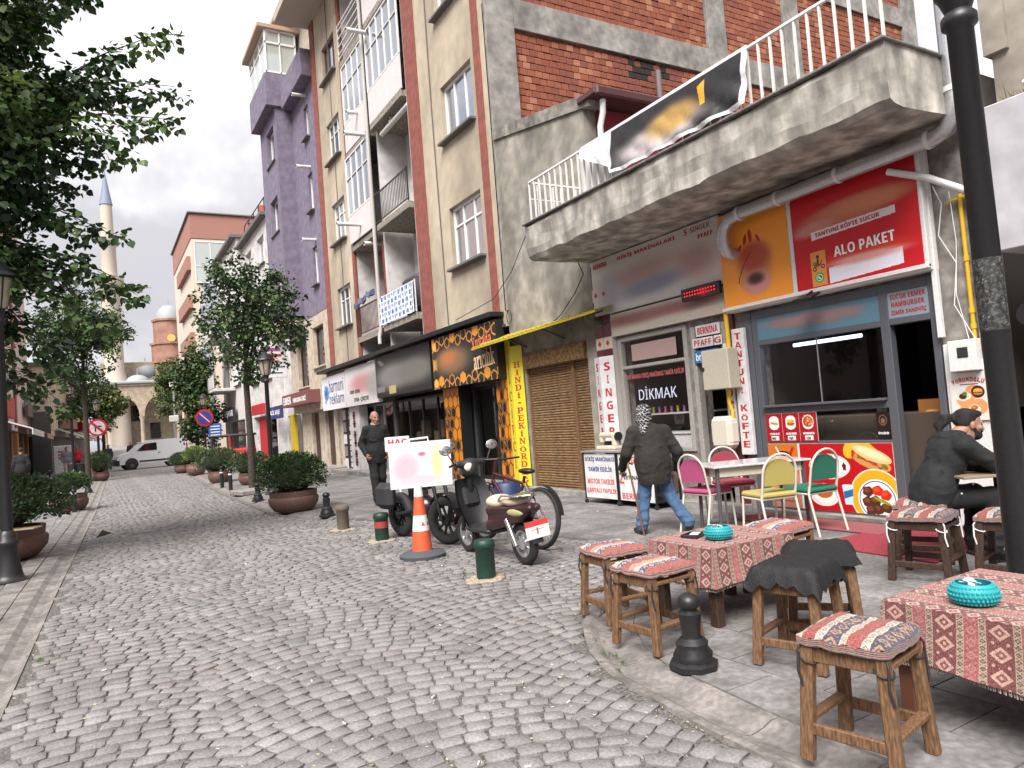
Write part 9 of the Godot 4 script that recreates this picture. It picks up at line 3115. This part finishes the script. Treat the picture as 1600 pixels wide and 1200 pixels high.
func far_vehicles() -> void:
	var n := root("van", "white panel van with black bumpers crossing at the end of the street", "van", Vector3(3.1, 0.0, -53.0), PI + 0.12)
	var wh := M("van_white", Color(0.72, 0.72, 0.74), 0.3, {"coat": 0.5})
	var b := Mb.new()
	# local +x is the front; length 4.2
	b.prism(PackedVector2Array([Vector2(2.05, 0.35), Vector2(2.1, 0.7), Vector2(2.0, 0.92), Vector2(1.25, 1.12), Vector2(0.55, 1.7), Vector2(0.2, 1.8), Vector2(-1.9, 1.82), Vector2(-2.05, 1.7), Vector2(-2.08, 0.35)]), -0.82, 0.82)
	for q: Array in [[0.62, 1.74], [-0.4, 1.8], [-1.5, 1.79]]:
		b.tube([Vector3(q[0], q[1] - 0.06, -0.8), Vector3(q[0], q[1] - 0.06, 0.8)], 0.05, 8)
	part(b, "body", wh, n)
	for z: float in [-0.82, 0.82]:
		for x: float in [1.28, -1.32]:
			b = Mb.new()
			b.tube([Vector3(x, 0.36, z - 0.03 * signf(z)), Vector3(x, 0.36, z + 0.012 * signf(z))], 0.39, 24)
			part(b, "wheel_arch", mt("black_ink"), n)
			wheel(n, Vector3(x, 0.31, z - 0.02 * signf(z)), 0.31, 0.18, Vector3(0, 0, 1), mt("dark_sill"), 5, 0.07)
		b = Mb.new()
		b.prism(PackedVector2Array([Vector2(0.98, 1.15), Vector2(0.5, 1.58), Vector2(-0.2, 1.64), Vector2(-0.22, 1.15)]), z, z + 0.014 * signf(z))
		part(b, "side_window", mt("dark_glass"), n)
		b = Mb.new()
		b.box(Vector3(-0.05, 0.5, z + 0.012 * signf(z)), Vector3(1.8, 0.1, 0.03), 0.01)
		part(b, "side_strip", mt("black_ink"), n)
		b = Mb.new()
		b.box(Vector3(-0.34, 0.98, z + 0.012 * signf(z)), Vector3(0.14, 0.05, 0.02), 0.006)
		part(b, "handle", mt("black_ink"), n)
		b = Mb.new()
		b.box(Vector3(-2.03, 1.15, z * 0.93), Vector3(0.12, 0.5, 0.14), 0.03)
		part(b, "tail_light", mt("red_ink"), n)
		b = Mb.new()
		b.box(Vector3(1.86, 0.86, z * 0.8), Vector3(0.36, 0.18, 0.3), 0.06, Basis(Vector3.BACK, -0.25))
		part(b, "headlight", mt("lantern_glass"), n)
	b = Mb.new()
	b.box(Vector3(2.05, 0.5, 0), Vector3(0.3, 0.42, 1.68), 0.08)
	part(b, "bumper", mt("black_ink"), n)
	n = root("tricycle_car", "red three-wheeled taxi with a black roof beyond the right street tree", "tuk-tuk", Vector3(5.5, 0, -35.5), 2.9)
	var rd := M("tuktuk_red", Color(0.42, 0.02, 0.02), 0.4)
	b = Mb.new()
	b.box(Vector3(0, 0.62, 0), Vector3(1.9, 0.78, 1.25), 0.08)
	part(b, "body", rd, n)
	b = Mb.new()
	b.box(Vector3(0, 1.62, 0), Vector3(2.0, 0.12, 1.3), 0.05)
	part(b, "roof", mt("black_ink"), n)
	for q: Array in [[-0.9, 0.58], [-0.9, -0.58], [0.1, 0.58], [0.1, -0.58], [0.9, 0.5], [0.9, -0.5]]:
		b = Mb.new()
		b.bar(Vector3(q[0], 0.8, q[1]), Vector3(q[0] * 0.95, 1.6, q[1]), 0.26, 0.06, 0.01, Vector3.BACK)
		part(b, "post", rd if q[0] < 0.5 else mt("black_ink"), n)
	for q: Array in [[-0.7, 0.55], [-0.7, -0.55], [1.0, 0.0]]:
		wheel(n, Vector3(q[0], 0.24, q[1]), 0.24, 0.12, Vector3(0, 0, 1), mt("galvanised"), 5)
	b = Mb.new()
	b.quad(Vector3(0.95, 0.85, -0.5), Vector3(0.95, 0.85, 0.5), Vector3(0.85, 1.55, 0.5), Vector3(0.85, 1.55, -0.5), Vector3(1, 0, 0))
	part(b, "windscreen", mt("clear_glass"), n)
	# poles and a bin in the distance
	for q: Array in [[Vector3(7.0, 0.6, -80.0), 7.0, "tall grey lamp pole before the mosque arch"], [Vector3(5.4, 0, -62.5), 3.6, "grey pole carrying small plates behind the van"]]:
		n = root("pole", q[2], "pole", q[0], 0.0, "grey poles by the mosque")
		b = Mb.new()
		b.tube([Vector3(0, 0, 0), Vector3(0, q[1], 0)], 0.09, 8)
		part(b, "shaft", mt("galvanised"), n)
		b = Mb.new()
		b.box(Vector3(0, q[1] - 0.2, 0.1), Vector3(0.7, 0.5, 0.15), 0.05)
		part(b, "head", mt("white_metal"), n)
	n = root("litter_bin", "dark litter bin by the half hidden lamp post on the left", "bin", Vector3(-0.75, 0, -41.0))
	b = Mb.new()
	b.lathe([Vector2(0.4, 0), Vector2(0.46, 0.8), Vector2(0.48, 0.85), Vector2(0, 0.85)], Vector3.ZERO, 16)
	part(b, "barrel", mt("black_ink"), n)

# ---------------------------------------------------------------- people
func head_into(b: Mb, t: Transform3D, cell: float, beard := false) -> void:
	var old := b.x
	b.x = t
	var h := Blob.new()
	h.ell(Vector3(0, 0.03, -0.012), Vector3(0.074, 0.09, 0.094), 0.02)
	h.ell(Vector3(0, -0.03, 0.022), Vector3(0.06, 0.085, 0.068), 0.02)
	h.ell(Vector3(0, -0.085, 0.036), Vector3(0.04, 0.028, 0.042), 0.02)
	h.cap(Vector3(0, 0.008, 0.088), Vector3(0, -0.034, 0.108), 0.008, 0.014, 0.012)
	h.cap(Vector3(-0.036, 0.022, 0.078), Vector3(0.036, 0.022, 0.078), 0.011, 0.011, 0.012)
	h.ell(Vector3(0, -0.064, 0.086), Vector3(0.024, 0.009, 0.011), 0.008)
	h.ell(Vector3(0, -0.1, 0.064), Vector3(0.022, 0.018, 0.018), 0.015)
	for s: float in [-1.0, 1.0]:
		h.ell(Vector3(s * 0.077, -0.008, -0.008), Vector3(0.011, 0.032, 0.02), 0.006)
		h.ell(Vector3(s * 0.045, -0.025, 0.062), Vector3(0.024, 0.02, 0.02), 0.02)
	h.cap(Vector3(0, -0.07, -0.02), Vector3(0, -0.2, -0.035), 0.052, 0.06, 0.03)
	h.into(b, cell)
	b.x = old

func hand_into(b: Mb, wrist: Vector3, along: Vector3, palm: Vector3, side: float, curl: float) -> void:
	# along: from wrist to fingertips; palm: where the palm looks; side: +1 thumb on the palm's right
	var y := -along.normalized()
	var z := (palm - y * palm.dot(y)).normalized()
	var old := b.x
	b.x = Transform3D(Basis(y.cross(z), y, z), wrist)
	var h := Blob.new()
	h.ell(Vector3(0, -0.05, 0), Vector3(0.041, 0.052, 0.016), 0.012)
	h.cap(Vector3(0, 0.03, 0), Vector3(0, -0.02, 0), 0.026, 0.025, 0.015)
	for i in 4:
		var x := (-0.03 + 0.02 * i) * side
		var L: float = [0.058, 0.074, 0.08, 0.07][i]
		var a := Vector3(x, -0.09, 0)
		var m := a + Vector3(x * 0.1, -cos(curl) * L * 0.5, sin(curl) * L * 0.5)
		var e := m + Vector3(0, -cos(curl * 2.1) * L * 0.5, sin(curl * 2.1) * L * 0.5)
		h.cap(a, m, 0.0092, 0.0086, 0.004)
		h.cap(m, e, 0.0086, 0.0074, 0.004)
	h.chain([Vector3(0.026 * side, -0.025, 0.004), Vector3(0.055 * side, -0.058, 0.018), Vector3(0.05 * side, -0.088, 0.03)], [0.014, 0.0105, 0.009], 0.008)
	h.into(b, 0.0045)
	b.x = old

# J: joints by name. Keys: hip, chest, neck, head, sl sr el er hl hr (shoulder, elbow, wrist), kl kr al ar (knee, ankle), tl tr (toes)
func person(label: String, pos: Vector3, yaw: float, J: Dictionary, skin: Material, top: Material, legs: Material, shoe: Material, cell: float, hem := 0.12, look := Basis(), group := "") -> Node3D:
	var n := root("person", label, "person", pos, yaw, group)
	var b := Mb.new()
	var bl := Blob.new()
	var hips: Vector3 = J.hip
	bl.cap(hips, J.chest, 0.1, 0.11, 0.05)
	bl.cap(J.chest, J.neck, 0.1, 0.055, 0.05)
	bl.cap(J.neck, J.head, 0.055, 0.055, 0.03)
	for s: String in ["l", "r"]:
		bl.chain([J.chest, J["s" + s], J["e" + s], J["h" + s]], [0.07, 0.045, 0.036, 0.027], 0.03)
		var q: Vector3 = hips + Vector3(0.09 if s == "l" else -0.09, -0.02, 0)
		bl.chain([q, J["k" + s], J["a" + s], J["t" + s]], [0.075, 0.05, 0.036, 0.025], 0.03)
	bl.into(b, cell * 1.6)
	head_into(b, Transform3D(look, J.head), maxf(cell * 0.4, 0.006))
	if cell < 0.02:
		for s: String in ["l", "r"]:
			var d: Vector3 = J.get("d" + s, J["h" + s] - J["e" + s])
			hand_into(b, J["h" + s], d, J.get("p" + s, Vector3(-1 if s == "l" else 1, 0, 0)), J.get("q" + s, 1.0), J.get("c" + s, 0.5))
	part(b, "body", skin, n)
	b = Mb.new()
	bl = Blob.new()
	bl.ell(hips + Vector3(0, 0.02, 0), Vector3(0.165, 0.13, 0.12), 0.04)
	for s: String in ["l", "r"]:
		var q: Vector3 = hips + Vector3(0.085 if s == "l" else -0.085, -0.03, 0)
		bl.chain([q, J["k" + s], (J["a" + s] as Vector3) + Vector3(0, -0.02, 0)], [0.098, 0.074, 0.062], 0.035)
		var mid: Vector3 = (J["k" + s] as Vector3).lerp(J["a" + s], 0.75)
		bl.ell(mid, Vector3(0.07, 0.03, 0.07), 0.03)
		bl.ell((J["a" + s] as Vector3) + Vector3(0, 0.015, 0.005), Vector3(0.07, 0.025, 0.075), 0.02)
		if cell < 0.02:
			for i in 9:
				var c: Vector3 = q.lerp(J["k" + s], 0.75 + 0.1 * i) if i < 4 else (J["k" + s] as Vector3).lerp(J["a" + s], 0.16 * (i - 3))
				var d := rand_dir() * Vector3(1, 0.2, 1) * 0.068
				bl.cap(c + d, c + d.rotated(Vector3.UP, 1.2) + Vector3(0, rng.randf_range(-.04, .04), 0), 0.012, 0.005, 0.02)
	bl.into(b, cell)
	part(b, "trousers", legs, n)
	b = Mb.new()
	bl = Blob.new()
	var up: Vector3 = (J.chest - hips).normalized()
	bl.ell(hips.lerp(J.chest, 0.35), Vector3(0.178, 0.2, 0.135), 0.05)
	bl.ell(J.chest, Vector3(0.19, 0.19, 0.135), 0.05)
	bl.ell(hips - up * hem * 0.4, Vector3(0.192, maxf(hem * 1.5, 0.08), 0.142), 0.08)
	bl.ell(hips + up * 0.06, Vector3(0.182, 0.16, 0.135), 0.06)
	bl.cap(J.sl, J.sr, 0.075, 0.075, 0.06)
	bl.ell(J.neck, Vector3(0.085, 0.055, 0.08), 0.04)
	for s: String in ["l", "r"]:
		bl.chain([J["s" + s], J["e" + s], J["h" + s]], [0.078, 0.062, 0.05], 0.03)
		bl.ell((J["e" + s] as Vector3).lerp(J["h" + s], 0.35), Vector3(0.062, 0.03, 0.062), 0.025)
		bl.ell((J["s" + s] as Vector3).lerp(J["e" + s], 0.6), Vector3(0.07, 0.035, 0.07), 0.025)
	if cell < 0.02:
		# folds in the cloth
		for i in 26:
			var t := rng.randf()
			var c := (hips - up * hem * 0.6).lerp(J.chest, t)
			var a := rng.randf() * TAU
			var p := c + Vector3(cos(a) * 0.188, 0, sin(a) * 0.142)
			var a2 := a + rng.randf_range(0.3, 0.8) * (1.0 if rng.randf() < 0.5 else -1.0)
			bl.cap(p, c + Vector3(cos(a2) * 0.19, rng.randf_range(-0.1, 0.1), sin(a2) * 0.145), 0.012, 0.004, 0.022)
		for s: String in ["l", "r"]:
			for i in 7:
				var c: Vector3 = (J["s" + s] as Vector3).lerp(J["e" + s], 0.5 + 0.12 * i) if i < 4 else (J["e" + s] as Vector3).lerp(J["h" + s], 0.2 * (i - 3))
				var d := rand_dir() * 0.055
				bl.cap(c + d, c + d.rotated(rand_dir(), 1.1), 0.013, 0.006, 0.02)
	bl.into(b, cell)
	if hips.y > 0.6:
		for i in b.v.size():
			if b.v[i].y < hips.y - hem and absf(b.v[i].x) < 0.22:
				b.v[i].y = hips.y - hem
	part(b, "jacket", top, n)
	for s: String in ["l", "r"]:
		b = Mb.new()
		bl = Blob.new()
		var an: Vector3 = J["a" + s]
		bl.ell(an + Vector3(0, -0.045, 0), Vector3(0.045, 0.05, 0.055), 0.03)
		bl.cap(an + Vector3(0, -0.055, 0), (J["t" + s] as Vector3) + Vector3(0, -0.01, 0), 0.042, 0.035, 0.03)
		bl.into(b, maxf(cell * 0.8, 0.01))
		part(b, "shoe", shoe, n)
	return n

func eyes(n: Node3D, J: Dictionary, look: Basis) -> void:
	var b := Mb.new(Transform3D(look, J.head))
	for s: float in [-1.0, 1.0]:
		b.ell(Vector3(s * 0.031, 0.004, 0.083), Vector3(0.012, 0.006, 0.006), 8, 5)
		b.box(Vector3(s * 0.032, 0.027, 0.088), Vector3(0.03, 0.006, 0.008), 0.002)
	part(b, "eyes", M("eye_dark", Color(0.03, 0.022, 0.02), 0.4), n)

func stand(h: float) -> Dictionary:
	# an upright figure h tall facing +z; its left is +x
	var k := h / 1.75
	var J := {"hip": Vector3(0, 0.93, 0), "chest": Vector3(0, 1.27, 0), "neck": Vector3(0, 1.47, -0.01), "head": Vector3(0, 1.625, 0.03), "sl": Vector3(0.165, 1.41, 0), "sr": Vector3(-0.165, 1.41, 0), "el": Vector3(0.23, 1.13, -0.03), "er": Vector3(-0.23, 1.13, -0.03), "hl": Vector3(0.23, 0.88, 0.06), "hr": Vector3(-0.23, 0.88, 0.06), "kl": Vector3(0.1, 0.5, 0.02), "kr": Vector3(-0.1, 0.5, 0.02), "al": Vector3(0.1, 0.1, -0.03), "ar": Vector3(-0.1, 0.1, -0.03), "tl": Vector3(0.12, 0.04, 0.13), "tr": Vector3(-0.12, 0.04, 0.13)}
	for q: String in J:
		J[q] = J[q] * k
	return J

func people() -> void:
	var skin := M("skin", Color(0.34, 0.175, 0.115), 0.55, {})
	var blackc := M("black_cloth", Color(0.013, 0.013, 0.015), 0.85, {"sheen": 0.06, "tex": noise(44, 0.01, 0.6, 1.0, 3), "ts": 1.6, "bump": 3.0, "world": false})
	var trous := M("black_trousers", Color(0.011, 0.011, 0.013), 0.9, {"sheen": 0.05})
	var shoe := M("black_shoe", Color(0.012, 0.011, 0.011), 0.35)
	# walking man
	var J := stand(1.76)
	J.er = Vector3(-0.27, 1.15, -0.06)
	J.hr = Vector3(-0.215, 0.95, 0.13)
	J.dr = Vector3(0.1, -0.6, 0.5)
	J.pr = Vector3(1, 0, 0)
	J.qr = -1.0
	J.cr = 0.8
	J.el = Vector3(0.26, 1.14, -0.08)
	J.hl = Vector3(0.215, 0.96, 0.06)
	J.kr = Vector3(-0.09, 0.52, 0.1)
	J.ar = Vector3(-0.08, 0.1, 0.16)
	J.tr = Vector3(-0.1, 0.04, 0.32)
	J.kl = Vector3(0.08, 0.5, 0.0)
	J.al = Vector3(0.1, 0.13, -0.24)
	J.tl = Vector3(0.13, 0.045, -0.09)
	var look := Basis(Vector3.UP, 0.25) * Basis(Vector3.RIGHT, 0.12)
	var n := person("bald man in a black jacket and trousers walking with a cigarette", Vector3(4.62, 0.012, -13.3), -0.15, J, skin, blackc, trous, shoe, 0.017, 0.16, look)
	eyes(n, J, look)
	var b := Mb.new(Transform3D(look, J.head))
	var bl := Blob.new()
	bl.ell(Vector3(0, 0.0, -0.03), Vector3(0.0775, 0.055, 0.09), 0.01)
	bl.into(b, 0.008)
	part(b, "hair", M("grey_stubble", Color(0.24, 0.17, 0.13), 0.9), n)
	b = Mb.new()
	b.lathe([Vector2(0.075, 0), Vector2(0.085, 0.03), Vector2(0.08, 0.06), Vector2(0.068, 0.05)], J.neck + Vector3(0, 0.0, 0.005), 16)
	part(b, "collar", M("cream_fleece", Color(0.42, 0.34, 0.24), 0.95), n)
	# old person seen from behind, with a cane
	J = {"hip": Vector3(0, 0.76, 0), "chest": Vector3(0.0, 1.03, 0.04), "neck": Vector3(0.01, 1.21, 0.09), "head": Vector3(0.02, 1.35, 0.15), "sl": Vector3(0.185, 1.15, 0.06), "sr": Vector3(-0.175, 1.14, 0.06), "el": Vector3(0.29, 0.92, 0.04), "er": Vector3(-0.30, 0.9, 0.02), "hl": Vector3(0.3, 0.74, 0.26), "hr": Vector3(-0.33, 0.66, 0.16), "kl": Vector3(0.12, 0.43, 0.05), "kr": Vector3(-0.17, 0.42, 0.04), "al": Vector3(0.19, 0.1, -0.02), "ar": Vector3(-0.31, 0.12, -0.16), "tl": Vector3(0.22, 0.04, 0.14), "tr": Vector3(-0.34, 0.045, 0.0), "dl": Vector3(0.1, -0.6, 0.4), "cl": 1.1, "pl": Vector3(-1, 0, 0), "cr": 0.9}
	look = Basis(Vector3.UP, -0.35) * Basis(Vector3.RIGHT, 0.25)
	n = person("stooped old person in a dark jacket, blue jeans and chequered headscarf", Vector3(5.5, 0.012, -6.42), PI - 0.45, J, skin, M("olive_jacket", Color(0.026, 0.022, 0.018), 0.9, {"sheen": 0.1, "tex": noise(44, 0.01, 0.6, 1.0, 3), "ts": 1.6, "bump": 3.0}), M("blue_jeans", Color(0.075, 0.155, 0.29), 0.9, {"sheen": 0.2, "tex": noise(44, 0.01, 0.6, 1.0, 3), "ts": 2.0, "bump": 2.5}), shoe, 0.014, 0.2, look)
	b = Mb.new(Transform3D(look, J.head))
	bl = Blob.new()
	bl.ell(Vector3(0, 0.025, -0.018), Vector3(0.088, 0.10, 0.108), 0.02)
	bl.ell(Vector3(0, 0.05, 0.01), Vector3(0.092, 0.05, 0.108), 0.02)
	bl.ell(Vector3(0, -0.06, -0.045), Vector3(0.09, 0.07, 0.085), 0.03)
	bl.cap(Vector3(0, -0.1, -0.07), Vector3(0.0, -0.25, -0.155), 0.085, 0.03, 0.04)
	bl.into(b, 0.008)
	for i in b.v.size():
		b.uv[i] = Vector2((b.v[i].x + b.v[i].z) * 5.0, b.v[i].y * 5.0)
	var a := Art.new(64, 64, Color(0.04, 0.04, 0.045))
	for i in 64:
		for j in 8:
			a.rect(i, j * 8 + 2.5 * sin(i * 0.35 + j * 1.7) + 3, 1, 2 if j % 3 else 4, Color(0.6, 0.59, 0.6))
	for i in 30:
		a.ell(rng.randf() * 64, rng.randf() * 64, 2, 2, Color(0.75, 0.74, 0.75) if i % 2 else Color(0.05, 0.05, 0.055))
	part(b, "headscarf", picture("headscarf", a, 0.9), n)
	n = root("walking_stick", "brown wooden walking stick held by the old person", "cane", Vector3(5.23, 0.012, -6.5))
	b = Mb.new()
	b.tube([Vector3(0.04, 0, 0.1), Vector3(-0.04, 0.74, 0.03), Vector3(-0.05, 0.79, 0.02), Vector3(-0.02, 0.82, 0.0), Vector3(0.05, 0.8, -0.02)], 0.011, 8)
	part(b, "stick", M("cane_wood", Color(0.18, 0.075, 0.035), 0.45), n)
	# seated man leaning on the little table, facing picture right
	J = {"hip": Vector3(0, 0.53, 0.03), "chest": Vector3(0, 0.82, 0.17), "neck": Vector3(0, 1.0, 0.28), "head": Vector3(0.0, 1.085, 0.40), "sl": Vector3(0.18, 0.93, 0.23), "sr": Vector3(-0.18, 0.93, 0.23), "el": Vector3(0.24, 0.74, 0.42), "er": Vector3(-0.25, 0.735, 0.46), "hl": Vector3(-0.12, 0.745, 0.44), "hr": Vector3(0.08, 0.75, 0.5), "kl": Vector3(0.13, 0.5, 0.46), "kr": Vector3(-0.14, 0.5, 0.44), "al": Vector3(0.14, 0.1, 0.42), "ar": Vector3(-0.15, 0.1, 0.4), "tl": Vector3(0.15, 0.04, 0.58), "tr": Vector3(-0.16, 0.04, 0.56), "dr": Vector3(0.8, 0.0, 0.2), "dl": Vector3(-0.75, 0.02, -0.12), "pl": Vector3(0, -1, 0.3), "pr": Vector3(0.3, 0.9, -0.5), "cr": 0.35, "cl": 0.5, "qr": 1.0, "ql": -1.0}
	look = Basis(Vector3.UP, -0.12) * Basis(Vector3.RIGHT, 0.12)
	n = person("seated man with ponytail and beard in a black coat leaning on a table", Vector3(5.95, 0.012, -3.54), 1.05, J, skin, M("black_coat", Color(0.014, 0.016, 0.018), 0.85, {"sheen": 0.08, "tex": noise(44, 0.01, 0.6, 1.0, 3), "ts": 1.6, "bump": 3.0}), trous, shoe, 0.013, 0.14, look)
	b = Mb.new()
	bl = Blob.new()
	bl.ell(Vector3(0, 0.985, 0.2), Vector3(0.13, 0.06, 0.09), 0.03)
	bl.chain([Vector3(-0.1, 1.0, 0.22), Vector3(-0.075, 0.97, 0.33), Vector3(-0.03, 0.9, 0.38)], [0.035, 0.03, 0.025], 0.03)
	bl.chain([Vector3(0.1, 1.0, 0.22), Vector3(0.075, 0.97, 0.33), Vector3(0.03, 0.9, 0.38)], [0.035, 0.03, 0.025], 0.03)
	bl.into(b, 0.011)
	part(b, "hood", mt("black_coat"), n)
	eyes(n, J, look)
	b = Mb.new(Transform3D(look, J.head))
	bl = Blob.new()
	bl.ell(Vector3(0, 0.045, -0.035), Vector3(0.083, 0.088, 0.098), 0.02)
	bl.ell(Vector3(0, 0.09, 0.02), Vector3(0.07, 0.035, 0.07), 0.02)
	bl.ell(Vector3(0, 0.05, -0.125), Vector3(0.03, 0.03, 0.03), 0.02)
	bl.chain([Vector3(0, 0.05, -0.14), Vector3(0.0, 0.03, -0.19), Vector3(0.01, -0.02, -0.23), Vector3(0.0, -0.07, -0.23)], [0.026, 0.042, 0.038, 0.018], 0.02)
	bl.into(b, 0.008)
	part(b, "hair", M("dark_hair", Color(0.03, 0.02, 0.015), 0.6, {"tex": noise(48, 0.03, 0.25, 1.0, 3), "ts": 5.0, "tv": Vector3(1, 5, 1), "bump": 1.2}), n)
	b = Mb.new(Transform3D(look, J.head))
	bl = Blob.new()
	bl.ell(Vector3(0, -0.088, 0.052), Vector3(0.05, 0.042, 0.052), 0.02)
	bl.cap(Vector3(-0.066, -0.02, 0.0), Vector3(-0.045, -0.08, 0.045), 0.012, 0.02, 0.02)
	bl.cap(Vector3(0.066, -0.02, 0.0), Vector3(0.045, -0.08, 0.045), 0.012, 0.02, 0.02)
	bl.cap(Vector3(-0.03, -0.053, 0.092), Vector3(0.03, -0.053, 0.092), 0.008, 0.008, 0.01)
	bl.into(b, 0.007)
	part(b, "beard", mt("dark_hair"), n)
	for i in 5:
		b = Mb.new()
		b.ell([Vector3(-0.17, 0.82, 0.33), Vector3(-0.19, 0.9, 0.31), Vector3(-0.165, 0.55, 0.12), Vector3(-0.16, 0.62, 0.22), Vector3(-0.05, 0.94, 0.36)][i] + Vector3(-0.06, 0, 0.02), Vector3.ONE * 0.011, 8, 5)
		part(b, "snap_button", mt("galvanised"), n)
	# small figures far off
	for q: Array in [["person in a dark jacket walking away beside the left planters", Vector3(-2.35, 0, -31.5), PI, 1.74, Color(0.015, 0.014, 0.016), Color(0.012, 0.012, 0.014)], ["person in a grey chequered shirt and pale trousers by the white cabinet", Vector3(-1.5, 0, -49.5), 0.2, 1.75, Color(0.22, 0.22, 0.24), Color(0.42, 0.33, 0.28)], ["person in a bright red top behind the grey shirted one", Vector3(-1.05, 0, -52.5), 0.4, 1.8, Color(0.5, 0.02, 0.02), Color(0.02, 0.02, 0.025)], ["person in a dark blue jacket walking left of the van", Vector3(0.7, 0, -55.5), 0.0, 1.72, Color(0.03, 0.035, 0.06), Color(0.03, 0.045, 0.09)], ["dark clothed person standing behind the van's bonnet, left of two", Vector3(2.4, 0.1, -66.0), 0.3, 1.75, Color(0.015, 0.015, 0.018), Color(0.02, 0.02, 0.025)], ["dark clothed person standing behind the van's bonnet, right of two", Vector3(2.95, 0.1, -66.4), -0.4, 1.75, Color(0.02, 0.017, 0.02), Color(0.02, 0.02, 0.025)]]:
		J = stand(q[3])
		J.ar = J.ar + Vector3(0, 0, 0.18)
		J.tr = J.tr + Vector3(0, 0, 0.18)
		J.kr = J.kr + Vector3(0, 0, 0.12)
		J.al = J.al + Vector3(0, 0.03, -0.16)
		J.tl = J.tl + Vector3(0, 0.0, -0.16)
		var i := MC.size()
		n = person(q[0], q[1], q[2], J, skin, M("far_top_%d" % i, q[4], 0.9), M("far_legs_%d" % i, q[5], 0.9), shoe, 0.03, 0.1)
		b = Mb.new()
		b.ell(J.head + Vector3(0, 0.04, -0.02), Vector3(0.084, 0.09, 0.1), 10, 6)
		part(b, "hair", mt("dark_hair"), n)

func _ready() -> void:
	rng.seed = 7
	FB = SystemFont.new()
	FB.font_names = PackedStringArray(["Droid Sans"])
	FB.font_weight = 700
	FR = SystemFont.new()
	FR.font_names = PackedStringArray(["Droid Sans"])
	FSF = SystemFont.new()
	FSF.font_names = PackedStringArray(["Droid Serif"])
	FSF.font_weight = 700
	light_and_camera()
	mats()
	ground_and_road()
	tan_apartment()
	annex()
	shop_building()
	right_neighbour()
	purple_building()
	far_right()
	shop_fascias()
	cafe_signs()
	sewing_signs()
	cloth_and_banner()
	mosque()
	left_row()
	trees()
	street_things()
	cafe_things()
	two_wheelers()
	far_vehicles()
	people()
